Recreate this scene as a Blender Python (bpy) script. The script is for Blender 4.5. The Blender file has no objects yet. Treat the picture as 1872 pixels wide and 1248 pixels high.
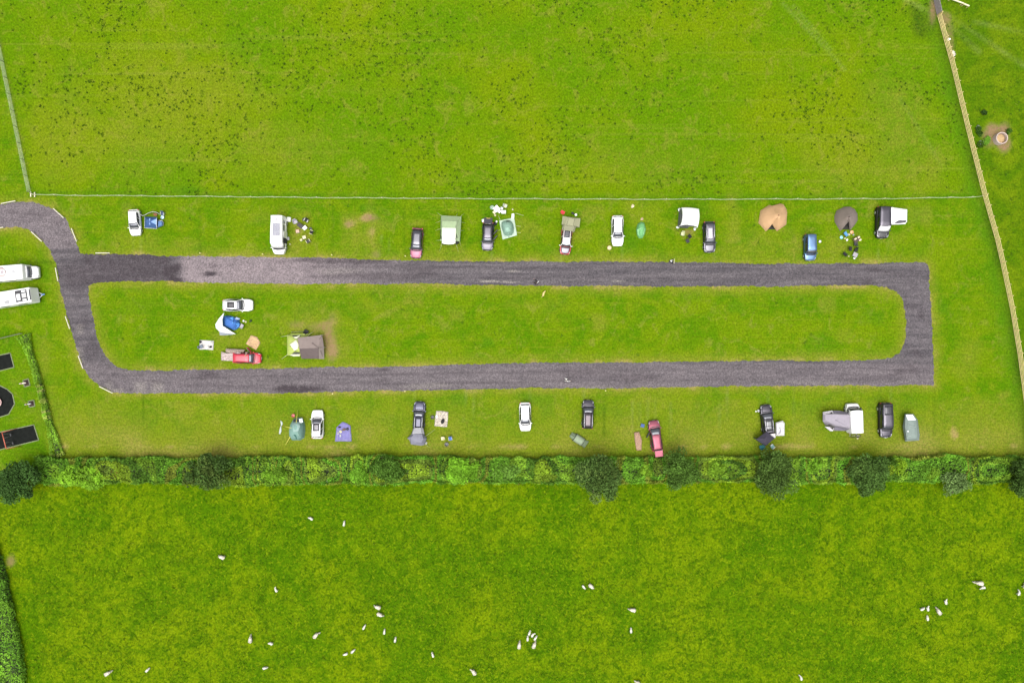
import bpy, bmesh, math, random
import numpy as np
from mathutils import Vector, Matrix
from mathutils.geometry import tessellate_polygon

rnd = random.Random(7)
rng = np.random.default_rng(11)
S = 160.0 / 1872.0          # metres of ground per photo pixel
CAMH = 80 * 28 / 18         # drone height
sc = bpy.context.scene
COL = sc.collection
R = math.radians


def P(px, py, h=0.0):
    """the point at height h that the drone sees at photo pixel px, py"""
    k = (CAMH - h) / CAMH * S
    return Vector(((px - 936) * k, (624 - py) * k, h))


def PX(px, py):
    return ((px - 936) * S, (624 - py) * S)


# ------------------------------------------------------------------ materials
MATS = {}


def nt(m):
    m.use_nodes = True
    n = m.node_tree.nodes
    return m.node_tree, n, n.get('Principled BSDF')


def mat(key, col, rough=0.6, metal=0.0, var=0.12, vs=6.0, bump=0.0, bs=8.0, coat=0.0, spec=0.5, sheen=0.0):
    if key in MATS:
        return MATS[key]
    m = bpy.data.materials.new(key)
    t, n, b = nt(m)
    L = t.links.new
    b.inputs['Roughness'].default_value = rough
    b.inputs['Metallic'].default_value = metal
    b.inputs['Coat Weight'].default_value = coat
    b.inputs['Coat Roughness'].default_value = 0.08
    b.inputs['Specular IOR Level'].default_value = spec
    geo = n.new('ShaderNodeTexCoord')
    nz = n.new('ShaderNodeTexNoise')
    nz.inputs['Scale'].default_value = vs
    nz.inputs['Detail'].default_value = 4
    L(geo.outputs['Object'], nz.inputs['Vector'])
    mr = n.new('ShaderNodeMapRange')
    mr.inputs['From Min'].default_value = 0.3
    mr.inputs['From Max'].default_value = 0.7
    mr.inputs['To Min'].default_value = 1 - var
    mr.inputs['To Max'].default_value = 1 + var
    L(nz.outputs['Fac'], mr.inputs['Value'])
    mx = n.new('ShaderNodeVectorMath')
    mx.operation = 'SCALE'
    mx.inputs[0].default_value = col
    L(mr.outputs['Result'], mx.inputs['Scale'])
    L(mx.outputs['Vector'], b.inputs['Base Color'])
    if bump > 0:
        nb = n.new('ShaderNodeTexNoise')
        nb.inputs['Scale'].default_value = bs
        nb.inputs['Detail'].default_value = 3
        L(geo.outputs['Object'], nb.inputs['Vector'])
        bp = n.new('ShaderNodeBump')
        bp.inputs['Strength'].default_value = 0.7
        bp.inputs['Distance'].default_value = bump
        L(nb.outputs['Fac'], bp.inputs['Height'])
        L(bp.outputs['Normal'], b.inputs['Normal'])
    MATS[key] = m
    return m


def fabric(key, col, rough=0.75, var=0.07):
    return mat(key, col, rough, var=var, vs=2.2, bump=0.035, bs=2.6, spec=0.35)


def paint(key, col, metal=0.0, rough=0.28):
    if key in MATS:
        return MATS[key]
    m = mat(key, col, rough, metal, var=0.03, vs=1.2, coat=0.0 if metal > .5 else 0.4)
    if metal > .5:
        m.node_tree.nodes['Principled BSDF'].inputs['Specular Tint'].default_value = (.05, .05, .05, 1)
    return m


def leafmat(key, rough=0.55):
    if key in MATS:
        return MATS[key]
    m = bpy.data.materials.new(key)
    t, n, b = nt(m)
    a = n.new('ShaderNodeAttribute')
    a.attribute_name = 'tint'
    t.links.new(a.outputs['Color'], b.inputs['Base Color'])
    b.inputs['Roughness'].default_value = rough
    b.inputs['Specular IOR Level'].default_value = 0.08
    MATS[key] = m
    return m


# ------------------------------------------------------------------ objects
def tag(o, label=None, cat=None, group=None, kind=None):
    if label:
        o['label'] = label
    if cat:
        o['category'] = cat
    if group:
        o['group'] = group
    if kind:
        o['kind'] = kind
    return o


def thing(name, label, cat, loc=(0, 0, 0), rz=0.0, group=None, scale=1.0):
    o = bpy.data.objects.new(name, None)
    COL.objects.link(o)
    o.empty_display_size = 0.3
    o.location = loc
    o.rotation_euler = (0, 0, rz)
    if scale != 1.0:
        o.scale = (scale,) * 3
    return tag(o, label, cat, group)


def copy_tree(o, parent=None):
    c = o.copy()
    COL.objects.link(c)
    c.parent = parent
    for ch in list(o.children):
        copy_tree(ch, c)
    return c


class MB:
    def __init__(s, root=None):
        s.v, s.f, s.m, s.s = [], [], [], []
        s.o = Vector(root.location) if root is not None else Vector((0, 0, 0))

    def add(s, vs, fs, mi=0, smooth=False):
        b = len(s.v)
        s.v += [tuple(v) for v in vs]
        s.f += [tuple(b + i for i in f) for f in fs]
        s.m += [mi] * len(fs)
        s.s += [smooth] * len(fs)
        return s

    def p(s, px, py, h=0.0):
        return P(px, py, h) - s.o

    def box(s, c, d, rz=0.0, mi=0, ry=0.0, rx=0.0, taper=1.0, bev=0.0):
        M = Matrix.Rotation(rz, 3, 'Z') @ Matrix.Rotation(ry, 3, 'Y') @ Matrix.Rotation(rx, 3, 'X')
        c = Vector(c)
        x, y, z = d[0] / 2, d[1] / 2, d[2] / 2
        vs = []
        if bev <= 0:
            for sz in (-1, 1):
                k = taper if sz > 0 else 1
                for sx, sy in ((-1, -1), (1, -1), (1, 1), (-1, 1)):
                    vs.append(c + M @ Vector((sx * x * k, sy * y * k, sz * z)))
            fs = [(0, 3, 2, 1), (4, 5, 6, 7), (0, 1, 5, 4), (1, 2, 6, 5), (2, 3, 7, 6), (3, 0, 4, 7)]
            return s.add(vs, fs, mi)
        rings = [(-z, -bev), (-z + bev, 0), (z - bev, 0), (z, -bev)]
        for i, (zz, ins) in enumerate(rings):
            k = 1 + (taper - 1) * (zz + z) / (2 * z)
            a, b = x * k + ins, y * k + ins
            q = min(bev, a * .5, b * .5)
            for sx, sy in ((-1, -1), (1, -1), (1, 1), (-1, 1)):
                pts = [(sx * a, sy * (b - q)), (sx * (a - q), sy * b)]
                if sx * sy > 0:
                    pts = pts[::-1] if sx < 0 else pts
                else:
                    pts = pts if sx < 0 else pts[::-1]
                if (sx, sy) == (-1, -1):
                    pts = [(-a, -(b - q)), (-(a - q), -b)]
                elif (sx, sy) == (1, -1):
                    pts = [(a - q, -b), (a, -(b - q))]
                elif (sx, sy) == (1, 1):
                    pts = [(a, b - q), (a - q, b)]
                else:
                    pts = [(-(a - q), b), (-a, b - q)]
                for (u, w) in pts:
                    vs.append(c + M @ Vector((u, w, zz)))
        fs = [tuple(range(7, -1, -1)), tuple(range(24, 32))]
        for r in range(3):
            for i in range(8):
                j = (i + 1) % 8
                fs.append((r * 8 + i, r * 8 + j, r * 8 + 8 + j, r * 8 + 8 + i))
        return s.add(vs, fs, mi)

    def tube(s, pts, r, n=6, mi=0, closed=False, smooth=True):
        pts = [Vector(p) for p in pts]
        N = len(pts)
        rs = r if isinstance(r, (list, tuple)) else [r] * N
        vs, fs = [], []
        for i, p in enumerate(pts):
            a = pts[(i - 1) % N] if (i > 0 or closed) else p
            b = pts[(i + 1) % N] if (i < N - 1 or closed) else p
            d = (b - a)
            d = d.normalized() if d.length > 1e-9 else Vector((0, 0, 1))
            up = Vector((0, 0, 1)) if abs(d.z) < .9 else Vector((1, 0, 0))
            u = d.cross(up).normalized()
            w = d.cross(u)
            for k in range(n):
                t = 2 * math.pi * k / n
                vs.append(p + (u * math.cos(t) + w * math.sin(t)) * rs[i])
        for i in range(N if closed else N - 1):
            j = (i + 1) % N
            for k in range(n):
                l = (k + 1) % n
                fs.append((i * n + k, i * n + l, j * n + l, j * n + k))
        if not closed:
            fs.append(tuple(range(n - 1, -1, -1)))
            fs.append(tuple((N - 1) * n + k for k in range(n)))
        return s.add(vs, fs, mi, smooth)

    def lathe(s, prof, c=(0, 0, 0), n=16, mi=0, axis='Z', smooth=True, sy=1.0, rz=0.0):
        vs, fs = [], []
        c = Vector(c)
        M = Matrix.Rotation(rz, 3, 'Z')
        for (r, z) in prof:
            for k in range(n):
                t = 2 * math.pi * k / n
                a, b = r * math.cos(t), r * math.sin(t) * sy
                v = Vector((a, b, z)) if axis == 'Z' else (Vector((a, z, b)) if axis == 'Y' else Vector((z, a, b)))
                vs.append(c + M @ v)
        m = len(prof)
        for i in range(m - 1):
            for k in range(n):
                l = (k + 1) % n
                fs.append((i * n + k, i * n + l, i * n + n + l, i * n + n + k))
        fs.append(tuple(range(n - 1, -1, -1)))
        fs.append(tuple((m - 1) * n + k for k in range(n)))
        return s.add(vs, fs, mi, smooth)

    def ell(s, c, r, nu=12, nv=7, mi=0, rz=0.0, zmin=-1.0):
        prof = []
        a0 = math.asin(max(-1, zmin))
        for i in range(nv + 1):
            a = a0 + (math.pi / 2 - a0) * i / nv
            prof.append((max(math.cos(a), .02), math.sin(a)))
        vs, fs = [], []
        M = Matrix.Rotation(rz, 3, 'Z')
        c = Vector(c)
        for (q, z) in prof:
            for k in range(nu):
                t = 2 * math.pi * k / nu
                vs.append(c + M @ Vector((q * math.cos(t) * r[0], q * math.sin(t) * r[1], z * r[2])))
        for i in range(nv):
            for k in range(nu):
                l = (k + 1) % nu
                fs.append((i * nu + k, i * nu + l, i * nu + nu + l, i * nu + nu + k))
        fs.append(tuple(range(nu - 1, -1, -1)))
        fs.append(tuple(nv * nu + k for k in range(nu)))
        return s.add(vs, fs, mi, True)

    def loft(s, loops, mi=0, smooth=False, cap=True, bottom=False):
        """loops: lists of 3-D points, same count each"""
        n = len(loops[0])
        vs = [Vector(p) for l in loops for p in l]
        fs = []
        for i in range(len(loops) - 1):
            for k in range(n):
                l = (k + 1) % n
                fs.append((i * n + k, i * n + l, i * n + n + l, i * n + n + k))
        if cap:
            b = (len(loops) - 1) * n
            c = Vector((0, 0, 0))
            for p in loops[-1]:
                c += Vector(p)
            vs.append(c / n)
            ci = len(vs) - 1
            for k in range(n):
                fs.append((b + k, b + (k + 1) % n, ci))
        if bottom:
            fs.append(tuple(range(n - 1, -1, -1)))
        return s.add(vs, fs, mi, smooth)

    def ploft(s, loops, **k):
        """loops: [(list of (px,py), h)]"""
        return s.loft([[s.p(x, y, h) for (x, y) in l] for (l, h) in loops], **k)

    def build(s, name, mats, parent=None, solid=0.0, recalc=True, label=None):
        me = bpy.data.meshes.new(name)
        me.from_pydata(s.v, [], s.f)
        if not isinstance(mats, (list, tuple)):
            mats = [mats]
        for m in mats:
            me.materials.append(m)
        me.polygons.foreach_set('material_index', s.m)
        me.polygons.foreach_set('use_smooth', s.s)
        if recalc:
            bm = bmesh.new()
            bm.from_mesh(me)
            bmesh.ops.remove_doubles(bm, verts=bm.verts, dist=1e-5)
            bmesh.ops.recalc_face_normals(bm, faces=bm.faces)
            bm.to_mesh(me)
            bm.free()
        me.update()
        o = bpy.data.objects.new(name, me)
        COL.objects.link(o)
        o.parent = parent
        if solid > 0:
            md = o.modifiers.new('thickness', 'SOLIDIFY')
            md.thickness = solid
        if label:
            o['label'] = label
        return o


def np_mesh(name, V, F, mats, parent=None, tint=None, smooth=False):
    """fast mesh from numpy; F is (n,k) with one polygon size; tint: per face RGB"""
    me = bpy.data.meshes.new(name)
    nv, nf, k = len(V), len(F), F.shape[1]
    me.vertices.add(nv)
    me.vertices.foreach_set('co', V.astype(np.float32).ravel())
    me.loops.add(nf * k)
    me.loops.foreach_set('vertex_index', F.astype(np.int32).ravel())
    me.polygons.add(nf)
    me.polygons.foreach_set('loop_start', np.arange(0, nf * k, k, dtype=np.int32))
    me.polygons.foreach_set('loop_total', np.full(nf, k, dtype=np.int32))
    me.update(calc_edges=True)
    me.polygons.foreach_set('use_smooth', np.full(nf, smooth))
    if tint is not None:
        a = me.attributes.new('tint', 'FLOAT_COLOR', 'FACE')
        c = np.ones((nf, 4), np.float32)
        c[:, :3] = tint
        a.data.foreach_set('color', c.ravel())
    for m in (mats if isinstance(mats, (list, tuple)) else [mats]):
        me.materials.append(m)
    o = bpy.data.objects.new(name, me)
    COL.objects.link(o)
    o.parent = parent
    return o


def leaf_cloud(name, pts, size, cols, material, parent, up=0.5, aspect=0.55):
    """one diamond leaf per point"""
    n = len(pts)
    nrm = rng.normal(size=(n, 3))
    nrm[:, 2] = np.abs(nrm[:, 2]) + up
    nrm /= np.linalg.norm(nrm, axis=1, keepdims=True)
    t = rng.normal(size=(n, 3))
    u = np.cross(nrm, t)
    u /= np.linalg.norm(u, axis=1, keepdims=True) + 1e-9
    w = np.cross(nrm, u)
    sz = size * rng.uniform(.6, 1.35, size=(n, 1))
    a = pts - u * sz * .5
    b = pts + w * sz * aspect * .5 + nrm * sz * .08
    c = pts + u * sz * .5
    d = pts - w * sz * aspect * .5 + nrm * sz * .08
    V = np.stack([a, b, c, d], 1).reshape(-1, 3)
    F = np.arange(n * 4).reshape(n, 4)
    return np_mesh(name, V, F, material, parent, tint=cols)


def vnoise(x, y, seed=0):
    """cheap smooth value noise, about 0..1"""
    xi, yi = np.floor(x).astype(int), np.floor(y).astype(int)
    fx, fy = x - xi, y - yi
    fx, fy = fx * fx * (3 - 2 * fx), fy * fy * (3 - 2 * fy)

    def h(a, b):
        v = np.sin(a * 127.1 + b * 311.7 + seed * 74.7) * 43758.5453
        return v - np.floor(v)
    return (h(xi, yi) * (1 - fx) + h(xi + 1, yi) * fx) * (1 - fy) + (h(xi, yi + 1) * (1 - fx) + h(xi + 1, yi + 1) * fx) * fy


# ------------------------------------------------------------------ world, light, camera
SUN_EL, SUN_AZ = R(76), R(200)          # azimuth clockwise from +Y (picture up)
w = bpy.data.worlds.new("World")
sc.world = w
w.use_nodes = True
wn, wl = w.node_tree.nodes, w.node_tree.links
bg = wn['Background']
sky = wn.new('ShaderNodeTexSky')
sky.sky_type = 'NISHITA'
sky.sun_disc = False
sky.sun_elevation = SUN_EL
sky.sun_rotation = SUN_AZ
sky.air_density = 1.0
sky.dust_density = 6.0
sky.ozone_density = 1.0
hs = wn.new('ShaderNodeHueSaturation')     # overcast: most of the blue taken out
hs.inputs['Saturation'].default_value = 0.25
wl.new(sky.outputs['Color'], hs.inputs['Color'])
wl.new(hs.outputs['Color'], bg.inputs['Color'])
bg.inputs['Strength'].default_value = 0.10
ld = bpy.data.lights.new('sun', 'SUN')
ld.energy = 1.4
ld.angle = R(60)
ld.color = (1, .98, .95)
lo = bpy.data.objects.new('sun', ld)
COL.objects.link(lo)
dirv = Vector((math.sin(SUN_AZ) * math.cos(SUN_EL), math.cos(SUN_AZ) * math.cos(SUN_EL), math.sin(SUN_EL)))
lo.rotation_euler = dirv.to_track_quat('Z', 'Y').to_euler()
lo.location = dirv * 60

cd = bpy.data.cameras.new('camera')
cam = bpy.data.objects.new('camera', cd)
COL.objects.link(cam)
cam.location = (0, 0, CAMH)
cam.rotation_euler = (0, 0, 0)
cd.sensor_width = 36
cd.sensor_fit = 'HORIZONTAL'
cd.lens = 28
cd.clip_end = 6000
sc.camera = cam
sc.view_settings.view_transform = 'Standard'
sc.view_settings.look = 'None'
sc.view_settings.exposure = 0.88
sc.view_settings.gamma = 1
sc.cycles.max_bounces = 6
sc.cycles.use_denoising = True
# ================================================================== SETTING
def interp(pts, key=0):
    a = np.array(pts, float)
    o = np.argsort(a[:, key])
    return a[o, key], a[o, 1 - key]


TF = [(1694, -70), (1700, -30), (1713, 30), (1735, 110), (1765, 235), (1795, 355), (1822, 450), (1845, 560), (1860, 650), (1872, 740), (1884, 840), (1896, 940)]
WF = [(58, 355), (150, 356.5), (300, 357.5), (600, 360.5), (900, 362.5), (1200, 363.5), (1500, 363), (1650, 362), (1797, 359)]
LF = [(-22, -40), (0, 80), (30, 222), (50, 320), (57, 352)]
OUT = [(-14, 376), (0, 374), (31, 369), (55, 369), (71, 372), (96, 382), (119, 399), (133, 425), (141, 448), (147, 463.5), (180, 465), (260, 466), (330, 468), (450, 470), (560, 471), (640, 473), (720, 476), (800, 477), (900, 478), (1100, 478), (1200, 479), (1300, 481), (1500, 482), (1600, 481), (1650, 480), (1689, 480), (1697, 487), (1699, 520), (1702, 560), (1705, 600), (1706, 650), (1706, 703), (1690, 704), (1500, 705), (1300, 706), (1200, 708), (1100, 710), (980, 709), (900, 711), (800, 712), (700, 714), (600, 716), (500, 718), (400, 718), (300, 719), (240, 719), (208, 717), (185, 706), (165, 690), (150, 670), (140, 640), (130, 605), (122, 575), (113, 540), (107, 510), (102, 484), (92, 457), (77, 438), (50, 418), (31, 414), (0, 417), (-14, 419)]
INN = [(161, 523), (171, 516), (230, 513), (330, 515), (400, 517), (500, 518), (600, 519), (700, 519), (800, 519), (900, 521), (1000, 522), (1200, 523), (1400, 523), (1500, 522), (1590, 521), (1620, 524), (1640, 533), (1651, 547), (1655, 570), (1656, 600), (1655, 625), (1645, 645), (1630, 654), (1600, 657), (1500, 659), (1300, 661), (1100, 663), (980, 663), (900, 665), (800, 668), (700, 670), (620, 671), (500, 673), (400, 675), (300, 677), (235, 677), (212, 671), (193, 653), (182, 630), (174, 600), (166, 560), (160, 535)]


def resample(pts, step, jit, seed):
    r = random.Random(seed)
    out = []
    n = len(pts)
    for i in range(n):
        a, b = Vector(PX(*pts[i])), Vector(PX(*pts[(i + 1) % n]))
        m = max(1, int((b - a).length / step))
        d = (b - a).normalized()
        nn = Vector((-d.y, d.x))
        for k in range(m):
            q = a + (b - a) * (k / m)
            j = r.uniform(-jit, jit) + .22 * (float(vnoise(np.array([q.x * .35]), np.array([q.y * .35]), seed)[0]) - .5)
            out.append(q + nn * j)
    return out


# ---- distance from the track edge for the worn, straw-coloured verge
EDGE = np.array([[v.x, v.y] for v in resample(OUT, .8, 0, 1) + resample(INN, .8, 0, 2)])

xs = np.concatenate([[-3000, -800, -250, -120], np.arange(-86, 86.1, .4), [120, 250, 800, 3000]])
ys = np.concatenate([[-3000, -800, -250, -100], np.arange(-60, 60.1, .4), [100, 250, 800, 3000]])
GX, GY = np.meshgrid(xs, ys)
gx, gy = GX.ravel(), GY.ravel()
px, py = gx / S + 936, 624 - gy / S
nxg, nyg = len(xs), len(ys)

a, b = interp(TF, 1)
tfx = np.interp(py, a, b)
a, b = interp(WF, 0)
wfy = np.interp(px, a, b)
a, b = interp(LF, 1)
lfx = np.interp(py, a, b)


def sm(v, lo, hi):
    t = np.clip((v - lo) / (hi - lo), 0, 1)
    return t * t * (3 - 2 * t)


paddock = sm(px - tfx, -2, 8)
pasture = sm(wfy - py, -2, 3) * sm(px - lfx, -3, 3) * (1 - paddock)
sheepf = sm(py, 856, 868)
paddock = paddock * (1 - sheepf)
play = (1 - sm(px - np.interp(py, [600, 640, 700, 770, 840], [40, 52, 74, 90, 108]), -3, 3)) * sm(py, 612, 618) * (1 - sm(py, 850, 860))
dEdge = np.full(len(gx), 99.)
cell = np.arange(len(gx))
near = np.where((np.abs(gx) < 86) & (np.abs(gy) < 30))[0]
for ch in np.array_split(near, 60):
    d = np.sqrt(((gx[ch, None] - EDGE[None, :, 0]) ** 2 + (gy[ch, None] - EDGE[None, :, 1]) ** 2))
    dEdge[ch] = d.min(1)
camp = (1 - pasture) * (1 - paddock) * (1 - sheepf) * (1 - play) * sm(py, 340, 362)
n1 = vnoise(gx * .22, gy * .22, 3)
n2 = vnoise(gx * .6, gy * .6, 5)
dry = np.zeros(len(gx))
lush = np.zeros(len(gx))
soil = np.zeros(len(gx))
dark = np.zeros(len(gx))
dry = np.maximum(dry, camp * .75 * np.exp(-(dEdge / 1.1) ** 2) * (.45 + .9 * n2))
# lower camping strip, dry towards the hedge
low = camp * sm(py, 712, 740)
dry = np.maximum(dry, low * (.25 + .45 * n1) * (.5 + .7 * sm(py, 730, 815)))
dry = np.maximum(dry, low * .75 * np.exp(-((py - 815) / 12) ** 2) * (.3 + n2))


def blob(cx, cy, rx, ry, soft=.6, warp=.5):
    wx = (vnoise(gx * .5, gy * .5, 21) - .5) * 2 * warp * rx
    wy = (vnoise(gx * .5, gy * .5, 22) - .5) * 2 * warp * ry
    d = np.sqrt(((px + wx - cx) / rx) ** 2 + ((py + wy - cy) / ry) ** 2)
    return 1 - sm(d, 1 - soft, 1 + soft)


def rect(cx, cy, hx, hy, soft=4):
    wx = (vnoise(gx * .8, gy * .8, 31) - .5) * 6
    wy = (vnoise(gx * .8, gy * .8, 32) - .5) * 6
    return (1 - sm(np.abs(px + wx - cx) - hx, -soft, soft)) * (1 - sm(np.abs(py + wy - cy) - hy, -soft, soft))


for (x, y, rx, ry, st) in [(672, 400, 26, 9, 1.0), (648, 404, 20, 12, .8), (680, 435, 14, 40, .75), (660, 440, 30, 26, .45), (690, 408, 18, 8, .6), (606, 615, 26, 40, .85), (560, 590, 50, 24, .7),
                           (585, 600, 30, 22, .8), (545, 432, 24, 30, .75), (1749, 790, 11, 28, 1.0), (1258, 424, 16, 8, .8), (680, 790, 26, 26, .55), (455, 606, 26, 14, .6), (430, 625, 40, 16, .55),
                           (1110, 450, 16, 20, .45), (1340, 400, 14, 34, .5), (1360, 455, 40, 24, .45), (1535, 455, 30, 18, .6), (1440, 455, 30, 20, .5), (760, 410, 14, 8, .4), (1832, 722, 10, 8, .7),
                           (1010, 790, 60, 20, .4), (1300, 790, 70, 18, .4), (300, 800, 90, 20, .5), (880, 780, 30, 30, .35), (1770, 660, 24, 30, .4), (80, 660, 14, 40, .45), (100, 760, 20, 50, .4), (250, 440, 40, 18, .35),
                           (1640, 810, 60, 14, .5), (340, 452, 30, 10, .5), (1190, 745, 60, 22, .45), (1175, 395, 30, 34, .35), (820, 455, 24, 12, .5), (1640, 250, 50, 90, .42), (1560, 300, 70, 40, .36), (1690, 300, 30, 40, .4), (330, 170, 120, 60, .36), (250, 250, 90, 60, .34), (500, 270, 120, 40, .3), (1150, 300, 140, 30, .25), (110, 250, 50, 90, .28), (690, 560, 60, 16, .25), (1000, 560, 40, 14, .2), (1410, 440, 34, 20, .4)]:
    dry = np.maximum(dry, st * blob(x, y, rx, ry, .85, .6) * (.45 + .8 * vnoise(gx * 1.1, gy * 1.1, 77)))
for (x, y, rx, ry, st) in [(676, 399, 14, 5, .8), (640, 408, 7, 4, .7), (604, 622, 11, 28, .7), (590, 596, 24, 9, .6), (540, 592, 14, 6, .3), (1258, 424, 9, 4, .6), (1823, 247, 22, 19, 1.3), (1834, 266, 15, 13, 1.3), (1813, 237, 11, 10, 1.2),
                           (1704, 22, 5, 22, .9), (1729, 38, 9, 14, .9), (1737, 75, 6, 26, .5), (20, 1025, 7, 10, .7), (684, 466, 8, 6, .5)]:
    soil = np.maximum(soil, st * blob(x, y, rx, ry) * (.75 + .5 * n2))
for (x, y, hx, hy, st) in [(975, 728, 18, 12, .8), (838, 728, 14, 10, .9), (540, 745, 12, 16, .8), (1345, 562, 14, 10, .6), (892, 626, 12, 8, .8), (1600, 745, 16, 20, .5), (672, 384, 14, 9, .7), (90, 480, 20, 40, .3), (1000, 740, 12, 20, .6),
                           (1150, 440, 18, 22, .6), (1260, 540, 22, 10, .5), (640, 490, 10, 8, .3), (1520, 790, 16, 12, .4), (1680, 770, 10, 14, .6), (1725, 565, 9, 10, .8), (1230, 800, 12, 12, .4), (440, 690, 10, 6, .4),
                           (250, 560, 30, 16, .4), (1135, 755, 8, 10, .6), (620, 800, 30, 10, .4)]:
    lush = np.maximum(lush, st * rect(x, y, hx, hy))
rr = random.Random(4)
for i in range(70):      # pitch-sized squares where tents stood, paler or greener
    x = rr.uniform(150, 1700)
    y = rr.choice([rr.uniform(380, 460), rr.uniform(725, 810), rr.uniform(530, 655)])
    q = rect(x, y, rr.uniform(8, 22), rr.uniform(8, 18), 5) * rr.uniform(.15, .5)
    if rr.random() < .55:
        lush = np.maximum(lush, q * camp)
    else:
        dry = np.maximum(dry, q * camp * 1.1)
# greener grass beside the fences, a darker band just left of the timber one
lush = np.maximum(lush, pasture * .9 * np.exp(-((wfy - py) / 7) ** 2) * (.5 + n2))
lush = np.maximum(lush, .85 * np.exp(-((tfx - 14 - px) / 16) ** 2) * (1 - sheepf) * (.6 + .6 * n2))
lush = np.maximum(lush, .9 * blob(340, 347, 34, 9))
lush = np.maximum(lush, play * .35)
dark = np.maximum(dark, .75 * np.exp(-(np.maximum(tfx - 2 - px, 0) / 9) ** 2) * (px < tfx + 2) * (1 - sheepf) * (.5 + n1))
dark = np.maximum(dark, .9 * blob(1690, 40, 26, 26) * (.5 + n2))
# pale rank grass along the netting fence and old vehicle tracks
pale = .8 * np.exp(-((px - lfx + 3) / 3.5) ** 2) * (py < 352)


def line(x0, y0, x1, y1, wd):
    d = np.array([x1 - x0, y1 - y0], float)
    L2 = (d ** 2).sum()
    t = np.clip(((px - x0) * d[0] + (py - y0) * d[1]) / L2, 0, 1)
    q = np.sqrt((px - x0 - t * d[0]) ** 2 + (py - y0 - t * d[1]) ** 2)
    return np.exp(-(q / wd) ** 2)


for l in [(1430, 5, 1545, 128, 2.4, .5), (1450, 10, 1520, 92, 2.4, .45), (1655, 0, 1700, 22, 4, .8), (1670, 10, 1702, 26, 4, .6), (1720, 30, 1790, 95, 5, .5), (1735, 30, 1872, 120, 4, .5), (1780, 40, 1872, 60, 4, .4),
          (242, 466, 242, 432, 1.5, .42), (258, 466, 258, 432, 1.5, .38), (502, 469, 502, 462, 1.5, .42), (518, 469, 518, 462, 1.5, .38), (752, 476, 754, 470, 1.5, .42), (768, 476, 770, 470, 1.5, .38), (883, 478, 883, 458, 1.5, .42), (899, 478, 899, 458, 1.5, .38), (1025, 478, 1025, 466, 1.5, .42), (1041, 478, 1041, 466, 1.5, .38), (1121, 479, 1121, 450, 1.5, .42), (1137, 479, 1137, 450, 1.5, .38), (1289, 481, 1289, 462, 1.5, .42), (1305, 481, 1305, 462, 1.5, .38), (1473, 482, 1473, 476, 1.5, .42), (1489, 482, 1489, 476, 1.5, .38), (1604, 481, 1608, 438, 1.5, .42), (1620, 481, 1624, 438, 1.5, .38), (573, 714, 573, 750, 1.5, .42), (589, 714, 589, 750, 1.5, .38), (759, 713, 759, 736, 1.5, .42), (775, 713, 775, 736, 1.5, .38), (952, 710, 952, 738, 1.5, .42), (968, 710, 968, 738, 1.5, .38), (1067, 710, 1067, 732, 1.5, .42), (1083, 710, 1083, 732, 1.5, .38), (1386, 706, 1389, 742, 1.5, .42), (1402, 706, 1405, 742, 1.5, .38), (1549, 705, 1552, 738, 1.5, .42), (1565, 705, 1568, 738, 1.5, .38), (1612, 704, 1612, 738, 1.5, .42), (1628, 704, 1628, 738, 1.5, .38), (692, 472, 698, 430, 1.5, .42), (708, 472, 714, 430, 1.5, .38), (852, 712, 848, 770, 1.5, .42), (868, 712, 864, 770, 1.5, .38), (1312, 707, 1316, 790, 1.5, .42), (1328, 707, 1332, 790, 1.5, .38), (1452, 705, 1452, 780, 1.5, .42), (1468, 705, 1468, 780, 1.5, .38),
          (1157, 735, 1157, 790, 2, .5), (1168, 735, 1168, 790, 2, .5), (1185, 730, 1185, 765, 2, .5), (1197, 730, 1197, 765, 2, .4), (1225, 735, 1225, 800, 2, .45), (1645, 180, 1720, 300, 3, .3)]:
    pale = np.maximum(pale, l[5] * line(*l[:5]) * (.5 + n2))
for l in [(1157, 735, 1157, 790, 1.6, .0), (607, 370, 607, 465, 1.3, .6), (740, 380, 740, 470, 1.3, .35), (1106, 720, 1104, 800, 1.3, .6), (1228, 740, 1228, 815, 1.3, .4), (30, 476, 100, 480, 2.2, .7), (20, 455, 70, 458, 2, .3), (1707, 705, 1708, 800, 1.2, .4),
          (262, 720, 260, 800, 1.3, .6), (365, 372, 365, 466, 1.2, .35), (480, 372, 480, 466, 1.2, .35), (870, 720, 870, 800, 1.2, .3), (1490, 720, 1490, 800, 1.2, .3)]:
    dark = np.maximum(dark, l[5] * line(*l[:5]) * (.4 + n2))
pale = np.maximum(pale, .5 * np.exp(-((py - 838 - (n2 - .5) * 6) / 4) ** 2) * 0)
V = np.stack([gx, gy, np.zeros(len(gx))], 1)
i = np.arange(nxg - 1)[None, :] + nxg * np.arange(nyg - 1)[:, None]
F = np.stack([i, i + 1, i + nxg + 1, i + nxg], -1).reshape(-1, 4)


def attr(me, name, r, g, b):
    at = me.attributes.new(name, 'FLOAT_COLOR', 'POINT')
    c = np.ones((len(r), 4), np.float32)
    c[:, 0], c[:, 1], c[:, 2] = np.clip(r, 0, 1), np.clip(g, 0, 1), np.clip(b, 0, 1)
    at.data.foreach_set('color', c.ravel())


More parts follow.
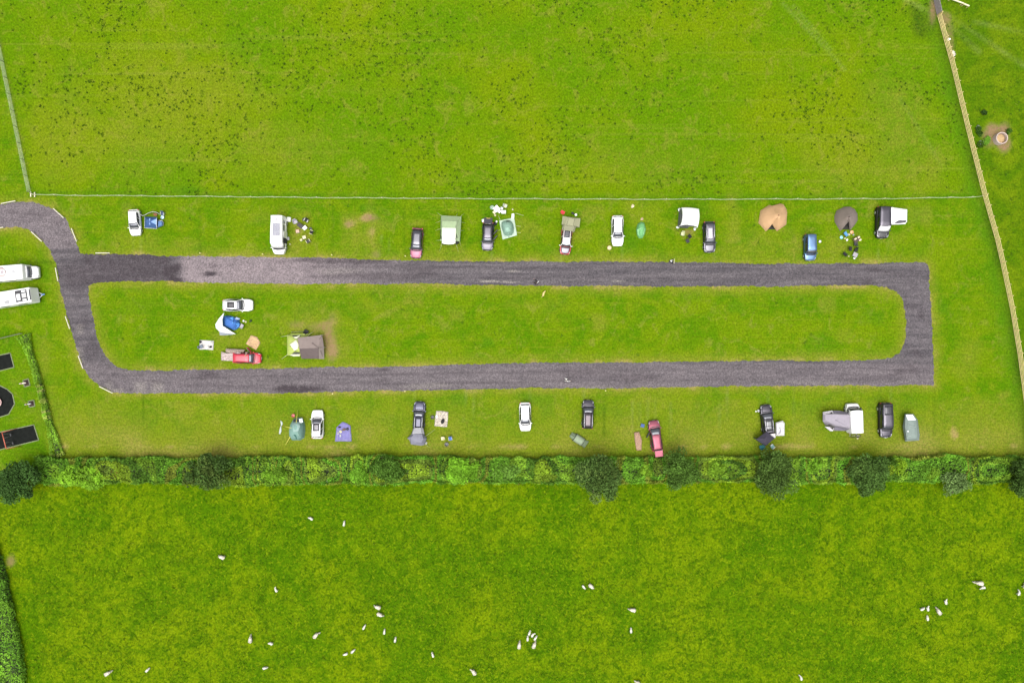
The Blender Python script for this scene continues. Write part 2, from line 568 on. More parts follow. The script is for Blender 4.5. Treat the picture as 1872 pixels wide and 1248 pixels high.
class NB:
    """small node-building helper"""

    def __init__(s, m):
        s.t, s.n, s.b = nt(m)
        s.geo = s.n.new('ShaderNodeNewGeometry').outputs['Position']

    def link(s, a, b):
        s.t.links.new(a, b)

    def setv(s, sock, v):
        if isinstance(v, (int, float)):
            sock.default_value = v
        elif isinstance(v, tuple):
            sock.default_value = v + (1,) if len(sock.default_value) == 4 and len(v) == 3 else v
        else:
            s.link(v, sock)

    def noise(s, scale, detail=3, rough=.55, dist=0.0, vec=None, stretch=None, off=0.0):
        v = vec or s.geo
        if stretch or off:
            mp = s.n.new('ShaderNodeMapping')
            mp.inputs['Scale'].default_value = stretch or (1, 1, 1)
            mp.inputs['Location'].default_value = (off, off * 1.7, 0)
            s.link(v, mp.inputs['Vector'])
            v = mp.outputs['Vector']
        q = s.n.new('ShaderNodeTexNoise')
        q.inputs['Scale'].default_value = scale
        q.inputs['Detail'].default_value = detail
        q.inputs['Roughness'].default_value = rough
        q.inputs['Distortion'].default_value = dist
        s.link(v, q.inputs['Vector'])
        return q.outputs['Fac']

    def rng(s, v, a, b, c=0.0, d=1.0):
        q = s.n.new('ShaderNodeMapRange')
        q.interpolation_type = 'SMOOTHSTEP'
        for nme, val in (('From Min', a), ('From Max', b), ('To Min', c), ('To Max', d)):
            q.inputs[nme].default_value = val
        s.link(v, q.inputs['Value'])
        return q.outputs['Result']

    def math(s, op, a, b=0.0, clamp=False):
        q = s.n.new('ShaderNodeMath')
        q.operation = op
        q.use_clamp = clamp
        s.setv(q.inputs[0], a)
        s.setv(q.inputs[1], b)
        return q.outputs[0]

    def mix(s, f, a, b, blend='MIX'):
        q = s.n.new('ShaderNodeMix')
        q.data_type = 'RGBA'
        q.blend_type = blend
        s.setv(q.inputs[0], f)
        s.setv(q.inputs[6], a)
        s.setv(q.inputs[7], b)
        return q.outputs[2]

    def scale(s, c, f):
        q = s.n.new('ShaderNodeVectorMath')
        q.operation = 'SCALE'
        s.setv(q.inputs[0], c)
        s.setv(q.inputs['Scale'], f)
        return q.outputs[0]

    def att(s, name):
        q = s.n.new('ShaderNodeAttribute')
        q.attribute_name = name
        p = s.n.new('ShaderNodeSeparateColor')
        s.link(q.outputs['Color'], p.inputs[0])
        return p.outputs[0], p.outputs[1], p.outputs[2]

    def bump(s, h, dist, strength=.8):
        q = s.n.new('ShaderNodeBump')
        q.inputs['Distance'].default_value = dist
        q.inputs['Strength'].default_value = strength
        s.link(h, q.inputs['Height'])
        s.link(q.outputs['Normal'], s.b.inputs['Normal'])


gm = bpy.data.materials.new('meadow_grass')
N = NB(gm)
zp, zs, zb = N.att('zone')
wd, wlsh, wso = N.att('wear')
wdk, wpl, _ = N.att('marks')
big = N.noise(.045, 3, .6)
mid = N.noise(.22, 4, .62, .6, off=3)
sml = N.noise(.9, 4, .65, .4, off=9)
fine = N.noise(3.2, 4, .7, off=5)
grain = N.noise(9.0, 2, .7, off=2)
mow = N.noise(1.0, 3, .6, stretch=(.012, .62, 1), off=4)
mowf = N.noise(1.0, 3, .6, stretch=(.05, 2.6, 1), off=7)
# mown camping grass
lawn = N.mix(N.rng(mid, .34, .66), (0.0630, 0.1510, 0.0012), (0.1098, 0.1795, 0.0020))
lawn = N.mix(N.rng(sml, .48, .72, 0, .7), lawn, (0.1368, 0.1897, 0.0060))
lawn = N.mix(N.rng(N.noise(.8, 4, .7, .8, off=19), .56, .72, 0, .6), lawn, (0.0495, 0.1346, 0.0010))
lawn = N.mix(N.rng(mowf, .52, .70, 0, .38), lawn, (0.1512, 0.1918, 0.0100))
# top pasture, yellower
pas = N.mix(N.rng(big, .38, .64), (0.0784, 0.1669, 0.0012), (0.1222, 0.1840, 0.0015))
pas = N.mix(N.rng(mid, .54, .74, 0, .7), pas, (0.0638, 0.1519, 0.0010))
pas = N.mix(N.rng(sml, .50, .72, 0, .7), pas, (0.1386, 0.1947, 0.0060))
pas = N.mix(N.rng(mow, .57, .72, 0, .45), pas, (0.1641, 0.2033, 0.0180))
pas = N.mix(N.rng(N.noise(1.5, 4, .65, off=12), .56, .70, 0, .65), pas, (0.0437, 0.1070, 0.0010))
# lower grazing field, deep green and clumpy
she = N.mix(N.rng(N.noise(.07, 4, .65, .6, off=8), .38, .62), (0.0600, 0.1344, 0.0008), (0.1200, 0.1824, 0.0012))
she = N.mix(N.rng(N.noise(.32, 5, .68, 1.2, off=55), .40, .56, .6, 0), she, (0.0432, 0.1104, 0.0008))
she = N.mix(N.rng(N.noise(.9, 5, .68, 1.4, off=15), .38, .54, .8, 0), she, (0.0312, 0.0840, 0.0006))
she = N.mix(N.rng(N.noise(1.1, 5, .7, 2.0, off=25), .50, .66, 0, .8), she, (0.1512, 0.2160, 0.0030))
# rough paddock
pad = N.mix(N.rng(mid, .35, .68), (.058, .128, .0015), (.108, .168, .003))
pad = N.mix(N.rng(sml, .5, .68, 0, .7), pad, (.040, .094, .002))
pat = N.noise(.38, 5, .66, 1.2, off=41)
lawn = N.mix(N.rng(pat, .54, .68, 0, .6), lawn, (.165, .190, .022))
lawn = N.mix(N.rng(pat, .30, .42, .5, 0), lawn, (.062, .142, .001))
pas = N.mix(N.rng(pat, .52, .68, 0, .45), pas, (.185, .190, .024))
c = N.mix(zp, lawn, pas)
c = N.mix(zs, c, she)
c = N.mix(zb, c, pad)
brk = N.rng(N.noise(2.2, 4, .7, off=31), .3, .7, .55, 1.25)
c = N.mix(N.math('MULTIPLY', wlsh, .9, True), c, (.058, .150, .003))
c = N.mix(N.math('MULTIPLY', wd, brk, True), c, N.mix(N.rng(wd, .5, 1.15), (.178, .184, .020), (.30, .22, .085)))
c = N.mix(N.math('MULTIPLY', wpl, N.math('MULTIPLY', brk, .5), True), c, (.200, .235, .065))
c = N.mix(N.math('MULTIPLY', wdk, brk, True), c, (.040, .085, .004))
c = N.mix(N.math('MULTIPLY', wso, brk, True), c, N.mix(N.rng(fine, .35, .65), (.30, .20, .105), (.16, .10, .06)))
k = N.math('MULTIPLY', N.rng(fine, .28, .72, .70, 1.30), N.rng(grain, .25, .75, .88, 1.12))
c = N.scale(c, k)
N.link(c, N.b.inputs['Base Color'])
N.b.inputs['Roughness'].default_value = .8
N.b.inputs['Specular IOR Level'].default_value = .02
hgt = N.math('ADD', N.math('MULTIPLY', fine, .5), N.math('MULTIPLY', sml, 1.0))
N.bump(hgt, .22, .7)
g = np_mesh('ground', V, F, gm)
attr(g.data, 'zone', pasture, sheepf, paddock)
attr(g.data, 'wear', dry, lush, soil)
attr(g.data, 'marks', dark, pale, np.zeros(len(gx)))
tag(g, 'green grass fields, mown on the camping strips', 'ground', kind='structure')

# ---- gravel track
tm = bpy.data.materials.new('track_gravel')
N = NB(tm)
tp, td, tdu = N.att('mask')
lng = N.noise(1.0, 4, .62, stretch=(.10, 1.3, 1), off=3)
med = N.noise(.55, 4, .6, .5, off=6)
gr = N.noise(4.2, 4, .78, off=1)
gr2 = N.noise(11, 2, .8, off=4)
vor = N.n.new('ShaderNodeTexVoronoi')
vor.inputs['Scale'].default_value = 5.5
N.link(N.geo, vor.inputs['Vector'])
c = N.mix(N.rng(lng, .34, .66), (.058, .051, .057), (.098, .086, .092))
c = N.mix(N.rng(med, .5, .78, 0, .55), c, (.118, .102, .107))
c = N.mix(N.math('MULTIPLY', tp, N.rng(med, .25, .6, .7, 1.0), True), c, (.180, .148, .155))
c = N.mix(N.math('MULTIPLY', tdu, N.rng(gr, .3, .7, .5, 1.2), True), c, (.190, .170, .155))
c = N.mix(N.math('MULTIPLY', td, N.rng(N.noise(.9, 4, .7, off=11), .3, .6, .6, 1.25), True), c, (.036, .027, .032))
k = N.math('MULTIPLY', N.rng(gr, .28, .72, .62, 1.38), N.rng(gr2, .25, .75, .78, 1.22))
k = N.math('MULTIPLY', k, N.rng(vor.outputs['Color'], 0, 1, .75, 1.3))
N.link(N.scale(c, k), N.b.inputs['Base Color'])
N.b.inputs['Roughness'].default_value = .75
N.b.inputs['Specular IOR Level'].default_value = .3
N.bump(N.math('ADD', gr, vor.outputs['Distance']), .05, .6)
oo, ii = resample(OUT, .3, .11, 5), resample(INN, .3, .11, 6)
tri = tessellate_polygon([[Vector((p.x, p.y, 0)) for p in oo], [Vector((p.x, p.y, 0)) for p in ii]])
allp = oo + ii
bm = bmesh.new()
bv = [bm.verts.new((p.x, p.y, .006)) for p in allp]
for t in tri:
    try:
        bm.faces.new([bv[q] for q in t])
    except ValueError:
        pass
for x in np.arange(-81, 67, .9):
    bmesh.ops.bisect_plane(bm, geom=bm.verts[:] + bm.edges[:] + bm.faces[:], plane_co=(x, 0, 0), plane_no=(1, 0, 0))
for y in np.arange(-9, 23, .7):
    bmesh.ops.bisect_plane(bm, geom=bm.verts[:] + bm.edges[:] + bm.faces[:], plane_co=(0, y, 0), plane_no=(0, 1, 0))
bmesh.ops.recalc_face_normals(bm, faces=bm.faces)
me = bpy.data.meshes.new('gravel_track')
bm.to_mesh(me)
bm.free()
if me.polygons[0].normal.z < 0:
    me.flip_normals()
me.materials.append(tm)
tr = bpy.data.objects.new('gravel_track', me)
COL.objects.link(tr)
tag(tr, 'grey gravel track looping round the camping field', 'track', kind='structure')
co = np.array([v.co[:] for v in me.vertices])
gx, gy = co[:, 0], co[:, 1]
px, py = gx / S + 936, 624 - gy / S
n2 = vnoise(gx * .6, gy * .6, 5)
mp = sm(px, 318, 350) * (1 - sm(px, 430, 690)) * (1 - sm(py, 525, 530)) + .35 * (1 - sm(px, 640, 820)) * sm(px, 318, 350) * (py < 528)
mp = np.maximum(mp, .25 * sm(py, 660, 670))
mp = np.maximum(mp, .45 * (px < 200) * (py < 455))
md = .62 * (px > 150) * (1 - sm(px, 305, 325)) * (py < 520)
for (x, y, rx, ry, st) in [(312, 498, 20, 12, 1.1), (325, 510, 16, 6, 1), (300, 478, 12, 6, .8), (388, 501, 11, 5, .9), (391, 485, 7, 4, .6), (380, 684, 22, 9, .55), (370, 690, 8, 5, .5), (545, 711, 40, 7, .95), (575, 712, 16, 4, .8),
                           (620, 477, 90, 5, .6), (580, 476, 24, 6, .5), (700, 505, 70, 6, .35), (640, 504, 40, 4, .4), (765, 500, 30, 10, .35), (1584, 514, 9, 6, .6), (1590, 492, 14, 5, .4), (140, 500, 26, 26, .55), (190, 500, 40, 16, .4),
                           (250, 474, 60, 5, .6), (1160, 690, 50, 8, .35), (1060, 680, 40, 10, .3), (700, 676, 14, 3, .6), (705, 695, 14, 3, .5), (175, 640, 12, 20, .3), (560, 673, 8, 2, .8), (1665, 560, 12, 8, .3), (1650, 676, 22, 3, .35)]:
    md = np.maximum(md, st * blob(x, y, rx, ry, .5))
for l in [(1590, 492, 1650, 502, 2.5, .5), (1650, 502, 1676, 530, 2.5, .5), (1676, 530, 1684, 580, 2.5, .4), (1610, 690, 1650, 681, 2, .7), (1650, 681, 1668, 662, 2, .8), (1668, 662, 1674, 640, 2, .6), (1630, 697, 1672, 680, 2, .4), (1672, 680, 1688, 640, 2, .4),
          (100, 400, 128, 450, 3, .35), (128, 450, 150, 560, 3, .4), (150, 560, 172, 640, 3, .45), (172, 640, 215, 690, 3, .45), (215, 690, 330, 702, 2.5, .4), (138, 560, 160, 650, 3, .35), (160, 650, 205, 700, 3, .35), (20, 388, 90, 395, 3, .3),
          (560, 487, 980, 489, 2, .3), (560, 505, 980, 508, 2, .35), (980, 489, 1580, 490, 2, .22), (980, 507, 1580, 509, 2, .22), (330, 690, 980, 679, 2, .28), (330, 706, 980, 698, 2, .3), (980, 679, 1600, 672, 2, .2), (980, 697, 1600, 692, 2, .2)]:
    md = np.maximum(md, l[5] * line(*l[:5]) * (.35 + 1.1 * n2))
mdu = .55 * (sm(py, 690, 705) * (px < 330) + (px < 150) * sm(py, 540, 600)) * (n2 > .45)
for (x, y, rx, ry, st) in [(888, 514, 9, 2.4, 1.3), (905, 514, 6, 2, 1.2), (925, 515, 10, 2, 1.2), (940, 516, 7, 1.8, 1), (938, 495, 5, 2, 1), (951, 496, 5, 2, .9), (1130, 514, 10, 2, .8), (1090, 708, 30, 3, .5), (780, 705, 40, 5, .4), (620, 496, 40, 6, .3), (1500, 700, 60, 3, .35)]:
    mdu = np.maximum(mdu, st * blob(x, y, rx, ry, .4, .3))
attr(me, 'mask', mp, md, mdu)

# ---- rubber play surfaces with timber edging
rub = mat('rubber_mat', (.010, .0115, .010), .9, var=.25, vs=2.0, bump=.01, bs=30, spec=.1)
dk = mat('bark_mat', (.035, .020, .016), .9, var=.3, vs=9)
edg = mat('weathered_edging', (.17, .20, .10), .9, var=.2)
for poly, m in [([(-14, 652), (19, 645), (26, 671), (-14, 681)], rub),
                ([(-3, 703), (13, 711), (23, 720), (27, 738), (16, 757), (-3, 763), (-30, 765), (-34, 705)], rub),
                ([(-26, 795), (62, 776), (71, 804), (-26, 828)], rub),
                ([(42, 695), (52, 692), (55, 704), (45, 707)], dk), ([(52, 733), (62, 731), (64, 742), (54, 744)], dk)]:
    b_ = MB()
    b_.add([b_.p(x, y, .012) for x, y in poly], [tuple(range(len(poly)))])
    n = len(poly)
    for q in range(n):
        a_, c_ = Vector(b_.p(*poly[q])), Vector(b_.p(*poly[(q + 1) % n]))
        b_.box((a_ + c_) / 2 + Vector((0, 0, .03)), ((c_ - a_).length + .05, .13, .06), math.atan2(c_.y - a_.y, c_.x - a_.x), mi=1)
    o = b_.build('play_ground', [m, edg])
    tag(o, 'dark rubber play surface with a timber edge', 'play surface', kind='structure')

# ================================================================== grass detail that nobody could count
lm = leafmat('grass_blade', .7)


def scatter(name, n, dens, size, cols, label, up=.3, aspect=.22, h=.08, cat='grass'):
    x = rng.uniform(-86, 86, n * 3)
    y = rng.uniform(-60, 60, n * 3)
    d = dens(x / S + 936, 624 - y / S, x, y)
    k = np.where(rng.uniform(size=len(x)) < d)[0][:n]
    x, y = x[k], y[k]
    pts = np.stack([x, y, rng.uniform(.02, h, len(x))], 1)
    cc = np.array(cols)[rng.integers(0, len(cols), len(x))] * rng.uniform(.8, 1.25, (len(x), 1))
    o = leaf_cloud(name, pts, size, cc, lm, None, up, aspect)
    return tag(o, label, cat, kind='stuff')


fx_a, fx_b = interp(TF, 1)


def right_of_fence(px_, py_):
    return px_ > np.interp(py_, fx_a, fx_b) + 6


scatter('meadow_grass', 60000, lambda a, b, x, y: (b > 886) * (a > 60 * (b > 1000)) * sm(vnoise(x * .5, y * .5, 41) + .5 * vnoise(x * 1.4, y * 1.4, 42), .4, 1.1), .42,
        [(.052, .122, .002), (.085, .162, .003), (.13, .19, .006), (.030, .080, .002), (.070, .14, .003)], 'long green grass of the sheep field below the hedge', .15, .16, .16)
scatter('rough_grass', 16000, lambda a, b, x, y: right_of_fence(a, b) * (b < 860) * (np.hypot(a - 1826, b - 250) > 24) * sm(vnoise(x * .6, y * .6, 51), .2, .8), .42,
        [(.05, .12, .004), (.09, .165, .006), (.13, .19, .014), (.035, .085, .005)], 'rough tussocky grass beyond the timber fence', .15, .18, .16)
scatter('short_grass', 30000, lambda a, b, x, y: (b < 352) * (a < np.interp(b, fx_a, fx_b) - 6) * .7, .24,
        [(.105, .16, .005), (.16, .185, .012), (.06, .12, .004), (.19, .19, .02)], 'short yellow green grass of the upper field', .35, .2, .06)

# dark tufts dotted over the upper field
n = 2300
x = rng.uniform(-80, 72, n * 3)
y = rng.uniform(22.9, 56, n * 3)
a_, b_ = x / S + 936, 624 - y / S
lf = np.interp(b_, *interp(LF, 1))
ok = (a_ > lf + 5) & (a_ < np.interp(b_, fx_a, fx_b) - 7) & (rng.uniform(size=len(x)) < sm(vnoise(x * .13, y * .13, 61) + .35 * vnoise(x * .5, y * .5, 62), .5, 1.15) + .10)
k = np.where(ok)[0][:n]
x, y = x[k], y[k]
n = len(x)
m = 13
rad = rng.uniform(.05, .2, n) * rng.choice([.45, .6, .8, 1, 1.5], n)
pts = np.stack([np.repeat(x, m) + rng.normal(size=n * m) * np.repeat(rad, m) * .7, np.repeat(y, m) + rng.normal(size=n * m) * np.repeat(rad, m) * .7, rng.uniform(.03, .14, n * m)], 1)
cc = np.repeat(np.array([(.046, .10, .003), (.058, .116, .003), (.076, .132, .004), (.036, .078, .004)])[rng.integers(0, 4, n)], m, 0) * rng.uniform(.7, 1.3, (n * m, 1))
tag(leaf_cloud('weed_tufts', pts, .2, cc, lm, None, .5, .45), 'dark green weed tufts dotted over the upper field', 'weeds', kind='stuff')
n = 420   # and a few in the camp and the paddock
x = rng.uniform(-72, 84, n)
y = rng.uniform(-16, 50, n)
a_, b_ = x / S + 936, 624 - y / S
on_track = np.array([min((EDGE[:, 0] - p) ** 2 + (EDGE[:, 1] - q) ** 2) for p, q in zip(x, y)]) < 1.2
inr = (a_ > 150) & (a_ < 1650) & (((b_ > 525) & (b_ < 655)) | ((b_ > 368) & (b_ < 462)))
k = np.where((inr & (rng.uniform(size=n) < .5) | right_of_fence(a_, b_)) & ~on_track)[0]
x, y = x[k], y[k]
n = len(x)
m = 9
pts = np.stack([np.repeat(x, m) + rng.normal(size=n * m) * .13, np.repeat(y, m) + rng.normal(size=n * m) * .13, rng.uniform(.02, .08, n * m)], 1)
cc = np.array([(.04, .09, .006)]) * rng.uniform(.7, 1.3, (n * m, 1))
tag(leaf_cloud('weed_clumps', pts, .2, cc, lm, None, .6, .45), 'small dark weed clumps in the camp and paddock grass', 'weeds', kind='stuff')

# ================================================================== hedges, trees, shrubs
FOL = leafmat('foliage')
LB = np.array([1.6, 1.6, .9])
bark = mat('bark', (.09, .065, .045), .9, var=.25, vs=8, bump=.02, bs=12)
twig = mat('dark_twigs', (.034, .050, .016), .95, var=.3, vs=4)


def ell_pts(c, r, n, inner=.35):
    v = rng.normal(size=(n, 3))
    v /= np.linalg.norm(v, axis=1, keepdims=True)
    q = 1 - inner * rng.uniform(size=(n, 1)) ** 2
    return np.array(c) + v * q * np.array(r)


def crown_pts(c, r, nlobe, nleaf, base, seed, lobe=.36, var=.28, sec=None):
    """leaves on many small lobes spread through the crown; each lobe a little lighter or darker"""
    q = np.random.default_rng(seed)
    P_, C_ = [], []
    c, r = np.array(c), np.array(r)
    for i in range(nlobe):
        v = q.normal(size=3)
        v /= np.linalg.norm(v)
        if v[2] < -.35:
            v[2] = -v[2]
        d = q.uniform(.35, 1.0) ** .6 * (1.18 if i % 6 == 0 else 1.0) * (1 + .16 * math.sin(math.atan2(v[1], v[0]) * 2 + seed) + .1 * math.sin(math.atan2(v[1], v[0]) * 3 + seed * 2))
        lc = c + v * d * r * (1 - lobe * .55) * q.uniform(.9, 1.12)
        lr = lobe * r.mean() * q.uniform(.55, 1.15)
        k = max(20, int(nleaf / nlobe * q.uniform(.6, 1.4)))
        P_.append(ell_pts(lc, (lr, lr, lr * .75), k, .55))
        f = q.uniform(1 - var, 1 + var)
        b = np.array(sec) if (sec is not None and q.uniform() < .3) else np.array(base)
        C_.append(b * f * q.uniform(.72, 1.3, (k, 1)))
    return np.concatenate(P_), np.concatenate(C_)


def tree(px_, py_, hc, rpx, rz, base, label, seed, top=None, nleaf=6500, ry=None, name='tree', cat='tree', leaf=.34, sec=None, group='trees standing in the hedge'):
    c = P(px_, py_, hc)
    r = rpx * S * .97
    root = thing(name, label, cat, (c.x, c.y, 0), group=group)
    b = MB(root)
    q = random.Random(seed)
    b.tube([(0, 0, -.05), (.03, .02, hc * .45), (0, .04, hc * .8), (.02, 0, hc + rz * .5)], [.2, .16, .12, .05], 8)
    for i in range(7):
        t = i * 2 * math.pi / 7 + q.uniform(-.3, .3)
        z0 = hc * q.uniform(.4, .9)
        b.tube([(0, .02, z0), (math.cos(t) * r * .35, math.sin(t) * r * .35, z0 + rz * .35), (math.cos(t) * r * .75, math.sin(t) * r * .75, hc + rz * q.uniform(0, .4))], [.09, .06, .025], 6)
    b.build('trunk', bark, root)
    p, cc = crown_pts((0, 0, hc), (r, (ry * S if ry else r), rz), 46, nleaf, base, seed, sec=sec)
    leaf_cloud('crown', p, leaf, cc * LB, FOL, root, .35, .6)
    return root


DT, DT2 = (.034, .066, .022), (.046, .082, .024)
tree(36, 880, 3.0, 41, 2.3, (.028, .062, .022), 'large dark green round tree at the far left end of the hedge', 1, ry=42)
tree(380, 864, 3.0, 39, 2.2, DT, 'dark green tree in the hedge, first tree right of the red-brown bush', 2, ry=37, sec=(.05, .078, .028))
tree(1096, 869, 3.4, 44, 2.6, (.040, .074, .026), 'largest dark tree of the hedge, below the small sage tunnel tent', 3, ry=48, nleaf=8000, sec=(.06, .095, .035))
tree(1243, 862, 2.7, 37, 1.9, (.044, .088, .022), 'mid green spreading tree in the hedge just right of the red car', 4, ry=34)
tree(1413, 868, 3.2, 38, 2.4, (.042, .076, .024), 'dark tree in the hedge below the black gazebo awning', 5, ry=47, nleaf=7500)
tree(1588, 864, 2.9, 44, 2.0, (.038, .075, .024), 'broad dark tree in the hedge below the white van with the lilac awning', 6, ry=37, nleaf=7500, sec=(.05, .09, .03))
tree(1746, 880, 2.4, 30, 1.5, (.070, .115, .055), 'thin grey green tree leaning out of the hedge into the sheep field', 7, ry=24, nleaf=2600, leaf=.3)
tree(1872, 872, 3.0, 26, 2.2, (.034, .066, .02), 'dark tree at the right end of the hedge, cut by the edge of the photo', 8, ry=40)
tree(709, 856, 2.2, 33, 1.4, (.040, .086, .018), 'low dark green bushy tree in the middle of the hedge', 9, ry=24, nleaf=4200)


def shrub(px_, py_, rx, ry, h, base, label, seed, nleaf=2600, leaf=.42, sec=None, group='shrubs growing in the hedge', name='shrub', asp=.5):
    c = P(px_, py_, h * .7)
    root = thing(name, label, 'shrub', (c.x, c.y, 0), group=group)
    b = MB(root)
    q = random.Random(seed)
    for i in range(6):
        t = i * math.pi / 3 + q.uniform(-.4, .4)
        b.tube([(0, 0, -.03), (math.cos(t) * rx * S * .3, math.sin(t) * ry * S * .3, h * .4), (math.cos(t) * rx * S * .6, math.sin(t) * ry * S * .6, h * .75)], [.05, .035, .015], 5)
    b.build('stem', bark, root)
    p, cc = crown_pts((0, 0, h * .55), (rx * S, ry * S, h * .52), 26, nleaf, base, seed, lobe=.4, sec=sec)
    p[:, 2] = np.maximum(p[:, 2], .05)
    leaf_cloud('foliage', p, leaf, cc * LB * .72, FOL, root, .8, asp)
    return root


BR, MG = (.135, .270, .026), (.095, .190, .022)
shrub(148, 872, 50, 22, 2.4, BR, 'wide bright green laurel-like shrub bulging from the hedge at its left end', 21, 5200, .55)
shrub(843, 861, 38, 24, 2.7, (.120, .265, .026), 'rounded vivid green shrub with big leaves in the middle of the hedge', 22, 4600, .6)
shrub(655, 862, 20, 20, 2.3, (.105, .235, .026), 'fresh green shrub just left of the low dark tree in the hedge', 23, 2000, .5)
shrub(1640, 853, 19, 17, 2.4, (.140, .245, .020), 'rounded yellow green shrub in the hedge right of the broad dark tree', 24, 1900, .4)
shrub(1489, 852, 15, 13, 2.4, (.110, .235, .024), 'small bright green shrub in the hedge right of the tree below the gazebo', 25, 1200, .45)
shrub(507, 868, 30, 16, 2.2, (.100, .205, .022), 'light green shrub on the sheep side of the hedge, right of the second tree', 26, 2400, .45)
shrub(927, 862, 26, 19, 2.3, (.090, .180, .040), 'pale mid green shrub in the hedge right of the vivid rounded one', 27, 2200, .48)
shrub(214, 864, 10, 13, 1.7, (.130, .085, .035), 'small red-brown withered bush in the hedge beside the wide bright shrub', 28, 900, .32)
shrub(1180, 862, 18, 14, 2.1, (.110, .205, .022), 'light green shrub in the hedge between the largest tree and the spreading tree', 29, 1400, .42)
shrub(1310, 858, 22, 16, 2.2, (.105, .195, .022), 'yellowish green shrub in the hedge between the spreading tree and the gazebo tree', 30, 1700, .42)
shrub(990, 868, 30, 14, 2.1, (.120, .190, .024), 'olive green shrub in the hedge left of the largest tree', 33, 1900, .4)
shrub(1700, 862, 24, 14, 2.2, (.095, .180, .022), 'mid green shrub in the hedge left of the thin grey green tree', 34, 1800, .4)


def hedge_row(name, label, path, hw, h, pal, n, leaf, seed, fringe=True):
    """path: world xy points; leaf shell over a twiggy core, in patches of different shrubs"""
    q = np.random.default_rng(seed)
    path = np.array(path)
    seg = np.linalg.norm(np.diff(path, axis=0), axis=1)
    cum = np.concatenate([[0], np.cumsum(seg)])
    L = cum[-1]
    root = thing(name, label, 'hedge', (path[0][0], path[0][1], 0))
    s = q.uniform(0, L, n)
    prof = q.uniform(-1, 1, n)
    cx = np.interp(s, cum, path[:, 0])
    cy = np.interp(s, cum, path[:, 1])
    ang = np.arctan2(np.interp(s + .5, cum, path[:, 1]) - np.interp(s - .5, cum, path[:, 1]), np.interp(s + .5, cum, path[:, 0]) - np.interp(s - .5, cum, path[:, 0]))
    wid = hw(s / L) * (1 + .30 * (vnoise(s * .22 + np.sign(prof) * 7, s * 0, seed + 1) - .5) + .22 * (vnoise(s * .8, np.sign(prof), seed + 7) - .5) + .12 * (vnoise(s * 1.5, prof * 2, seed + 2) - .5))
    # cross-section: a rounded box
    a = prof * 1.0
    off = np.sign(a) * np.abs(a) ** .8 * wid
    top = h * (1 - np.abs(a) ** 5 * .95)
    side = q.uniform(size=n) < .34
    off = np.where(side, np.sign(a) * wid * q.uniform(.86, 1.04, n), off)
    z = np.where(side, h * q.uniform(.05, 1, n) ** .8, top * (1 - .22 * q.uniform(size=n) ** 2) + 1.0 * (vnoise(s * .9, off * .9, seed + 3) - .5) + .7 * (vnoise(s * .25, off * .3, seed + 4) - .5))
    x = cx - np.sin(ang) * off
    y = cy + np.cos(ang) * off
    patch = vnoise(s * .33, off * .25, seed + 5) * .999
    pal = np.array(pal)
    idx = (vnoise(s * .28, off * .2, seed + 9) * 1.6 * len(pal) + .5 * patch).astype(int) % len(pal)
    clump = (.62 + .70 * vnoise(x * 1.1, y * 1.1, seed + 6)) * (.8 + .4 * vnoise(s * .22, off * .3, seed + 12))
    cc = pal[idx] * (clump * q.uniform(.72, 1.3, n))[:, None]
    pts = np.stack([x - path[0][0], y - path[0][1], np.maximum(z, .05)], 1)
    leaf_cloud('foliage', pts, leaf, cc * np.array([1.55, 1.55, .75]), FOL, root, .6, .5)
    b = MB()
    m = max(2, int(L / 1.2))
    loops = []
    for i in range(m + 1):
        t = L * i / m
        c = np.array([np.interp(t, cum, path[:, 0]) - path[0][0], np.interp(t, cum, path[:, 1]) - path[0][1]])
        an = math.atan2(np.interp(t + .5, cum, path[:, 1]) - np.interp(t - .5, cum, path[:, 1]), np.interp(t + .5, cum, path[:, 0]) - np.interp(t - .5, cum, path[:, 0]))
        nn = np.array([-math.sin(an), math.cos(an)])
        ww = float(hw(np.array([t / L]))[0]) * (.8 if h > 1 else .45)
        hh = h * (.50 if h > 1 else .3)
        lp = []
        for (u, zz) in [(-1, 0), (-1, .6), (-.7, 1), (.7, 1), (1, .6), (1, 0)]:
            p2 = c + nn * u * ww
            lp.append((p2[0], p2[1], zz * hh))
        loops.append(lp)
    b.loft(loops, cap=True, bottom=True)
    b.build('stem', twig, root)
    return root


hp = [(x_, PX(0, y_)[1]) for x_, y_ in [(PX(72, 0)[0], 858), (PX(400, 0)[0], 858), (PX(900, 0)[0], 857), (PX(1400, 0)[0], 856), (PX(1890, 0)[0], 855)]]
hedge_row('hedgerow', 'long mixed green hedge between the camping field and the sheep field', hp, lambda t: np.full(np.shape(t), 1.95), 1.9,
          [(.060, .135, .022), (.098, .180, .028), (.048, .105, .020), (.125, .195, .026), (.082, .130, .030), (.062, .155, .022), (.105, .135, .030), (.075, .175, .026)], 70000, .36, 101)
lp = [PX(-12, 990), PX(2, 1040), PX(8, 1090), PX(14, 1140), PX(20, 1190), PX(24, 1262)]
hedge_row('hedge', 'short bright green hedge running down the lower left corner beside a ditch', lp, lambda t: .5 + 1.5 * np.clip(t * 1.4, 0, 1), 1.7,
          [(.080, .185, .028), (.095, .20, .03), (.065, .15, .025)], 7000, .34, 102)
lp = [PX(46, 612), PX(55, 640), PX(66, 672), PX(78, 712), PX(88, 752), PX(98, 790), PX(108, 835)]
hedge_row('hedge', 'narrow straggly hedge between the play area and the camping grass', lp, lambda t: .42 + .6 * (np.clip(1 - t * 6, 0, 1) + np.clip(t * 4 - 3, 0, 1)), .8,
          [(.100, .190, .030), (.085, .165, .024), (.16, .21, .07), (.11, .22, .03), (.18, .21, .10)], 3400, .26, 103)
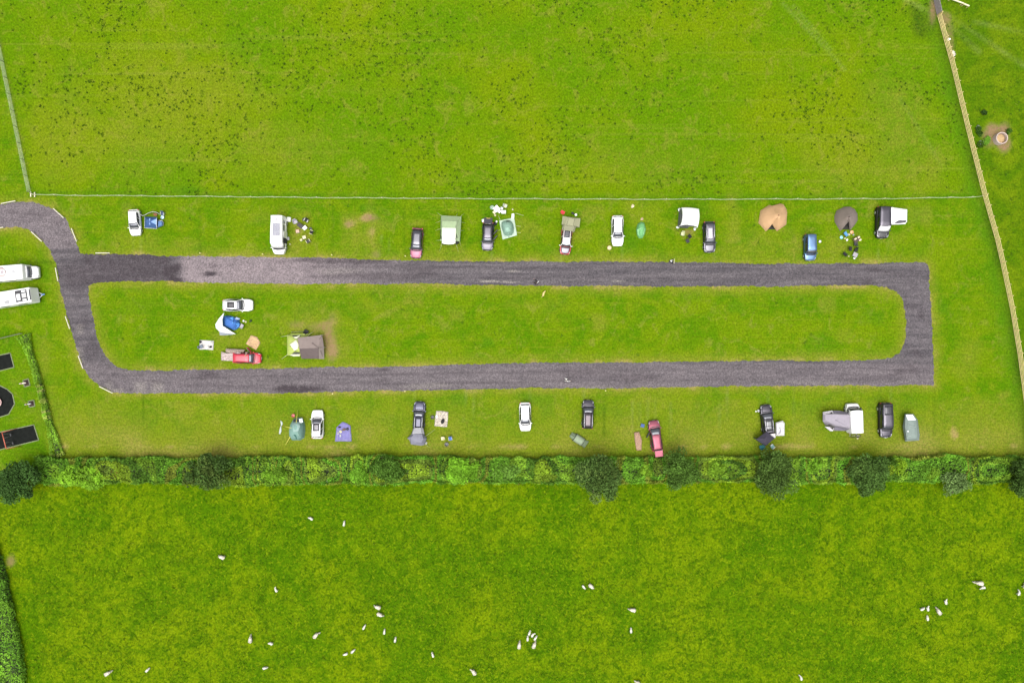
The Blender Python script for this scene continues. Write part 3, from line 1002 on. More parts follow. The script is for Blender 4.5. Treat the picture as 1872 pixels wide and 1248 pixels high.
for (x_, y_, rx, ry, h_, c_, l_, sd) in [(1800, 206, 5, 4, .5, (.022, .05, .012), 'small dark nettle clump above the ring feeder', 41), (1790, 239, 7, 10, .5, (.03, .07, .012), 'dark nettle patch around a grey boulder left of the ring feeder', 42),
                                         (1793, 264, 7, 6, .45, (.04, .085, .014), 'low nettle patch around the lower grey boulder', 43), (1804, 257, 6, 9, .5, (.10, .22, .03), 'bright green dock clump at the edge of the bare soil', 44), (1845, 240, 4, 6, .6, (.04, .09, .016), 'green nettle tuft right behind the ring feeder', 45)]:
    shrub(x_, y_, rx, ry, h_, c_, l_, sd, 340, .24, group='weed clumps round the ring feeder', name='nettle_clump')

# ================================================================== fences
wood = mat('new_timber', (.84, .66, .31), .75, var=.16, vs=3)
wood2 = mat('new_timber_post', (.60, .46, .22), .8, var=.2, vs=3)
grey = mat('weathered_timber', (.30, .255, .265), .85, var=.18, vs=4)
cream = mat('pale_timber', (.62, .58, .40), .8, var=.12, vs=3)


def along(pts, step):
    v = [Vector(PX(*p)) for p in pts]
    out, left = [], 0.0
    for a, b in zip(v, v[1:]):
        L = (b - a).length
        t = left
        while t < L:
            out.append(a + (b - a) * (t / L))
            t += step
        left = t - L
    return out


TFB = [(x_, y_) for x_, y_ in TF if y_ > 20][0:]
TFB[0] = (1713, 31)
TFB = TFB[:-2] + [(1884, 840)]
pp = along(TFB, 1.8)
root = thing('timber_fence', 'pale new timber rail fence with close set boards along the right of the camp', 'fence', (pp[0].x, pp[0].y, 0))
o2 = pp[0]
for i, p in enumerate(pp):
    q = pp[min(i + 1, len(pp) - 1)] - pp[max(i - 1, 0)]
    an = math.atan2(q.y, q.x)
    d = q.normalized()
    nn = Vector((-d.y, d.x))
    b = MB()
    c = p - o2 + nn * .075
    b.box((c.x, c.y, .72), (.11, .11, 1.44 + .05 * math.sin(i * 2.1)), an)
    b.build('post', wood2, root)
for i in range(0, len(pp) - 1, 2):
    a, c = pp[i] - o2, pp[min(i + 2, len(pp) - 1)] - o2
    d = c - a
    for z in (.22, .55, .88, 1.21):
        b = MB()
        mz = rnd.uniform(-.012, .012)
        b.box(((a.x + c.x) / 2, (a.y + c.y) / 2, z + mz), (d.length - .015, .035, .15), math.atan2(d.y, d.x) + rnd.uniform(-.002, .002))
        b.build('rail', wood, root)

# weathered boarded gate where the fence starts
a, c = Vector(PX(1700, -28)), Vector(PX(1712.5, 29))
d = (c - a)
root = thing('field_gate', 'grey weathered boarded field gate at the top end of the timber fence', 'gate', (a.x, a.y, 0))
an = math.atan2(d.y, d.x)
for z in (.2, .46, .72, .98, 1.24, 1.5):
    b = MB()
    b.box((d.x / 2, d.y / 2, z), (d.length - .2, .05, .235), an)
    b.build('board', grey, root)
for t in (.0, .5, 1.0):
    b = MB()
    nn = Vector((-d.y, d.x)).normalized() * .09
    b.box((d.x * t + nn.x, d.y * t + nn.y, .8), (.14, .12, 1.6), an)
    b.build('post', wood2 if t == 1 else grey, root)

# post and tape fence between the upper field and the camp
tape = mat('pale_fence_tape', (.36, .43, .22), .7, var=.12)
pp = [q * (1 - .95 / CAMH) for q in along(WF, 3.42)]
pp.append(Vector(PX(1799, 359)))
root = thing('tape_fence', 'thin pale post and tape fence between the upper field and the camp', 'fence', (pp[0].x, pp[0].y, 0))
o2 = pp[0]
for p in pp:
    b = MB()
    b.tube([(p.x - o2.x, p.y - o2.y, -.02), (p.x - o2.x + rnd.uniform(-.03, .03), p.y - o2.y + rnd.uniform(-.03, .03), 1.02)], .045, 6)
    b.build('post', cream, root)
for z, rr_, nm in ((.98, .028, 'top_tape'), (.62, .018, 'wire'), (.3, .018, 'wire')):
    b = MB()
    l = []
    for i, (p, q) in enumerate(zip(pp, pp[1:])):
        for k in range(4):
            t = k / 4
            sag = .06 * math.sin(math.pi * t)
            w_ = p + (q - p) * t
            l.append((w_.x - o2.x, w_.y - o2.y + .04 * math.sin(i * 1.7 + k) - (.06 * math.sin(math.pi * t) if z > .9 else 0), z - sag))
    b.tube(l, rr_, 5)
    b.build(nm, tape, root)

# stock netting up the left side
net = mat('galvanised_netting', (.55, .62, .42), .5, .3, var=.1)
pp = along(LF[::-1], 2.6)
root = thing('netting_fence', 'faint stock netting fence up the left edge of the upper field', 'fence', (pp[0].x, pp[0].y, 0))
o2 = pp[0]
for p in pp:
    b = MB()
    b.tube([(p.x - o2.x, p.y - o2.y, -.02), (p.x - o2.x, p.y - o2.y, 1.15)], .045, 6)
    b.build('post', edg, root)
b = MB()
for z in (.12, .26, .40, .54, .68, .82, .96, 1.08):
    b.tube([(p.x - o2.x, p.y - o2.y, z) for p in pp], .013, 4)
for p in along(LF[::-1], .22):
    b.tube([(p.x - o2.x, p.y - o2.y, .1), (p.x - o2.x, p.y - o2.y, 1.09)], .008, 3)
b.build('netting', net, root)

# stile at the corner
root = thing('stile', 'small pale wooden step stile at the left end of the tape fence', 'stile', (*PX(62.5, 356.5), 0))
for dx, z in ((-.24, .5), (.24, .3)):
    b = MB()
    b.box((dx, 0, z), (.18, .74, .05), bev=.01)
    b.build('step', cream, root)
    for sy in (-.25, .25):
        b = MB()
        b.box((dx, sy, z / 2 - .02), (.1, .08, z - .02))
        b.build('post', edg, root)
b = MB()
b.box((0, .12, .6), (.1, .1, 1.2))
b.build('handpost', edg, root)

# knee rails round the bends of the track
white_wood = mat('white_painted_timber', (.56, .53, .42), .65, var=.1)
RL = [((5, 373), (31, 368), 'white knee rail on the outside of the entrance bend, below the stile'), ((-10, 419), (9, 416), 'white knee rail at the left edge on the inside of the entrance bend'),
      ((60, 424), (79, 442), 'white knee rail on the inside of the entrance bend above the motorhome'), ((100, 382), (119, 399), 'white knee rail on the outer shoulder of the entrance bend'),
      ((133, 418), (142.5, 442), 'white knee rail just before the junction on its grass side'), ((177, 463), (203, 463), 'white knee rail along the top edge of the upper straight'),
      ((104, 490), (108.5, 514), 'white knee rail beside the track right of the motorhome nose'), ((122, 578), (130, 601), 'white knee rail on the left bend above the play area corner'),
      ((145.5, 650), (154, 673), 'white knee rail low on the left bend'), ((184, 706), (208, 718), 'white knee rail at the bottom corner of the left bend')]
for (a, c, l) in RL:
    A, C_ = Vector(PX(*a)), Vector(PX(*c))
    m_ = (A + C_) / 2
    d = C_ - A
    root = thing('knee_rail', l, 'knee rail', (m_.x, m_.y, 0), math.atan2(d.y, d.x), group='white knee rails along the track bends')
    b = MB()
    b.box((0, 0, .40), (d.length, .12, .10), bev=.012)
    b.build('rail', white_wood, root)
    for sx in (-.38, .38):
        b = MB()
        b.box((sx * d.length, 0, .17), (.1, .1, .36))
        b.build('post', white_wood, root)

for (a, c, l) in [((1731, 1), (1757, 10.5), 'longer pale timber rail on short posts at the top right corner'), ((1757, 11), (1767, 15), 'short pale timber rail next to the longer one at the top right corner')]:
    A, C_ = Vector(PX(*a)), Vector(PX(*c))
    m_ = (A + C_) / 2
    d = C_ - A
    root = thing('barrier_rail', l, 'rail', (m_.x, m_.y, 0), math.atan2(d.y, d.x))
    b = MB()
    b.box((0, 0, .75), (d.length, .2, .12), bev=.01)
    b.build('rail', cream, root)
    for sx in (-.42, .42):
        b = MB()
        b.box((sx * d.length, 0, .34), (.1, .1, .7))
        b.build('post', wood2, root)

# low rail along the top of the play area
A, C_ = Vector(PX(-12, 622)), Vector(PX(43, 609))
d = C_ - A
root = thing('picket_fence', 'low grey picket fence along the top of the play area', 'fence', (A.x, A.y, 0), math.atan2(d.y, d.x))
for z in (.35, .8):
    b = MB()
    b.box((d.length / 2, -.05, z), (d.length, .04, .09))
    b.build('rail', edg, root)
for k in range(int(d.length / .16)):
    b = MB()
    b.box((k * .16 + .05, 0, .5), (.08, .025, .98))
    b.build('picket', edg, root)

# feeder ring, boulders
conc = mat('pale_concrete', (.46, .37, .33), .8, var=.12, vs=3)
sand = mat('sandy_feed', (.42, .29, .15), .95, var=.2, vs=5)
c = PX(1825.5, 255)
root = thing('ring_feeder', 'round pale concrete ring trough standing on bare brown soil', 'trough', (*c, 0))
b = MB()
pr = [(.94, -.05), (.92, .9), (.90, .93), (.80, .93), (.78, .9), (.78, -.05)]
vs, fs = [], []
nseg = 40
for (r_, z_) in pr:
    for k in range(nseg):
        t = 2 * math.pi * k / nseg
        vs.append((r_ * math.cos(t), r_ * math.sin(t), z_))
for i in range(len(pr) - 1):
    for k in range(nseg):
        fs.append((i * nseg + k, i * nseg + (k + 1) % nseg, (i + 1) * nseg + (k + 1) % nseg, (i + 1) * nseg + k))
b.add(vs, fs, 0, False)
b.build('ring', conc, root)
b = MB()
b.lathe([(.76, .0), (.77, .42), (.4, .47), (.02, .5)], n=24)
b.build('feed', sand, root)
stone = mat('grey_stone', (.30, .31, .29), .85, var=.25, vs=5, bump=.03, bs=7)
pale_stone = mat('pale_stone', (.55, .46, .30), .85, var=.2, vs=6)


def boulder(px_, py_, r, label, m=stone, name='boulder', flat=.6, cat='boulder'):
    bm = bmesh.new()
    bmesh.ops.create_icosphere(bm, subdivisions=2, radius=1)
    q = random.Random(int(px_))
    for v in bm.verts:
        k = 1 + .22 * math.sin(v.co.x * 3.1 + q.random() * .6) * math.cos(v.co.y * 2.7) + q.uniform(-.07, .07)
        v.co = Vector((v.co.x * r * k * 1.15, v.co.y * r * k * .9, (v.co.z * k + .55) * r * flat))
    me = bpy.data.meshes.new(name)
    bm.to_mesh(me)
    bm.free()
    me.materials.append(m)
    o = bpy.data.objects.new(name, me)
    COL.objects.link(o)
    o.location = (*PX(px_, py_), 0)
    o.rotation_euler = (0, 0, q.uniform(0, 6))
    return tag(o, label, cat)


boulder(1787.5, 234, .36, 'grey boulder among the dark nettles left of the ring feeder')
boulder(1793, 262.5, .40, 'grey boulder lower left of the ring feeder')
boulder(1734.5, 72.5, .24, 'small white stone at the foot of the timber fence', mat('white_stone', (.7, .7, .66), .8))
boulder(1156.5, 377, .27, 'sandy coloured flat stone behind the white saloon', pale_stone, 'flat_stone', .3, 'stone')
boulder(1173.5, 400.5, .22, 'small reddish stone above the pale green pop-up tent', mat('red_stone', (.42, .30, .2), .85), 'flat_stone', .35, 'stone')

# ================================================================== play equipment
red = mat('red_steel', (.50, .12, .07), .4, var=.08)
steel = mat('grey_steel', (.45, .45, .45), .4, .6)
blk = mat('black_plastic', (.02, .02, .022), .5, var=.1)
A, C_ = P(3.5, 790, 2.3), P(11.5, 820, 2.3)
m_ = (A + C_) / 2
d = C_ - A
root = thing('swing_set', 'red framed swing set with two seats on the lowest rubber mat', 'swing', (m_.x, m_.y, 0), math.atan2(d.y, d.x))
L = d.length
b = MB()
b.tube([(-L / 2, 0, 2.3), (L / 2, 0, 2.3)], .075, 8)
b.build('crossbar', red, root)
for sx in (-1, 1):
    for sy in (-1, 1):
        b = MB()
        b.tube([(sx * L / 2, 0, 2.28), (sx * (L / 2 + .1), sy * .95, 0)], .045, 8)
        b.build('leg', red, root)
for x0 in (-.68, .68):
    b = MB()
    b.box((x0, 0.02, .5), (.46, .2, .05), bev=.01)
    st_ = b.build('seat', blk, root)
    b = MB()
    for q in (-.2, .2):
        b.tube([(x0 + q * 1.7, 0, 2.28), (x0 + q, 0.02, .52)], .018, 5)
    b.build('chain', steel, root)
root = thing('roundabout', 'small playground roundabout with a pale pink rim, cut by the left edge', 'roundabout', (*PX(-3.5, 735), 0))
b = MB()
b.lathe([(.2, 0), (.2, .28), (.72, .3), (.76, .34), (.72, .37), (.02, .38)], n=24)
b.build('deck', mat('pink_paint', (.62, .40, .36), .5), root)
b = MB()
b.lathe([(.62, .385), (.02, .40)], n=24)
b.build('floor_plate', steel, root)
b = MB()
b.tube([(.5 * math.cos(t * math.pi / 8), .5 * math.sin(t * math.pi / 8), .95) for t in range(16)], .025, 6, closed=True)
for k in range(4):
    t = k * math.pi / 2
    b.tube([(.5 * math.cos(t), .5 * math.sin(t), .38), (.5 * math.cos(t), .5 * math.sin(t), .95)], .022, 6)
b.build('handrail', steel, root)
pony = mat('cream_plastic', (.62, .52, .46), .45)
for (x_, y_, l_, cm) in [(48, 699.5, 'cream spring rocker on a dark square mat, nearer the octagonal play surface top', pony), (57.5, 737.5, 'grey spring rocker on a dark square mat, the lower of the two', steel)]:
    root = thing('spring_rocker', l_, 'spring rocker', (*PX(x_, y_), 0), R(10), group='spring rockers in the play area')
    b = MB()
    b.tube([(.09 * math.cos(t * .8), .09 * math.sin(t * .8), .02 + t * .02) for t in range(22)], .018, 5)
    b.build('spring', blk, root)
    b = MB()
    b.ell((-.05, 0, .58), (.42, .13, .16), 12, 7)
    b.tube([(-.3, 0, .62), (-.46, 0, .8), (-.6, 0, .84)], [.11, .09, .05], 8)
    b.build('body', cm, root)
    b = MB()
    b.tube([(-.36, -.2, .82), (-.36, .2, .82)], .02, 6)
    b.build('handle', red, root)
# ================================================================== vehicles
def glass(key='car_glass', col=(.10, .105, .12)):
    return mat(key, col, .07, .55, var=.10, vs=3, coat=.5)


tyre_m = mat('tyre_rubber', (.018, .018, .018), .85)
rim_m = mat('alloy_rim', (.62, .62, .64), .3, .8)
lamp_m = mat('headlamp_lens', (.72, .72, .74), .15, .25, coat=.6)
tail_m = mat('red_lamp_lens', (.36, .02, .018), .2, coat=.6)
trim_m = mat('black_trim', (.014, .014, .016), .55)
plate_w = mat('white_plate', (.75, .75, .70), .5)
plate_y = mat('yellow_plate', (.72, .58, .12), .5)
inter_m = mat('dark_interior', (.02, .02, .022), .9)


def tapered(hw, u, cf=.26, cr=.18):
    """half width of the body at u in -1..1"""
    if u > .55:
        t = (u - .55) / .45
        return hw * (1 - cf * t ** 2.6)
    if u < -.6:
        t = (-u - .6) / .4
        return hw * (1 - cr * t ** 2.8)
    return hw


def car(name, label, F, B, W, H, body, hood=.26, ws=.19, rt=.42, rb=.482, zb=.95, tumble=.70, roof=None, rails=None, sunroof=None, nose=.70,
        group='cars parked on the pitches', cat='car', glassm=None, windows=True, hoodm=None, seam=None, tail=True, cowl=True, plate=None, wheel_r=.33, rear_open=False, round_f=.26, ttop=None, shade=None):
    f, r = P(*F), P(*B)
    d = Vector((f.x - r.x, f.y - r.y))
    L = d.length
    an = math.atan2(d.y, d.x)
    root = thing(name, label, cat, ((f.x + r.x) / 2, (f.y + r.y) / 2, 0), an, group=group)
    hw = W / 2
    gl = glassm or glass()
    # ---- body shell
    st = [-1, -.985, -.95, -.86, -.7, -.5, -.2, .1, .5 - 2 * (hood - .25), .62, .74, .84, .92, .97, .992, 1]
    st = sorted(set(round(q, 4) for q in st))
    xc = 1 - 2 * hood
    loops = []
    for u in st:
        x = u * L / 2
        w_ = tapered(hw, u, round_f)
        if u > xc:
            t = (u - xc) / (1 - xc)
            top = zb - (zb - nose) * t ** 1.6
        else:
            top = zb + .02 * (xc - u)
        lo = .22
        if u > .98:
            w_ *= .94 if u < 1 else .84
            top -= .05 if u < 1 else .12
            lo = .26
        if u < -.97:
            w_ *= .95 if u > -1 else .88
            top -= .02 if u > -1 else .07
            lo = .28
        half = [(w_ * .88, lo), (w_ * .985, lo + .14), (w_, .56), (w_ * .99, top - .12), (w_ * .97, top - .03), (w_ * .90, top), (w_ * .4, top + .025)]
        lp = [(x, -y, z) for (y, z) in half] + [(x, 0, top + .035)] + [(x, y, z) for (y, z) in half[::-1]]
        loops.append(lp)
    b = MB()
    n = len(loops[0])
    vs = [p for l in loops for p in l]
    fs = []
    for i in range(len(loops) - 1):
        for k in range(n):
            l = (k + 1) % n
            fs.append((i * n + k, i * n + l, (i + 1) * n + l, (i + 1) * n + k))
    b.add(vs, fs, 0, True)
    b.add(loops[0], [tuple(range(n))], 0)
    b.add(loops[-1], [tuple(range(n - 1, -1, -1))], 0)
    ob = b.build('body', body, root)
    # ---- hood panel, a hair proud so its shut line shows
    if hoodm is not None or seam:
        b = MB()
        nu, nv = 7, 8
        vs = []
        for i in range(nu):
            u = xc + .04 + (.965 - xc - .04) * i / (nu - 1)
            t = (u - xc) / (1 - xc)
            top = zb - (zb - nose) * t ** 1.6
            w_ = tapered(hw, u, round_f) * .80
            for k in range(nv):
                s_ = -1 + 2 * k / (nv - 1)
                vs.append((u * L / 2 - .10 * s_ * s_ * (1 if i == nu - 1 else .3), s_ * w_, top + .035 - .035 * s_ * s_ + .012))
        b.add(vs, [(i * nv + k, i * nv + k + 1, (i + 1) * nv + k + 1, (i + 1) * nv + k) for i in range(nu - 1) for k in range(nv - 1)], 0, True)
        b.build('bonnet', hoodm or body, root, solid=.012)
    # ---- greenhouse
    z0, z1, z2 = zb - .02, H - .06, H - .01
    xf0, xf1 = L * (.5 - hood), L * (.5 - hood - ws)
    xr0, xr1 = -L * rb, -L * rt
    y0, y1 = hw * .965, hw * tumble
    lev = [(z0, xf0, xr0, y0, .12, .05), (z1, xf1, xr1, y1, .10, .05), (z2, xf1 - .12, xr1 + .10, y1 - .05, .09, .04)]

    def loop(z, xf, xr, y, bf, br):
        fr = [(xf - bf * s * s, s * y, z) for s in (-1, -.66, -.33, 0, .33, .66, 1)]
        sd = [(xf - bf + (xr + br - xf + bf) * t, y * (1 - .06 * (t * 2 - .7) ** 2 * (1 if t > .35 else 0)), z) for t in (.2, .4, .6, .8)]
        re = [(xr + br * s * s, s * y * .965, z) for s in (1, .66, .33, 0, -.33, -.66, -1)]
        sd2 = [(x, -yy, zz) for (x, yy, zz) in sd[::-1]]
        return fr + sd + re + sd2
    lo = [loop(*l) for l in lev]
    in_ = [((p[0] - (xf1 + xr1) / 2) * .55 + (xf1 + xr1) / 2, p[1] * .55, H + .018) for p in lo[2]]
    b = MB()
    n = len(lo[0])
    b.loft([lo[0], lo[1]], cap=False)
    b.loft([lo[1], lo[2], in_], cap=True, smooth=True)
    b.build('roof', roof or body, root)

    def patch(fn, nu, nv, nm, m):
        q = MB()
        q.add([fn(i / (nu - 1), k / (nv - 1)) for i in range(nu) for k in range(nv)], [(i * nv + k, i * nv + k + 1, (i + 1) * nv + k + 1, (i + 1) * nv + k) for i in range(nu - 1) for k in range(nv - 1)], 0, True)
        return q.build(nm, m, root, solid=.008)

    def front(u, t, k=.93, t0=.04, t1=.97):
        s_ = (-1 + 2 * u) * k
        t = t0 + (t1 - t0) * t
        z, xf, y, bf = z0 + (z1 - z0) * t, xf0 + (xf1 - xf0) * t, y0 + (y1 - y0) * t, .12 - .02 * t
        return (xf - bf * s_ * s_ + .014, s_ * y, z + .012)
    patch(lambda u, t: front(u, t), 7, 3, 'windscreen', shade or gl)

    def rear(u, t, k=.86, t0=.10, t1=.92):
        s_ = (-1 + 2 * u) * k
        t = t0 + (t1 - t0) * t
        z, xr, y = z0 + (z1 - z0) * t, xr0 + (xr1 - xr0) * t, (y0 + (y1 - y0) * t) * .965
        return (xr + .05 * s_ * s_ - .014, s_ * y, z + .008)
    if not rear_open:
        patch(lambda u, t: rear(u, t), 5, 3, 'rear_window', glassm or glass('dark_glass', (.03, .032, .036)))
    dg = glass('dark_glass', (.03, .032, .036))
    if windows:
        for sg in (-1, 1):
            for (a0, a1) in ((.03, .46), (.485, .95)):
                def sidef(u, t, sg=sg, a0=a0, a1=a1):
                    t = .06 + .90 * t
                    a_ = a0 + (a1 - a0) * u
                    z = z0 + (z1 - z0) * t
                    xa, xb = xf0 + (xf1 - xf0) * t - .11, xr0 + (xr1 - xr0) * t + .05
                    y = (y0 + (y1 - y0) * t) * (1 - .06 * (a_ * 2 - .7) ** 2 * (1 if a_ > .35 else 0))
                    return (xa + (xb - xa) * a_, sg * (y + .014), z + .004)
                patch(sidef, 3, 2, 'side_window', dg)
    if cowl:
        b = MB()
        vs = []
        for i in range(7):
            s_ = (-1 + 2 * i / 6) * .86
            x = xf0 - .12 * s_ * s_
            vs += [(x + .01, s_ * y0, zb + .045 - .03 * s_ * s_), (x + .17, s_ * y0 * .97, zb + .045 - .04 * s_ * s_)]
        b.add(vs, [(2 * i, 2 * i + 1, 2 * i + 3, 2 * i + 2) for i in range(6)])
        b.build('wiper_cowl', trim_m, root, solid=.012)
    # ---- wheels, lamps, mirrors
    for sx in (L * .5 - .17 * L - .05, -L * .5 + .18 * L):
        for sg in (-1, 1):
            q = MB()
            y = sg * (hw - .09)
            q.lathe([(wheel_r * .7, -.11), (wheel_r * .97, -.10), (wheel_r, -.06), (wheel_r, .06), (wheel_r * .97, .10), (wheel_r * .7, .11)], (sx, y, wheel_r), 18, axis='Y')
            wo = q.build('wheel', tyre_m, root)
            q = MB()
            q.lathe([(wheel_r * .66, -.02), (wheel_r * .66, .02), (wheel_r * .3, .035), (.02, .035)] if sg > 0 else [(.02, -.035), (wheel_r * .3, -.035), (wheel_r * .66, -.02), (wheel_r * .66, .02)], (sx, y + sg * .1, wheel_r), 14, axis='Y')
            q.build('rim', rim_m, wo)
    for sg in (-1, 1):
        q = MB()
        vs = []
        for u in (.80, .87, .93, .975):
            w_ = tapered(hw, u, round_f)
            t = (u - xc) / (1 - xc)
            top = zb - (zb - nose) * max(t, 0) ** 1.6
            vs += [(u * L / 2, sg * w_ * (1.004 if u < .95 else .985), top - .13), (u * L / 2, sg * w_ * .955, top - .018), (u * L / 2 - .01, sg * w_ * (.86 if u < .9 else .76), top + .012)]
        q.add(vs, [(3 * i + j, 3 * i + j + 1, 3 * i + 4 + j, 3 * i + 3 + j) for i in range(3) for j in range(2)], 0, True)
        q.build('headlight', lamp_m, root, solid=.02)
        if tail:
            q = MB()
            w_ = tapered(hw, -.965, round_f)
            q.box((-L / 2 * .962, sg * w_ * .93, zb - .10), (.2, .16, .26), bev=.03)
            q.build('tail_light', tail_m, root)
        q = MB()
        q.box((xf0 - .18, sg * (hw + .07), zb + .06), (.12, .19, .14), sg * .15, bev=.03)
        q.build('mirror', body if roof is None else roof, root)
    q = MB()
    w_ = tapered(hw, .99, round_f)
    q.box((L / 2 - .02, 0, .48), (.06, w_ * 1.35, .18), bev=.02)
    q.build('grille', trim_m, root)
    q = MB()
    q.box((L / 2 + .012, 0, .46), (.02, .50, .11))
    q.build('number_plate', plate_w, root)
    q = MB()
    q.box((-L / 2 - .012, 0, .68 if not plate else plate), (.02, .50, .11))
    q.build('number_plate', plate_y, root)
    if sunroof:
        a, c, m = sunroof
        q = MB()
        nn = 5
        yy = (y1 - .16)
        vs = [(a * L + (c - a) * L * i / 4, -yy + 2 * yy * k / (nn - 1), H + .03 - .012 * abs(-1 + 2 * k / (nn - 1))) for i in range(5) for k in range(nn)]
        q.add(vs, [(i * nn + k, i * nn + k + 1, (i + 1) * nn + k + 1, (i + 1) * nn + k) for i in range(4) for k in range(nn - 1)], 0, True)
        q.build('sunroof', m, root, solid=.015)
    if rails:
        for sg in (-1, 1):
            q = MB()
            x0, x1 = xf1 - .25, xr1 + .15
            q.tube([(x0, sg * (y1 - .06), H - .03), (x0 - .12, sg * (y1 - .05), H + .05), (x1 + .12, sg * (y1 - .06), H + .05), (x1, sg * (y1 - .07), H - .03)], .028, 6)
            q.build('roof_rail', rails, root)
    root['_L'] = L
    return root, L, hw


white_p = paint('white_car_paint', (.80, .80, .78), rough=.35)
black_p = paint('black_metallic_paint', (.115, .108, .125), .85, .30)
grey_p = paint('dark_grey_paint', (.15, .145, .165), .85, .30)
silver_p = paint('silver_paint', (.30, .30, .32), .85, .30)
blue_p = paint('blue_car_paint', (.13, .21, .35), .75, .30)
red_p = paint('red_car_paint', (.46, .022, .045), .15, .30)
pink_p = paint('faded_red_paint', (.28, .09, .12), .55, .32)
plum_p = paint('plum_paint', (.20, .05, .09), .5, .30)
navy_p = paint('slate_blue_paint', (.14, .14, .19), .85, .30)
black_gl = mat('black_roof_glass', (.075, .073, .088), .10, .6, coat=.6)
sun_gl = mat('sunroof_glass', (.08, .077, .085), .12, .6, var=.2, vs=5)
chrome = mat('bright_rail', (.66, .66, .68), .3, .8)
dull = mat('grey_canvas_stripe', (.30, .29, .31), .8)

car('hatchback', 'white hatchback parked next to the small blue tent at the top left', (249, 430.6, .6), (243.8, 383.2, .9), 1.74, 1.50, white_p, ws=.20)
o, L, hw = car('estate_car', 'plum coloured car with black glass roof and pinkish bonnet, parked alone on the upper row', (760, 472.2, .6), (763.6, 416.8, .95), 1.82, 1.46, plum_p, ws=.17, roof=black_gl, rt=.38, rb=.47)
o, L, hw = car('hatchback', 'black car with two side doors and the boot open beside the mint dome tent', (890.8, 457.8, .6), (892.6, 406.5, .95), 1.80, 1.50, black_p, ws=.16, rear_open=True, rt=.38)
for (x0, an) in ((.55, 40), (-.35, 40)):
    q = MB()
    a_ = math.pi - R(an)
    c_ = Vector((x0, hw * .98, 0))
    e_ = c_ + Vector((math.cos(a_), math.sin(a_), 0)) * .95
    q.box(((c_.x + e_.x) / 2, (c_.y + e_.y) / 2, .68), (.95, .12, .74), a_, bev=.03)
    do = q.build('door', black_p, o)
    q = MB()
    q.box(((c_.x + e_.x) / 2, (c_.y + e_.y) / 2, 1.25), (.80, .03, .34), a_)
    q.build('window', glass('dark_glass'), do)
q = MB()
q.box((-L * .5 - .16, 0, 1.62), (.95, 1.3, .07), ry=R(-12), bev=.02)
tg = q.build('tailgate', black_p, o)
q = MB()
q.box((-L * .5 - .52, 0, 1.60), (.05, .55, .12), ry=R(-12))
q.build('number_plate', plate_y, tg)

o, L, hw = car('estate_car', 'small red car with white roof and silver bonnet in front of the olive awning', (1032.4, 465.2, .6), (1037.8, 414, 1.0), 1.74, 1.58, paint('deep_red_paint', (.40, .045, .05), .2), ws=.07, roof=white_p, hoodm=grey_p, rails=pink_p, sunroof=(-.36, -.08, mat('dark_roof_panel', (.035, .035, .045), .3)), rt=.44)
car('estate_car', 'white estate car with a long plain roof, left of the pale green pop-up tent', (1128.8, 449.7, .6), (1129.3, 394, .95), 1.84, 1.48, white_p, hood=.28, ws=.15, rt=.44, rb=.488, tumble=.66)
o, L, hw = car('estate_car', 'dark grey estate car carrying a pale roof box beside the white gazebo', (1297, 461.6, .6), (1297, 405, 1.0), 1.86, 1.56, grey_p, hood=.27, ws=.13, rails=chrome, seam=True)
q = MB()
q.box((-.45, -.12, 1.80), (1.75, .78, .32), bev=.09, taper=.92)
q.build('roof_box', mat('pale_roof_box', (.46, .43, .50), .4, .3), o)
o, L, hw = car('people_carrier', 'blue tall people carrier parked right of the tan bell tent', (1480.6, 476.3, .6), (1484, 427, 1.6), 1.80, 1.82, blue_p, hood=.22, ws=.13, rt=.475, rb=.49, zb=1.02, tumble=.76, nose=.80)
o, L, hw = car('suv', 'white car with dark sunroof pointing right, above the blue tent', (462.4, 557.8, .6), (407, 557.6, .95), 1.86, 1.60, white_p, hood=.29, ws=.19, sunroof=(-.30, -.06, mat('dark_sunroof', (.035, .033, .036), .15, .4)), tumble=.66)
o, L, hw = car('red_car', 'bright red car with its driver door open, a camouflage sheet behind it', (477.8, 655, .6), (425, 653.6, 1.0), 1.72, 1.46, red_p, hood=.22, ws=.17, rt=.45)
a_ = R(128)
c_ = Vector((L * .15, hw * .97, 0))
e_ = c_ + Vector((math.cos(a_), math.sin(a_), 0)) * 1.05
q = MB()
q.box(((c_.x + e_.x) / 2, (c_.y + e_.y) / 2, .68), (1.05, .13, .72), a_, bev=.03)
do = q.build('door', red_p, o)
q = MB()
q.box(((c_.x + e_.x) / 2, (c_.y + e_.y) / 2, 1.24), (.85, .035, .36), a_)
q.build('window', glass('dark_glass'), do)

car('suv', 'white car with large grey sunroof pointing up beside the mint dome awning', (580.8, 749.3, .6), (579.6, 801.5, 1.0), 1.86, 1.64, white_p, hood=.27, ws=.19, sunroof=(-.22, .05, sun_gl), tumble=.68, wheel_r=.36)
o, L, hw = car('estate_car', 'slate grey car with white roof rails and a grey tailgate awning on its back', (767.6, 733.8, .6), (764.6, 785.5, 1.0), 1.84, 1.52, navy_p, hood=.29, ws=.2, rails=mat('white_rail', (.75, .75, .75), .4), sunroof=(-.44, -.02, mat('slate_roof', (.075, .075, .10), .3, .8)), seam=True, rt=.45)
car('hatchback', 'plain white hatchback pointing down, alone on the lower row', (960.6, 787.5, .6), (959.6, 735.8, .95), 1.80, 1.48, white_p, hood=.24, ws=.17, rt=.42, rb=.47, tumble=.66)
car('people_carrier', 'dark car with a mauve roof and pale roof rails, above the small sage tunnel tent', (1075.4, 731, .6), (1074.3, 783.4, 1.0), 1.82, 1.62, black_p, hood=.20, ws=.21, rails=chrome, rt=.47, rb=.49, sunroof=(-.45, .08, mat('mauve_roof', (.105, .088, .097), .35, .8)), tumble=.74)
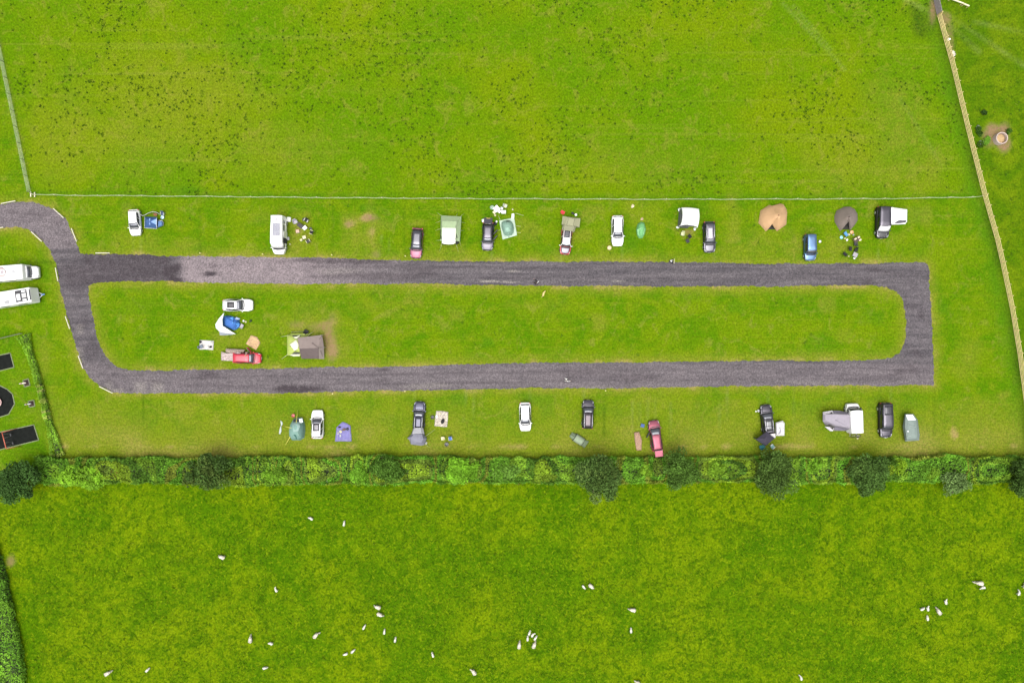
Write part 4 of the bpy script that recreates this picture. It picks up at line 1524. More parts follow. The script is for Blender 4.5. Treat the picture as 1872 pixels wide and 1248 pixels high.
o, L, hw = car('estate_car', 'faded red car with raised tailgate and an open door by the brown airbed', (1194.4, 768.2, .6), (1202.6, 824, 1.0), 1.80, 1.52, pink_p, hood=.22, ws=.23, rt=.45, rear_open=True)
q = MB()
q.box((-L * .5 - .30, 0, 1.78), (.95, 1.22, .08), ry=R(-8), bev=.02)
tg = q.build('tailgate', pink_p, o)
q = MB()
q.box((-L * .5 - .02, 0, 1.80), (.42, 1.05, .08), ry=R(-8))
q.build('window', glass(), tg)
a_ = R(145)
c_ = Vector((L * .14, hw * .97, 0))
e_ = c_ + Vector((math.cos(a_), math.sin(a_), 0)) * .95
q = MB()
q.box(((c_.x + e_.x) / 2, (c_.y + e_.y) / 2, .68), (.95, .13, .72), a_, bev=.03)
q.build('door', mat('dark_door_lining', (.03, .028, .032), .6), o)
o, L, hw = car('estate_car', 'black car with silver panels on its roof and open boot under the black gazebo awning', (1399, 739.6, .6), (1406.5, 794, 1.0), 1.84, 1.54, black_p, hood=.25, ws=.20, rt=.44, rails=mat('white_rail', (.75, .75, .75), .4), seam=True, sunroof=(-.36, .02, mat('grey_roof_glass', (.13, .13, .137), .15, .7)), rear_open=True)
for x0 in (-.20, -.02, -.36):
    q = MB()
    q.box((x0 * L, 0, 1.60), (.07, 1.2, .04))
    q.build('roof_bar', trim_m, o)
q = MB()
q.box((-L * .5 - .15, -.1, 1.70), (.7, 1.2, .07), ry=R(-10), bev=.02)
q.build('tailgate', mat('pale_tailgate', (.5, .48, .48), .4), o)

# ---- vans
o, L, hw = car('camper_van', 'black camper van with white screen cover and a white awning on its side', (1612.2, 435.6, .7), (1620.2, 375.6, 2.0), 1.96, 2.0, black_p, hood=.20, ws=.15, rt=.475, rb=.488, zb=1.12, tumble=.86, nose=.92, cat='van', shade=mat('white_screen_cover', (.82, .82, .80), .7), seam=True, wheel_r=.36, hoodm=mat('dark_bonnet', (.06, .06, .062), .4, .4), group='vans and motorhomes parked on the pitches')
for k in range(5):
    q = MB()
    q.box((L * .41, (k - 2) * .27, 1.06), (.62, .035, .02), ry=R(12))
    q.build('bonnet_stripe', dull, o)
o, L, hw = car('camper_van', 'black van with mauve grey roof panel, left of the white and green tent', (1618.7, 798.9, .7), (1622.6, 736.6, 1.7), 1.94, 1.95, black_p, hood=.22, ws=.10, rt=.475, rb=.49, zb=1.12, tumble=.80, nose=.92, cat='van', wheel_r=.36, seam=True, sunroof=(-.43, -.16, sun_gl), group='vans and motorhomes parked on the pitches')
q = MB()
for s_ in range(9):
    t = -1 + s_ / 4
q.tube([(L * .5 - .30 - .0, -hw * .82, .86), (L * .5 - .06, -hw * .5, .80), (L * .5 + .02, 0, .78), (L * .5 - .06, hw * .5, .80), (L * .5 - .30, hw * .82, .86)], .07, 6)
q.build('light_bar', lamp_m, o)

W_ = mat('white_motorhome_shell', (.80, .80, .79), .4, var=.03, vs=.8)
gvent = mat('grey_roof_vent', (.42, .42, .43), .5)
solar = bpy.data.materials.new('solar_panel')
N = NB(solar)
tc = N.n.new('ShaderNodeTexCoord').outputs['Object']
br = N.n.new('ShaderNodeTexBrick')
br.offset = 0
br.inputs['Scale'].default_value = 5
br.inputs['Color1'].default_value = (.10, .10, .14, 1)
br.inputs['Color2'].default_value = (.15, .15, .19, 1)
br.inputs['Mortar'].default_value = (.35, .35, .37, 1)
br.inputs['Brick Width'].default_value = .5
br.inputs['Row Height'].default_value = .25
br.inputs['Mortar Size'].default_value = .03
N.link(tc, br.inputs['Vector'])
N.link(br.outputs['Color'], N.b.inputs['Base Color'])
N.b.inputs['Roughness'].default_value = .25
N.b.inputs['Metallic'].default_value = .3


def box_body(L, W, z0, H, fslope=.3, rslope=.05, bev=.12):
    """rounded caravan-like shell: loops up the height"""
    lo = []
    for z, ins, k in ((z0, .05, 0), (z0 + .15, 0, 0), (H - bev * 1.6, .0, .85), (H - bev * .5, bev * .35, 1), (H, bev, 1.06)):
        a, c = L / 2 - fslope * k - ins, -L / 2 + rslope * k + ins
        y = W / 2 - ins
        q = .12
        lo.append([(a, -y + q, z), (a, y - q, z), (a - q * .8, y, z), (c + q * .8, y, z), (c, y - q, z), (c, -y + q, z), (c + q * .8, -y, z), (a - q * .8, -y, z)])
    return lo


# white panel-van camper with solar panels (upper row)
f, r = P(510.5, 464.6, .7), P(505.2, 392, 2.6)
o, L, hw = car('camper_van', 'white camper van with two solar panels on its roof, beside scattered camping chairs', (510.5, 464.8, .8), (505.4, 392, 2.6), 2.05, 2.62, white_p, hood=.13, ws=.13, rt=.485, rb=.493, zb=1.25, tumble=.90, nose=1.0, cat='van', windows=False, wheel_r=.36, round_f=.34, group='vans and motorhomes parked on the pitches', shade=white_p)
L2 = L
for (x, y, dx, dy, m, nm) in [(-.19, .02, .95, 1.12, solar, 'solar_panel'), (-.03, .02, .95, 1.12, solar, 'solar_panel'), (-.37, -.06, .6, .36, gvent, 'roof_vent'), (.11, -.04, .45, .42, gvent, 'roof_vent')]:
    q = MB()
    q.box((x * L, y, 2.68), (dx, dy, .06), bev=.015)
    q.build(nm, m, o)
q = MB()
for k in range(7):
    s_ = -1 + k / 3
q.tube([(L * .37 - .20 * (k / 3 - 1) ** 2, (k / 3 - 1) * .86, 1.36) for k in range(7)], [.04, .07, .09, .1, .09, .07, .04], 6)
q.build('wiper_cowl', trim_m, o)
for (x, dx, z, dz) in [(-.33, .5, 1.8, .35), (-.14, 1.2, 1.9, .5), (.30, .95, 1.65, .6)]:
    q = MB()
    q.box((x * L, hw * .965, z), (dx, .05, dz), bev=.01)
    q.build('side_window', glass('dark_glass'), o)
q = MB()
q.box((.13 * L, hw * .985, 1.25), (1.05, .06, 1.9), bev=.02)
q.build('doorway', inter_m, o)
q = MB()
q.box((.0 * L, hw * 1.02, 1.3), (1.0, .05, 1.9), bev=.02)
q.build('sliding_door', white_p, o)

# white camper van with the lilac awning (lower row)
o, L, hw = car('camper_van', 'white van with a lilac awning on its left side and bicycles on the back', (1557.4, 737.4, .8), (1568.6, 793, 2.5), 2.05, 2.45, white_p, hood=.12, ws=.08, rt=.485, rb=.493, zb=1.25, tumble=.92, nose=1.0, cat='van', windows=False, wheel_r=.36, round_f=.22, group='vans and motorhomes parked on the pitches', shade=glass('dark_glass'))
for sg in (-1, 1):
    q = MB()
    q.box((.29 * L, sg * hw * .965, 1.6), (.7, .05, .5), bev=.01)
    q.build('side_window', glass('dark_glass'), o)
q = MB()
q.box((-.08 * L, -hw * .62, 2.50), (3.0, .09, .1), bev=.02)
q.build('awning_case', white_p, o)
q = MB()
for y in (-.5, .5):
    q.tube([(-L * .5 - .02, y, .9), (-L * .5 - .5, y, .82), (-L * .5 - .5, y, .76), (-L * .5 - .02, y, .7)], .025, 5)
q.tube([(-L * .5 - .48, -.7, .8), (-L * .5 - .48, .7, .8)], .03, 5)
q.build('bike_rack', steel, o)
vanw, vL = o, L

# ---- motorhome with cab, cut by the left edge
fr = P(51.6, 495.2, 2.9)
an = R(4.5)
L, W = 6.0, 2.3
c = Vector((fr.x, fr.y, 0)) - Vector((math.cos(an), math.sin(an), 0)) * (L / 2 + .8)
root = thing('motorhome', 'white motorhome with a cab nose and roof panels, upper of two at the left edge', 'motorhome', (c.x, c.y, 0), an, group='vans and motorhomes parked on the pitches')
q = MB()
q.loft(box_body(L, W, .35, 2.9, .15, .05))
q.build('body', W_, root)
q = MB()      # cab
lo = []
for u in (0, .35, .7, .9, 1.0):
    x = L / 2 - .1 + u * 1.25
    w_ = 1.0 * (1 - .24 * u ** 3)
    top = 1.35 - .45 * u ** 1.8
    lo.append([(x, -w_, .3), (x, -w_, .8), (x, -w_ * .93, top - .08), (x, -w_ * .6, top), (x, w_ * .6, top), (x, w_ * .93, top - .08), (x, w_, .8), (x, w_, .3)])
q.loft(lo, smooth=True)
q.build('cab', W_, root)
q = MB()
vs = []
for i in range(7):
    s_ = -1 + i / 3
    vs += [(L / 2 + .45 - .14 * s_ * s_, s_ * .86, 1.30), (L / 2 + .10 - .05 * s_ * s_, s_ * .82, 2.0)]
q.add(vs, [(2 * i, 2 * i + 1, 2 * i + 3, 2 * i + 2) for i in range(6)], 0, True)
q.build('windscreen', glass(), root, solid=.03)
q = MB()
for i in range(7):
    s_ = -1 + i / 3
lo = [[(L / 2 - .12, -1.0, z), (L / 2 + b_ * .55, -.86, z), (L / 2 + b_, 0, z), (L / 2 + b_ * .55, .86, z), (L / 2 - .12, 1.0, z)] for z, b_ in ((1.24, .42), (2.05, .05))]
q.loft(lo)
q.build('cab_pillars', W_, root)
for (x, y, dx, dy, m, nm, z) in [(.25, .12, .42, .42, gvent, 'roof_vent', 3.0), (-.02, .12, .75, .72, W_, 'roof_hatch', 3.0), (-.17, -.08, .9, .62, mat('blue_solar_panel', (.17, .15, .33), .3, .3), 'solar_panel', 2.97), (-.13, .66, .55, .4, gvent, 'roof_vent', 3.0)]:
    q = MB()
    q.box((x * L, y, z - .04), (dx, dy, .12), bev=.02)
    qq = q.build(nm, m, root)
    if nm == 'roof_hatch':
        q = MB()
        q.box((x * L, y, z + .03), (dx - .25, dy - .22, .03))
        q.build('hatch_dome', mat('mauve_dome', (.36, .31, .33), .4), qq)
q = MB()
q.lathe([(.75, 2.905), (.76, 2.915), (.45, 2.92), (.02, 2.92)], (-.06 * L, .15, 0), 20)
q.build('roof_mat', mat('dull_pink_stain', (.52, .40, .38), .8), root)
for (x, dx) in [(-.28, 1.0), (.1, .9)]:
    q = MB()
    q.box((x * L, -W / 2 - .01, 1.7), (dx, .05, .5), bev=.01)
    q.build('side_window', glass('dark_glass'), root)
q = MB()
q.box((-.05 * L, -W / 2 + .02, 2.72), (4.2, .14, .12), bev=.03)
q.build('awning_case', mat('cream_case', (.66, .62, .58), .5), root)
for sg in (-1, 1):
    q = MB()
    q.box((L / 2 + .35, sg * 1.1, 1.35), (.12, .2, .28), bev=.03)
    q.build('mirror', trim_m, root)
    for x in (L / 2 + .5, -L * .22):
        q = MB()
        q.lathe([(.25, -.11), (.34, -.09), (.35, 0), (.34, .09), (.25, .11)], (x, sg * .92, .35), 16, axis='Y')
        q.build('wheel', tyre_m, root)
    q = MB()
    q.ell((L / 2 + 1.02, sg * .66, .92), (.14, .16, .13), 10, 5)
    q.build('headlight', lamp_m, root)

# ---- caravan below it
fr = P(60.6, 537.4, 2.55)
an = R(9.0)
L, W = 6.4, 2.3
c = Vector((fr.x, fr.y, 0)) - Vector((math.cos(an), math.sin(an), 0)) * (L / 2 + .28)
root = thing('caravan', 'white touring caravan with dark front skylights, lower of two at the left edge', 'caravan', (c.x, c.y, 0), an, group='vans and motorhomes parked on the pitches')
q = MB()
q.loft(box_body(L, W, .45, 2.55, .22, .05))
q.build('body', W_, root)
pan = mat('dark_skylight', (.035, .035, .04), .2, .2)
q = MB()
q.box((L * .5 - 1.55, 0.02, 2.56), (1.85, 1.76, .05), bev=.01)
sk = q.build('skylight', pan, root)
for (x, y, dx, dy, m) in [(-2.0, -.12, .55, .95, W_), (-1.12, .02, .68, .72, mat('pale_blind', (.42, .42, .42), .5)), (-1.12, .66, .6, .24, W_), (-1.12, -.66, .6, .24, W_)]:
    q = MB()
    q.box((L * .5 + x, y, 2.60), (dx, dy, .04))
    q.build('blind', m, sk)
q = MB()
q.box((L * .5 - .36, 0.02, 2.52), (.34, 1.62, .05), bev=.01)
q.build('front_window', pan, root)
q = MB()
q.box((L * .5 - 3.9, -.6, 2.57), (.75, .5, .05))
q.build('solar_panel', mat('grey_solar', (.30, .30, .31), .35, .3), root)
q = MB()
q.box((L * .5 - 2.9, .1, 2.57), (.55, .8, .06), bev=.015)
q.build('roof_hatch', W_, root)
q = MB()
q.tube([(L * .5 - .3, .6, .5), (L * .5 + .6, 0, .5)], .05, 6)
q.tube([(L * .5 - .3, -.6, .5), (L * .5 + .6, 0, .5)], .05, 6)
q.build('drawbar', W_, root)
q = MB()
q.lathe([(.16, .4), (.18, .6), (.1, .72), (.02, .75)], (L * .5 + .45, 0, 0), 10, sy=.6)
q.box((L * .5 + .66, 0, .6), (.5, .2, .16), bev=.04)
q.build('hitch_cover', mat('blue_vinyl', (.12, .22, .48), .5), root)
q = MB()
q.tube([(-L * .48, -W / 2 + .06, 2.4), (L * .38, -W / 2 + .06, 2.4), (L * .44, -W / 2 + .06, 2.1)], .04, 5)
q.build('awning_rail', mat('grey_strip', (.35, .35, .36), .5), root)
for x, dx in ((-.25, 1.1), (.18, 1.3)):
    q = MB()
    q.box((x * L, -W / 2 - .01, 1.6), (dx, .05, .55), bev=.01)
    q.build('side_window', glass('dark_glass'), root)
for sg in (-1, 1):
    q = MB()
    q.lathe([(.22, -.1), (.32, -.08), (.33, 0), (.32, .08), (.22, .1)], (-.02 * L, sg * (W / 2 - .14), .33), 16, axis='Y')
    q.build('wheel', tyre_m, root)
# ================================================================== tents and awnings
def mk(name, label, cat, px_, py_, h=0, group=None):
    c = P(px_, py_, h)
    return thing(name, label, cat, (c.x, c.y, 0), group=group)


def ropes(root, segs, m, r=.016):
    """guy ropes: [((px,py,h),(px,py,0))]"""
    for (a, c) in segs:
        q = MB(root)
        q.tube([q.p(*a), q.p(*c)], r, 4)
        q.build('guy_rope', m, root)


rope_m = mat('pale_guy_rope', (.62, .62, .36), .7)
pole_m = mat('tent_pole', (.55, .55, .50), .4, .3)
TG = 'tents on the pitches'


def shrink(pts, c, k):
    return [(c[0] + (x - c[0]) * k, c[1] + (y - c[1]) * k) for x, y in pts]


def dome(b, outline, apex, ha, pw=.75, rings=5, mi=0, h0=.0, smooth=True):
    """outline: ground px; apex: px as seen at height ha. Profile h = ha*(1-k^2)^pw"""
    w0 = [b.p(x, y, h0) for x, y in outline]
    ap = b.p(apex[0], apex[1], ha)
    loops = []
    for i in range(rings + 1):
        k = 1 - i / (rings + .35)
        h = h0 + (ha - h0) * (1 - k ** 2) ** pw
        loops.append([(ap.x + (v.x - ap.x) * k, ap.y + (v.y - ap.y) * k, h) for v in w0])
    b.loft(loops, mi=mi, smooth=smooth)


def seam(b, pts, r=.025, mi=0):
    b.tube([b.p(*p) for p in pts], r, 5, mi)


# --- small blue tent beside the first hatchback
bl = fabric('navy_tent_fabric', (.035, .085, .21))
bl2 = fabric('light_blue_tent_fabric', (.20, .32, .58))
bl3 = fabric('mid_blue_tent_fabric', (.09, .17, .34))
wt = fabric('white_tent_fabric', (.70, .72, .72))
root = mk('ridge_tent', 'small blue tent with pale blue wedge panel beside the white hatchback at top left', 'tent', 281, 405, group=TG)
b = MB(root)
o_ = [(264.8, 396.2), (286.6, 396.8), (286.8, 417.8), (264.6, 416.6)]
b.ploft([(o_, 0), (shrink(o_, (274, 405.5), .93), .55), ([(268, 401), (286.2, 402), (286, 410), (268, 409)], 1.15)], cap=True)
b.build('flysheet', bl, root)
b = MB(root)
b.add([b.p(275.5, 405.3, 1.22), b.p(286.4, 399.5, 1.20), b.p(286.4, 411.4, 1.20)], [(0, 1, 2)])
b.add([b.p(273.5, 405.3, 1.19), b.p(272.5, 399.3, 1.19), b.p(275, 399.8, 1.19)], [(0, 1, 2)])
b.add([b.p(273.5, 405.3, 1.19), b.p(272.5, 411, 1.19), b.p(275, 410.6, 1.19)], [(0, 1, 2)])
b.build('pale_panel', bl2, root, solid=.02)
b = MB(root)
o_ = [(287.3, 403.3), (296.5, 403.3), (299.0, 407), (298, 412.5), (293.5, 414.5), (288, 416.6)]
b.ploft([(o_, 0), (shrink(o_, (292, 409), .9), .6), (shrink(o_, (291.5, 408.5), .6), .85)])
b.build('porch', bl3, root)
b = MB(root)
seam(b, [(264.8, 396.2, .05), (264.4, 416.6, .05), (286.8, 418, .05)], .04)
seam(b, [(286.6, 397, .5), (286.2, 402, 1.17), (286, 410, 1.17), (286.8, 417.6, .4)], .05)
seam(b, [(287.5, 403, .55), (296.5, 403.2, .5), (299, 407, .3), (298, 412.5, .3)], .035)
b.build('edge_tape', wt, root)

# --- pale green frame tent with white roof
gp = fabric('pale_green_tent_fabric', (0.272, 0.352, 0.2))
gp2 = fabric('pale_green_wall_fabric', (0.225, 0.3, 0.18))
wr = fabric('ivory_roof_fabric', (.80, .80, .72))
root = mk('frame_tent', 'large pale green frame tent with ivory white roof section and guy ropes', 'tent', 826, 424, group=TG)
b = MB(root)
o_ = [(808.0, 394.2), (843.6, 396.2), (840.8, 441.5), (805.5, 440.0)]
b.ploft([(o_, 0), (shrink(o_, (824, 418), .985), 1.4)], cap=True)
b.build('wall', gp2, root)
b = MB(root)
b.ploft([([(806.2, 393.8), (842.5, 396.0), (840, 441), (804.8, 440)], 1.42), ([(808.2, 402.6), (835.5, 403.6), (833.5, 417.5), (807.8, 416.8)], 2.05), ([(810, 404.2), (834.5, 404.8), (832.5, 416.4), (809, 415.8)], 2.12)], smooth=False)
b.build('roof', gp, root)
b = MB(root)
lo = []
for (h, ins) in ((2.02, 0), (2.2, .4), (2.26, 1.6)):
    lo.append(([(808.4 + ins, 416.6), (833.4 - ins, 417.2), (832.8 - ins, 444.8 - ins), (829 - ins, 446.3 - ins), (820, 447.1 - ins), (811 + ins, 446.0 - ins), (807.6 + ins, 444.3 - ins)], h))
b.ploft(lo, smooth=False)
b.build('canopy', wr, root)
b = MB(root)
seam(b, [(808.6, 437.2, 2.24), (820, 436.2, 2.30), (832.8, 437, 2.24)], .03)
seam(b, [(808.2, 403, 2.12), (835.5, 403.9, 2.12)], .03)
seam(b, [(835, 404, 2.1), (833.4, 417.2, 2.1)], .03)
b.build('seam_tape', fabric('grey_green_tape', (.26, .30, .20)), root)
for (x0, y0, x1, y1) in [(835.4, 420.5, 836.6, 435), (806.2, 420, 807.2, 437)]:
    b = MB(root)
    b.add([b.p(x0 - .9, y0, 1.80), b.p(x1 + .9 - 1, y0, 1.62), b.p(x1, y1, 1.62), b.p(x0 - .9, y1, 1.80)], [(0, 1, 2, 3)])
    b.build('window', mat('dark_mesh_window', (.045, .05, .04), .6), root, solid=.03)
b = MB(root)
b.box(b.p(812, 446.0, .6), (.7, .08, 1.2))
b.box(b.p(835.5, 444, .6), (.5, .3, 1.0), .5)
b.build('doorway', inter_m, root)
ropes(root, [((806.3, 394, 1.4), (798.5, 388, 0)), ((842, 396, 1.4), (848.8, 389.5, 0)), ((834, 394.5, 1.4), (836.5, 389.5, 0)), ((805, 404, 1.4), (796, 407.5, 0)), ((805, 418, 1.4), (795.5, 421.5, 0)), ((805, 439, 1.4), (796.5, 439.6, 0)),
             ((808, 445, 1.9), (803.6, 459, 0)), ((834, 447, 1.9), (838, 460, 0)), ((842, 406, 1.4), (851, 407.5, 0)), ((841, 421, 1.4), (848, 421.6, 0)), ((840, 441, 1.4), (842.5, 449.5, 0))], rope_m)

# --- mint dome tent on a pale groundsheet
mint = fabric('mint_tent_fabric', (.200, .320, .250))
mint2 = fabric('light_mint_fabric', (.270, .420, .330))
gsh = fabric('pale_groundsheet', (0.378, 0.468, 0.378), var=.12)
root = mk('dome_tent', 'mint green dome tent pitched on a pale square groundsheet, beside the black car', 'tent', 928.5, 417, group=TG)
b = MB(root)
b.ploft([([(912.6, 403.2), (935.5, 398.6), (939.8, 397.8), (945.1, 430.2), (918.8, 438.0)], .02), ([(912.7, 403.4), (935.5, 398.8), (939.6, 398.0), (945, 430.0), (918.9, 437.8)], .06)])
b.build('groundsheet', gsh, root)
b = MB(root)
o_ = [(916.6, 407), (921, 403.6), (928, 402.4), (935, 404.6), (938.3, 410), (939.6, 418), (939, 425), (935.5, 430), (928, 432), (921.8, 429.6), (918.5, 422), (916.4, 414)]
dome(b, o_, (928.2, 415), 1.35, .62, 6, h0=.05)
b.build('flysheet', mint, root)
b = MB(root)
b.add([b.p(924.6, 406.5, 1.12), b.p(928, 415, 1.40), b.p(935, 420, 1.2), b.p(931, 424.6, 1.2), b.p(922.5, 424.2, 1.2)], [(0, 1, 4), (1, 2, 3), (1, 3, 4)], smooth=True)
b.build('top_panel', mint2, root, solid=.03)
b = MB(root)
b.add([b.p(925.5, 404, .8), b.p(931.8, 402.9, .8), b.p(933, 404.2, 1.0), b.p(926, 405.6, 1.05)], [(0, 1, 2, 3)])
b.build('mesh_vent', mat('dark_mesh_window', (.045, .05, .04), .6), root, solid=.03)
b = MB(root)
b.ploft([([(935.2, 390.6), (940.2, 390.4), (940.0, 399), (935.0, 399.5)], .04), ([(935.3, 390.7), (940.1, 390.5), (939.9, 399), (935.1, 399.4)], .09)])
b.build('door_mat', wt, root)
b = MB(root)
seam(b, [(922.0, 432, .35), (928.6, 424.5, 1.2)], .025)
seam(b, [(930, 434, .3), (929.6, 424.6, 1.2)], .025)
seam(b, [(936, 430, .3), (931, 424.6, 1.2)], .025)
b.build('pole_sleeve', mat('grey_green_sleeve', (.22, .34, .28), .6), root)
ropes(root, [((944, 413, .1), (951.6, 413.8, 0)), ((944.5, 424.5, .1), (951.8, 425.6, 0)), ((915, 404, .5), (910.5, 392.5, 0)), ((917, 420, .5), (908.8, 422, 0)), ((942.5, 390, .05), (957, 394, 0))], rope_m, .024)

# --- olive awning behind the small red car
ol = fabric('olive_beige_fabric', (0.27, 0.27, 0.165))
ol2 = fabric('dull_olive_fabric', (0.224, 0.224, 0.144))
root = mk('awning_tent', 'olive beige drive-away awning joined to the back of the small red car', 'awning', 1044, 406, group=TG)
b = MB(root)
b.ploft([([(1028.6, 395.6), (1060.4, 399.6), (1058.4, 416.4), (1026.9, 411.4)], 0), ([(1028.6, 395.0), (1061.2, 399.2), (1059.2, 415.8), (1026.7, 411.2)], 1.35), ([(1037, 396.8), (1052, 399.2), (1049, 413.4), (1033, 411.6)], 1.85), ([(1039.5, 399), (1050.5, 400.6), (1047.6, 411.8), (1036, 410.6)], 1.95)])
b.build('flysheet', ol, root)
b = MB(root)
b.ploft([([(1029, 412), (1053, 414.4), (1049.5, 424.3), (1028.5, 422.3)], .2), ([(1028.6, 411.8), (1053.4, 414.6), (1049.6, 424.6), (1028.2, 422.4)], 1.3), ([(1031.5, 412), (1050, 413.6), (1047, 422.6), (1031, 421)], 1.66)])
b.build('tunnel', ol2, root)
b = MB(root)
seam(b, [(1027, 411.4, 1.4), (1036, 410.8, 1.97), (1039.4, 399, 1.97), (1044, 396.9, 1.4)], .03)
seam(b, [(1050.5, 400.6, 1.97), (1047.6, 411.8, 1.97), (1059, 416, 1.38)], .03)
b.build('seam_tape', fabric('dark_olive_tape', (.16, .16, .10)), root)

# --- pale green pop-up tent
pg = fabric('apple_green_fabric', (0.14, 0.364, 0.14))
pg2 = fabric('soft_green_fabric', (0.2025, 0.435, 0.2025))
root = mk('pop_up_tent', 'pale green lozenge shaped pop-up tent right of the white estate car', 'tent', 1171.8, 420.5, group=TG)
b = MB(root)
o_ = [(1172, 405.2), (1177.5, 407), (1181, 418.5), (1178.6, 428.5), (1174.6, 435.2), (1168, 435.8), (1164.4, 430), (1163, 420), (1165.6, 409.6)]
dome(b, o_, (1172.4, 419.5), 1.05, .6, 4, smooth=False)
b.build('flysheet', pg, root)
b = MB(root)
b.add([b.p(1164.6, 419.6, .78), b.p(1172.4, 416.2, 1.12), b.p(1179.6, 418.2, .72), b.p(1177.2, 427.8, .72), b.p(1173.8, 432, .5), b.p(1168.6, 432.4, .5), b.p(1165.8, 428.2, .6)], [(0, 1, 6), (1, 2, 3), (1, 3, 4), (1, 4, 5), (1, 5, 6)])
b.build('door_panel', pg2, root, solid=.03)

# --- white gazebo
gz = fabric('white_gazebo_canopy', (.84, .84, .83), var=.03)
gzg = fabric('grey_gazebo_wall', (.13, .13, .145), var=.15)
root = mk('gazebo', 'white square gazebo with grey side walls, left of the car with the roof box', 'gazebo', 1257.5, 400, group=TG)
b = MB(root)
NW, NE, SE, SW = (1246.6, 379.8), (1277.6, 382.2), (1275.4, 415.2), (1243.9, 412.2)


def edge(a, c, bulge, n=5):
    dx, dy = c[0] - a[0], c[1] - a[1]
    l = math.hypot(dx, dy)
    return [(a[0] + dx * t / n - dy / l * -bulge * 4 * (t / n) * (1 - t / n), a[1] + dy * t / n + dx / l * -bulge * 4 * (t / n) * (1 - t / n)) for t in range(n)]


ol_ = edge(NW, NE, 1.2) + edge(NE, SE, 2.2) + edge(SE, SW, -2.4) + edge(SW, NW, -2.2)
b.ploft([(ol_, 2.05), (ol_, 2.2), (shrink(ol_, (1261, 397), .6), 2.55), (shrink(ol_, (1261.5, 397), .2), 2.75)], smooth=True)
b.build('canopy', gz, root)
gf = []
for (x, y) in (NW, NE, SE, SW):
    t = P(x, y, 2.1)
    gf.append(t)
for k, (i, j) in enumerate(((0, 3), (3, 2))):
    b = MB(root)
    a, c = gf[i] - b.o, gf[j] - b.o
    a.z = c.z = 0
    d = (c - a) * (1.0 if k == 0 else .55)
    c = a + d
    z1 = 1.95
    b.add([(a.x, a.y, .02), (c.x, c.y, .02), (c.x, c.y, z1), (a.x, a.y, z1)], [(0, 1, 2, 3)])
    b.build('side_wall', gzg, root, solid=.03)
for t in gf:
    b = MB(root)
    v = t - b.o
    b.tube([(v.x, v.y, 0), (v.x, v.y, 2.1)], .035, 6)
    b.build('leg', wt, root)
    b = MB(root)
    b.ell((v.x, v.y, .16), (.30, .20, .16), 10, 5, rz=rnd.uniform(0, 3))
    b.build('leg_weight', wt, root)
b = MB(root)
b.box(b.p(1258, 403, .02) + Vector((0, 0, .01)), (2.2, 1.9, .04))
b.build('floor_mat', gzg, root)

# --- bell tents
tan = fabric('tan_canvas', (.50, .31, .165), var=.05)
brn = fabric('grey_brown_canvas', (.205, .165, .145), var=.05)
dk_in = mat('dark_tent_inside', (.028, .026, .022), .9)
root = mk('bell_tent', 'tan bell tent with a notched open doorway', 'tent', 1411, 399.5, group=TG)
b = MB(root)
o_ = [(1405.8, 374.6), (1410.4, 376.4), (1426.4, 372.0), (1431.6, 373.6), (1436.8, 382), (1438.4, 389.6), (1436.8, 411), (1420.0, 423), (1411.2, 409.6), (1400.0, 423), (1386.4, 407.6), (1390, 385)]
hs_ = [0, .5, 0, .3, 0, .3, 0, 0, 1.25, 0, 0, 0]
ap = (1423.5, 393.6)
w0 = [b.p(x, y, h) for (x, y), h in zip(o_, hs_)]
A = b.p(*ap, 2.9)
lo = [[(v.x, v.y, v.z) for v in w0]]
for k, f in ((.93, .22), (.6, .48), (.25, .80), (.05, .985)):
    lo.append([(A.x + (v.x - A.x) * k, A.y + (v.y - A.y) * k, max(v.z * k + (1 - k) * 0, 0) + (2.9 - v.z * k) * f if True else 0) for v in w0])
b.loft(lo, smooth=True)
b.build('canvas', tan, root)
b = MB(root)
b.ploft([([(1402.5, 419.5), (1418.0, 419.5), (1416, 408), (1405, 408)], .015), ([(1402.5, 419.5), (1418.0, 419.5), (1416, 408), (1405, 408)], .03)])
b.build('groundsheet', dk_in, root)
b = MB(root)
for i in (0, 2, 4, 6, 10, 11):
    v = w0[i]
    b.tube([(v.x + (A.x - v.x) * .3, v.y + (A.y - v.y) * .3, .92 + .1), (v.x + (A.x - v.x) * .62, v.y + (A.y - v.y) * .62, 1.72)], .012, 4)
b.build('seam_tape', fabric('brown_tape', (.30, .17, .09)), root)
b = MB(root)
b.lathe([(.11, 2.88), (.12, 2.98), (.06, 3.04), (.01, 3.05)], (A.x, A.y, 0), 8)
b.build('peak_cap', fabric('brown_tape', (.30, .17, .09)), root)
b = MB(root)
b.ell(b.p(1421.5, 413.8, .35), (.20, .16, .10), 8, 4)
b.build('rolled_door', fabric('brown_tape', (.30, .17, .09)), root)

root = mk('bell_tent', 'grey brown round bell tent with a dark slit doorway', 'tent', 1546, 400, group=TG)
b = MB(root)
o_ = [(1543.4, 378.2), (1552.8, 377.8), (1561, 382.4), (1566.2, 391), (1566.8, 403.8), (1561.4, 412.6), (1553.0, 421.6), (1551.4, 405), (1541.8, 415.4), (1535.8, 422.6), (1526, 406), (1525, 396.4), (1529.2, 384.6)]
hs_ = [0, 0, 0, 0, 0, 0, 0, 1.5, .2, 0, 0, 0, 0]
w0 = [b.p(x, y, h) for (x, y), h in zip(o_, hs_)]
A = b.p(1552.3, 396.6, 2.8)
lo = [[(v.x, v.y, v.z) for v in w0]]
for k, f in ((.93, .22), (.6, .48), (.25, .80), (.05, .985)):
    lo.append([(A.x + (v.x - A.x) * k, A.y + (v.y - A.y) * k, v.z * k + (2.8 - v.z * k) * f) for v in w0])
b.loft(lo, smooth=True)
b.build('canvas', brn, root)
b = MB(root)
